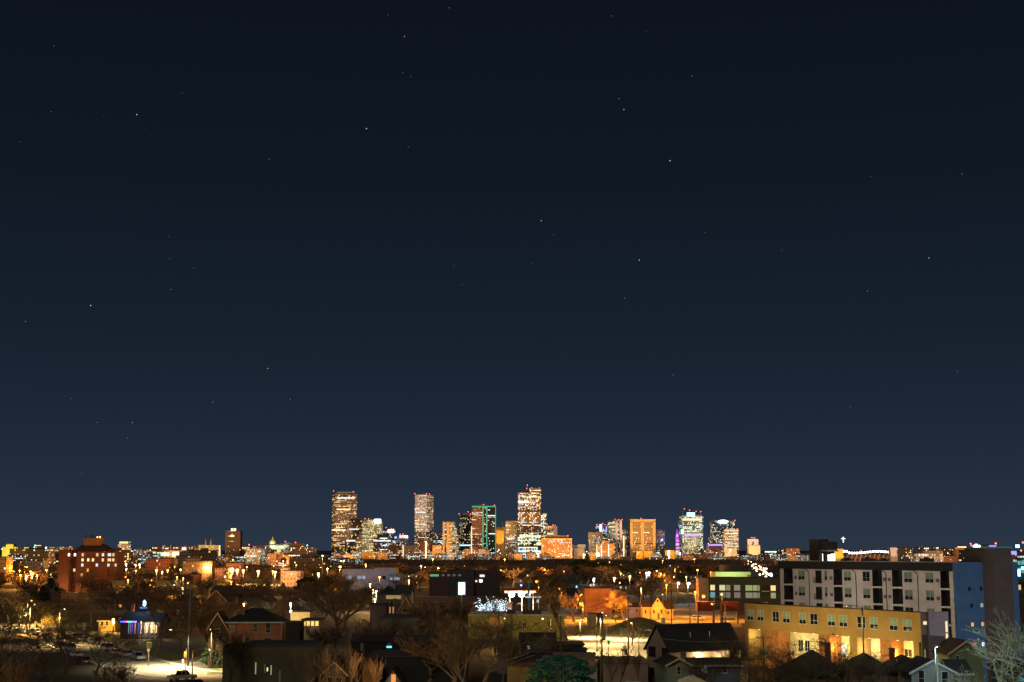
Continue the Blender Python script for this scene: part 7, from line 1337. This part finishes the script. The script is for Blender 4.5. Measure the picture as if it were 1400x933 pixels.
lamp_light(None, (X(20, 188), 184, 5), (1,.62,.22), 1.1, 9); lamp_light(None, (X(460, 222), 214, 6), (1,.72,.28), .9, 10); lamp_light(None, (X(512, 236), 232, 6), (1,.55,.2), 1.4, 7); lamp_light(None, (X(650, 228), 222, 5), (1,.70,.32), .8, 10)
for i, (x, yt, d_, k, s_) in enumerate(((98, 834, 290, 0, 1.0), (62, 846, 275, 3, 1.3), (135, 848, 268, 1, 1.2), (160, 893, 246, 0, 1.5), (30, 856, 300, 1, 1.2), (80, 886, 240, 3, 1.2), (185, 905, 246, 2, 1.6))): ptree(NEAR[k], x, 0, yt, ['large bare tree hanging over the lit parked cars', 'wide bare tree left of the lit street', 'bare tree before the parked row', 'low dark bushy bare tree at the edge of the lit road', 'bare tree in front of the broad white lamp', 'wide low bare tree at the bottom left', 'lowest dark bush at the edge of the lit road'][i], d=d_, sx=s_)
for i, (x, yt, d_, k, s_) in enumerate(((-2, 806, 400, 0, 1.2), (28, 812, 470, 1, 1.2), (55, 818, 440, 3, 1.2), (84, 808, 480, 0, 1.2), (108, 816, 445, 1, 1.1), (129, 806, 480, 3, 1.1), (148, 800, 520, 0, 1.2), (178, 794, 500, 1, 1.2), (240, 800, 420, 0, 1.1), (262, 812, 380, 3, 1.1), (285, 820, 350, 2, 1.5), (330, 812, 400, 0, 1.2), (356, 816, 430, 1, 1.2), (410, 812, 450, 3, 1.1), (436, 806, 430, 0, 1.2), (250, 846, 345, 3, 1.2), (10, 835, 330, 3, 1.2), (345, 838, 350, 2, 1.2), (430, 852, 320, 2, 1.3), (700, 846, 340, 2, 1.0), (672, 836, 350, 1, 1.0), (605, 826, 352, 0, 1.2), (560, 836, 345, 3, 1.1))):
    ptree(NEAR[k], x, 0, yt, 'dark bare tree crowding the nearer gardens ' + region(x), d=d_, sx=s_, group='bare trees crowding the nearer gardens ' + region(x))
# evergreens
def ever(k, x, yt, d_, label, sx=1.0, group=None): 
    h = Z(yt, d_); s = h / 10; t = thing('evergreen_tree', label, 'evergreen tree', (X(x, d_), d_, 0), rnd.uniform(0, 6), group); t.scale = (s * sx, s * sx, s); link('trunk', EVER[k][0], t); link('crown', EVER[k][1], t); return t
M_leaf2 = mat('glossy teal leaves', (.03,.11,.07), .5, 0, .5, .8); 
c2 = EVER[2][1].copy(); c2.materials[0] = M_leaf2; EVER.append((EVER[2][0], c2, 10))
ever(4, 767, 897, 236, 'dense round evergreen bush lit teal green at the bottom centre right', 1.6); lamp_light(None, (X(752, 226), 222, 7.5), (.7,1,.8), .5, 8)
for i, (x, yt, d_) in enumerate(((788, 767, 1400), (797, 765.6, 1450), (806, 769, 1300), (816, 767.4, 1350), (826, 769, 1250), (836, 771, 1200), (871, 768.6, 1300), (881, 771, 1150), (893, 773, 1150), (846, 774, 1050), (856, 774.6, 1050))): ever(3 if i % 2 else 2, x, yt, d_, 'rounded evergreen in the olive lit row below the orange hotel and wide ribbed tower', 1.15, 'evergreens right of centre below the towers')
ever(0, 62, 800, 560, 'dark pointed evergreen before the red brick block', 1.3); ever(1, 71, 790, 600, 'taller dark evergreen left of the red brick block', 1.1); ever(2, 422, 790, 640, 'dark round evergreen left of the very large bare tree', 1.2); ever(1, 300, 842, 300, 'dark evergreen behind the timber wing', .9)
tree(recol(MID[0], M_bark, mat('orange lit twigs', (.30,.20,.10), .9)), (X(784, 488), 488), Z(803, 488), 'bare tree glowing orange beside the low glaring lamp', .4, 1.3); lamp_light(None, (X(784, 478), 480, 6), SOD, 3.0, 5)  # orange lamp light put into the colour of these twigs
tree(recol(MID[2], M_bark, mat('orange lit twigs', (.30,.20,.10), .9)), (X(852, 500), 500), Z(806, 500), 'orange lit bare tree behind the tall cable pole', 1.4, 1.1)
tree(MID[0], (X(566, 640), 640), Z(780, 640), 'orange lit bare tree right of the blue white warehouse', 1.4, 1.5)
# ================================================================== random fill: neighbourhood trees, houses, lamps, far low blocks
r_ = random.Random(21)
KEEP = [(468, 555, 620, 900), (586, 700, 440, 790), (696, 760, 395, 560), (770, 880, 330, 530), (880, 1070, 300, 590), (940, 1070, 500, 1100), (870, 925, 380, 520), (120, 230, 300, 420), (270, 400, 290, 420), (310, 415, 700, 1100), (205, 240, 700, 1000), (83, 105, 560, 850), (500, 760, 270, 440), (185, 300, 250, 330), (28, 60, 700, 920), (395, 440, 350, 420), (20, 130, 330, 470), (280, 316, 400, 520), (972, 1075, 330, 2400)]
def free(x, d_, m=0): return not any(a - m <= x <= b + m and c - m <= d_ <= e + m for a, b, c, e in KEEP)
for i in range(15):                                                     # crowns massed before the glowing screen
    x = 560 + i * 9.4 + r_.uniform(-3, 3); d_ = r_.uniform(415, 540); ptree(MID[i % 3], x, 0, r_.uniform(812, 830), 'brown bare tree in the dense clump below the glowing screen', d=d_, sx=1.35, group='bare trees clumped below the glowing screen')
for i in range(13): x = 306 + i * 8.6; ptree(FAR[i % 3], x, 0, 0, 'bare tree glowing orange behind the row of glaring lamps', d=1, sx=1.2) if False else tree(FAR[i % 3], (X(x, 1060 + 12 * (i % 4)), 1060 + 12 * (i % 4)), r_.uniform(7, 10), 'bare tree glowing orange behind the row of glaring lamps', None, 1.4, 'bare trees glowing behind the glaring lamps')  # trees added as surfaces to catch the orange lamp glow
for i in range(7): tree(FAR[i % 3], (X(30 + i * 5, 915), 905 + 10 * (i % 2)), r_.uniform(8, 11), 'bare tree lit orange by the flaring lamp at far left', None, 1.3, 'bare trees lit by the far left flaring lamp')  # likewise added around the flaring lamp to catch its light
LITT = recol(MID[0], M_bark, mat('lamp lit yellow twigs', (.34,.30,.08), .9)); LITT2 = recol(MID[2], M_bark, mat('lamp lit yellow twigs', (.34,.30,.08), .9))  # yellow lamp light put into the twig colour
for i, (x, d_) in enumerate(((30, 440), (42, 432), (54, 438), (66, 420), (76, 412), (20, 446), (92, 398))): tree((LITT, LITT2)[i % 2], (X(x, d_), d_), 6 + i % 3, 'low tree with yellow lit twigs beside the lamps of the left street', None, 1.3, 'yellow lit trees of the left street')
for i in range(6): tree(MID[i % 3], (X(445 + i * 22, 330), 322 + 7 * (i % 3)), r_.uniform(6, 9), 'dim bare tree in the row behind the dark flat roofs at bottom centre', None, 1.5, 'bare trees behind the dark flat roofs')
for i in range(78):                                                     # sodium street lamps inside the neighbourhood belts
    x = r_.uniform(5, 960) if i % 5 < 3 else r_.uniform(5, 450); d_ = r_.uniform(520, 1350) if i % 2 else r_.uniform(1000, 2300); k = ['sodium', 'sodium', 'amber'][i % 3]
    t = thing('street_lamp', '%s lamp glowing among the bare trees %s' % ({'sodium': 'orange', 'amber': 'amber'}[k], region(x)), 'street lamp', (X(x, d_), d_, 0), 0, '%s lamps among the trees %s' % (k, region(x)))
    mb = MB(); h_ = r_.uniform(8, 10.5); mb.tube([(0, 0, 0), (0, 0, h_ - .2)], .1, 5); mb.build('pole', M_pole, t); mb = MB(); mb.ball((0, -.1, h_), .22 + d_ / 4200, 8, 5); mb.build('bulb', B[k], t); lamp_light(t, (0, -1.2, h_), BC[k], 5.0 + d_ / 150, 8)
n = 0; tries = 0
while n < 176 and tries < 4000:
    tries += 1
    if n < 110: d_ = r_.uniform(850, 1500); x = r_.uniform(-10, 1065); pr = FAR[r_.randrange(3)]; h = r_.uniform(9, 13.5)
    elif n < 205: d_ = r_.uniform(430, 900); x = r_.uniform(-10, 960); pr = MID[r_.randrange(3)]; h = r_.uniform(9, 14.5)
    else: d_ = r_.uniform(300, 480); x = r_.uniform(-10, 440) if r_.random() < .75 else r_.uniform(540, 700); pr = NEAR[r_.randrange(4)] if d_ < 400 else MID[r_.randrange(3)]; h = r_.uniform(9, 15)
    if not free(x, d_): continue
    if d_ < 1500 and (300 < x < 420 and d_ > 600): h = min(h, 8)
    band = 'far' if d_ > 850 else ('middle distance' if d_ > 430 else 'nearer')
    tree(pr, (X(x, d_), d_), h, 'brown bare winter tree in the %s belt %s' % (band, region(x)), r_.uniform(0, 6.28), r_.uniform(1.2, 1.8), 'bare trees, %s, %s' % (band, region(x))); n += 1
# the wood beyond: hundreds of crowns that read as one mass
V, Fc = [], []; rw = random.Random(9)
for i in range(900):
    d_ = rw.uniform(1350, 3000); x0 = X(rw.uniform(-20, 1080), d_); h = rw.uniform(8, 13); rr = h * .5
    for k in range(46):
        c = Vector((x0 + rw.gauss(0, rr * .5), d_ + rw.gauss(0, rr * .5), h * (.25 + .75 * rw.random()))); o = Vector((rw.gauss(0, 1), rw.gauss(0, 1), rw.gauss(.6, 1))).normalized() * rw.uniform(.8, 2.2); q = o.orthogonal().normalized() * rw.uniform(.18, .4); q.rotate(Matrix.Rotation(rw.uniform(0, 6.3), 3, o.normalized())); b = len(V); V += [tuple(c - q), tuple(c + o), tuple(c + q)]; Fc.append((b, b + 1, b + 2))
    b = len(V); V += [(x0 - .3, d_, 0), (x0 + .3, d_, 0), (x0, d_ + .4, 0), (x0, d_, h * .8)]; Fc += [(b, b + 1, b + 3), (b + 1, b + 2, b + 3), (b + 2, b, b + 3)]
me = bpy.data.meshes.new('distant_woodland'); me.from_pydata(V, [], Fc); me.materials.append(M_twig); o = link('distant_woodland', me); tag(o, 'dense far belt of brown bare trees at the foot of downtown', 'woodland', None, 'stuff')
# simple houses of the neighbourhoods: four prototypes, copied
HP = []
for k, (w, l, e, rg, kd, wm, rm, lit) in enumerate(((9, 8, 3.0, 5.8, 'gy', mat('dim tan boards', (.13,.10,.07), .85), M_shing3, M_lwarm), (11, 9, 3.2, 6.2, 'gx', mat('dim grey boards', (.17,.165,.15), .85), M_shing, M_lyel), (9, 10, 5.6, 8.4, 'hip', mat('dim red brick', (.13,.045,.03), .9), M_shing, M_lwarm), (12, 10, 5.2, 8.0, 'gx', mat('dim blue boards', (.07,.09,.11), .85), M_shing2, M_lcool), (9, 9, 5.4, 8.6, 'gy', mat('dim tan brick', (.15,.10,.065), .9), M_shing3, M_lor))):
    HP.append((w, l, e, rg, kd, wm, rm, lit))
protos = {}
HDESC = ['single storey tan gable fronted house', 'low white side gabled house', 'two storey dark brick hip roofed house', 'two storey dull blue side gabled house', 'two storey tan brick gable fronted house']
n = 0; tries = 0; placed = []
while n < 70 and tries < 5000:
    tries += 1; d_ = r_.uniform(450, 1500); x = r_.uniform(-5, 960)
    if not free(x, d_, 9000 / d_) or any(abs(X(x, d_) - a) < 15 and abs(d_ - b) < 15 for a, b in placed): continue
    if 600 < d_ and 300 < x < 420: continue
    k = r_.randrange(5); w, l, e, rg, kd, wm, rm, lit = HP[k]; lb = '%s in the trees %s' % (HDESC[k], region(x)); gr = 'neighbourhood houses, %s, %s' % (HDESC[k], region(x)); rz = R(r_.uniform(-25, 25))
    if k not in protos:
        protos[k] = house('house', lb, 'house', (X(x, d_), d_, 0), rz, w, l, e, rg, kd, wm, rm, [('f', 1.4, 1.0, 1.1, 1.3, lit), ('f', w - 3, 1.0, 1.2, 1.3, None), ('f', w / 2 - .5, e - 1.9 if e > 5 else 1.0, 1.0, 1.2, lit if k % 2 else None)], mat('dim trim', (.22,.2,.17), .8), (w * .7, l * .6, rg + .7), [('f', w / 2 + 1, .95, M_stan)]); protos[k]['group'] = gr
    else: copy_tree(protos[k], (X(x, d_), d_, 0), rz, None, lb, gr)
    placed.append((X(x, d_), d_)); n += 1
# street lamps of the neighbourhoods, tiny in the distance
LP = {}
for k in ('sodium', 'amber', 'white', 'cool', 'green', 'red', 'blue'):
    tt = thing('street_lamp', 'x', 'street lamp', (0, 0, 0)); mb = MB(); mb.tube([(0, 0, 0), (0, 0, 8)], .09, 5); mb.tube([(0, 0, 7.9), (0, -1.2, 8.3)], .06, 4); mb.build('pole', M_pole, tt); mb = MB(); mb.ball((0, -1.3, 8.2), .42, 7, 5); mb.build('bulb', emi('far bulb ' + k, {'sodium': (1,.34,.06), 'amber': (1,.55,.2), 'white': (1,.85,.6), 'cool': (.6,.85,1), 'green': (.1,1,.5), 'red': (1,.08,.06), 'blue': (.15,.3,1)}[k], 5), tt); LP[k] = tt
used = set(); CN = {'sodium': 'orange', 'amber': 'yellow orange', 'white': 'cream white', 'cool': 'blue white', 'green': 'green', 'red': 'red', 'blue': 'blue'}
def far_lamp(k, x, d_, zs=1.0, s=1.0):
    lb = 'small %s lamp %s' % (CN[k], region(x)) if d_ < 1500 else 'tiny %s lamp on the horizon strip %s' % (CN[k], region(x)); gr = lb.replace('small', 'lamps,').replace('tiny', 'far lamps,')
    loc = (X(x, d_), d_, 0); sc_ = (s, s, zs)
    if k not in used: o = LP[k]; o.location = loc; o.scale = sc_; o['label'] = lb; o['group'] = gr; used.add(k)
    else: copy_tree(LP[k], loc, 0, sc_, lb, gr)
ks = ['sodium'] * 7 + ['amber'] * 5 + ['white'] * 4 + ['cool'] * 4 + ['green', 'blue', 'red']
for i in range(50):
    x = r_.uniform(0, 960); d_ = r_.uniform(520, 1500)
    if free(x, d_): far_lamp(r_.choice(ks[:-1]), x, d_, r_.uniform(.8, 1.15), r_.uniform(.6, 1.2))
for i in range(52):
    x = r_.choice([r_.uniform(0, 450), r_.uniform(0, 450), r_.uniform(430, 1100), r_.uniform(1130, 1400)]); d_ = r_.uniform(1900, 3700); far_lamp(r_.choice(ks), x, d_, r_.uniform(1.0, 3.0), r_.uniform(1.0, 2.2))
for i in range(26):
    x = r_.uniform(425, 1070); far_lamp(r_.choice(ks[4:]), x, r_.uniform(3550, 3780), r_.uniform(.9, 2.4), r_.uniform(1.6, 3.4))
for k in LP:
    if k not in used: far_lamp(k, 100 + 40 * len(used), 2400)
# far low blocks filling the city strip
LB = []
for j, (m, ds) in enumerate((('low1', 'brown brick'), ('low2', 'tan stone'), ('low3', 'dark grey'), ('low4', 'amber stone'), ('creamwin', 'pale'))):
    for s_ in (0, 1):
        w, h, dp = (44, 16, 24) if s_ == 0 else (26, 26, 20); tt = thing('low_block', 'x', 'city block', (0, 0, 0)); mb = MB(); mb.box(0, w, 0, dp, 0, h); mb.build('wall', [F[m]], tt); mb = MB(); mb.box(-.3, w + .3, -.3, dp + .3, h + .002, h + .8); rf_ = mb.build('roof', M_roof, tt); mb = MB(); mb.box(w * .4, w * .65, dp * .3, dp * .7, h + .802, h + 4); mb.build('plant_room', M_conc2, rf_); LB.append((tt, ds, ['long low', 'taller narrow'][s_]))
ub = set()
def lowb(j, x, d_, sx_, sz_):
    tt, ds, sh = LB[j]; lb = '%s %s block with lit windows in the strip %s' % (sh, ds, region(x)); gr = 'strip blocks, %s %s, %s' % (sh, ds, region(x)); loc = (X(x, d_), d_, 0); rz = R(r_.uniform(-20, 20))
    if j not in ub: tt.location = loc; tt.rotation_euler = (0, 0, rz); tt.scale = (sx_, 1, sz_); tt['label'] = lb; tt['group'] = gr; ub.add(j)
    else: copy_tree(tt, loc, rz, (sx_, 1, sz_), lb, gr)
for j in range(10): lowb(j, 30 + j * 42, 2700 + 60 * j, 1, .8)
for i in range(60): lowb(r_.randrange(10), r_.uniform(-10, 445), r_.uniform(1700, 3600), r_.uniform(.8, 1.5), r_.uniform(.55, 1.05))
for i in range(56): lowb(r_.randrange(10), r_.uniform(430, 1070), r_.uniform(3380, 3800), r_.uniform(.5, 1.1), r_.uniform(.35, .8))
for i in range(12): lowb(r_.randrange(10), r_.uniform(1010, 1100), r_.uniform(2500, 3500), r_.uniform(.5, 1.0), r_.uniform(.5, .9))
for i in range(30): lowb(r_.randrange(10), r_.uniform(1225, 1400), r_.uniform(1900, 3600), r_.uniform(.6, 1.3), r_.uniform(.6, 1.15))
# unseen spots standing in for the glow of those streets on the city strip
for x in range(20, 1400, 115):
    d0 = 3300 if 430 < x < 1000 else 2200; p = Vector((X(x, d0), d0, 34)); lamp_light(None, p, (1, .50, .16), .55, 500, 'SPOT', .5, 60, (p.x, d0 + 600, 4))
for x in range(40, 960, 130):
    p = Vector((X(x, 900), 900, 22)); lamp_light(None, p, (1, .48, .16), .16, 350, 'SPOT', .5, 95, (p.x, 1400, 4))
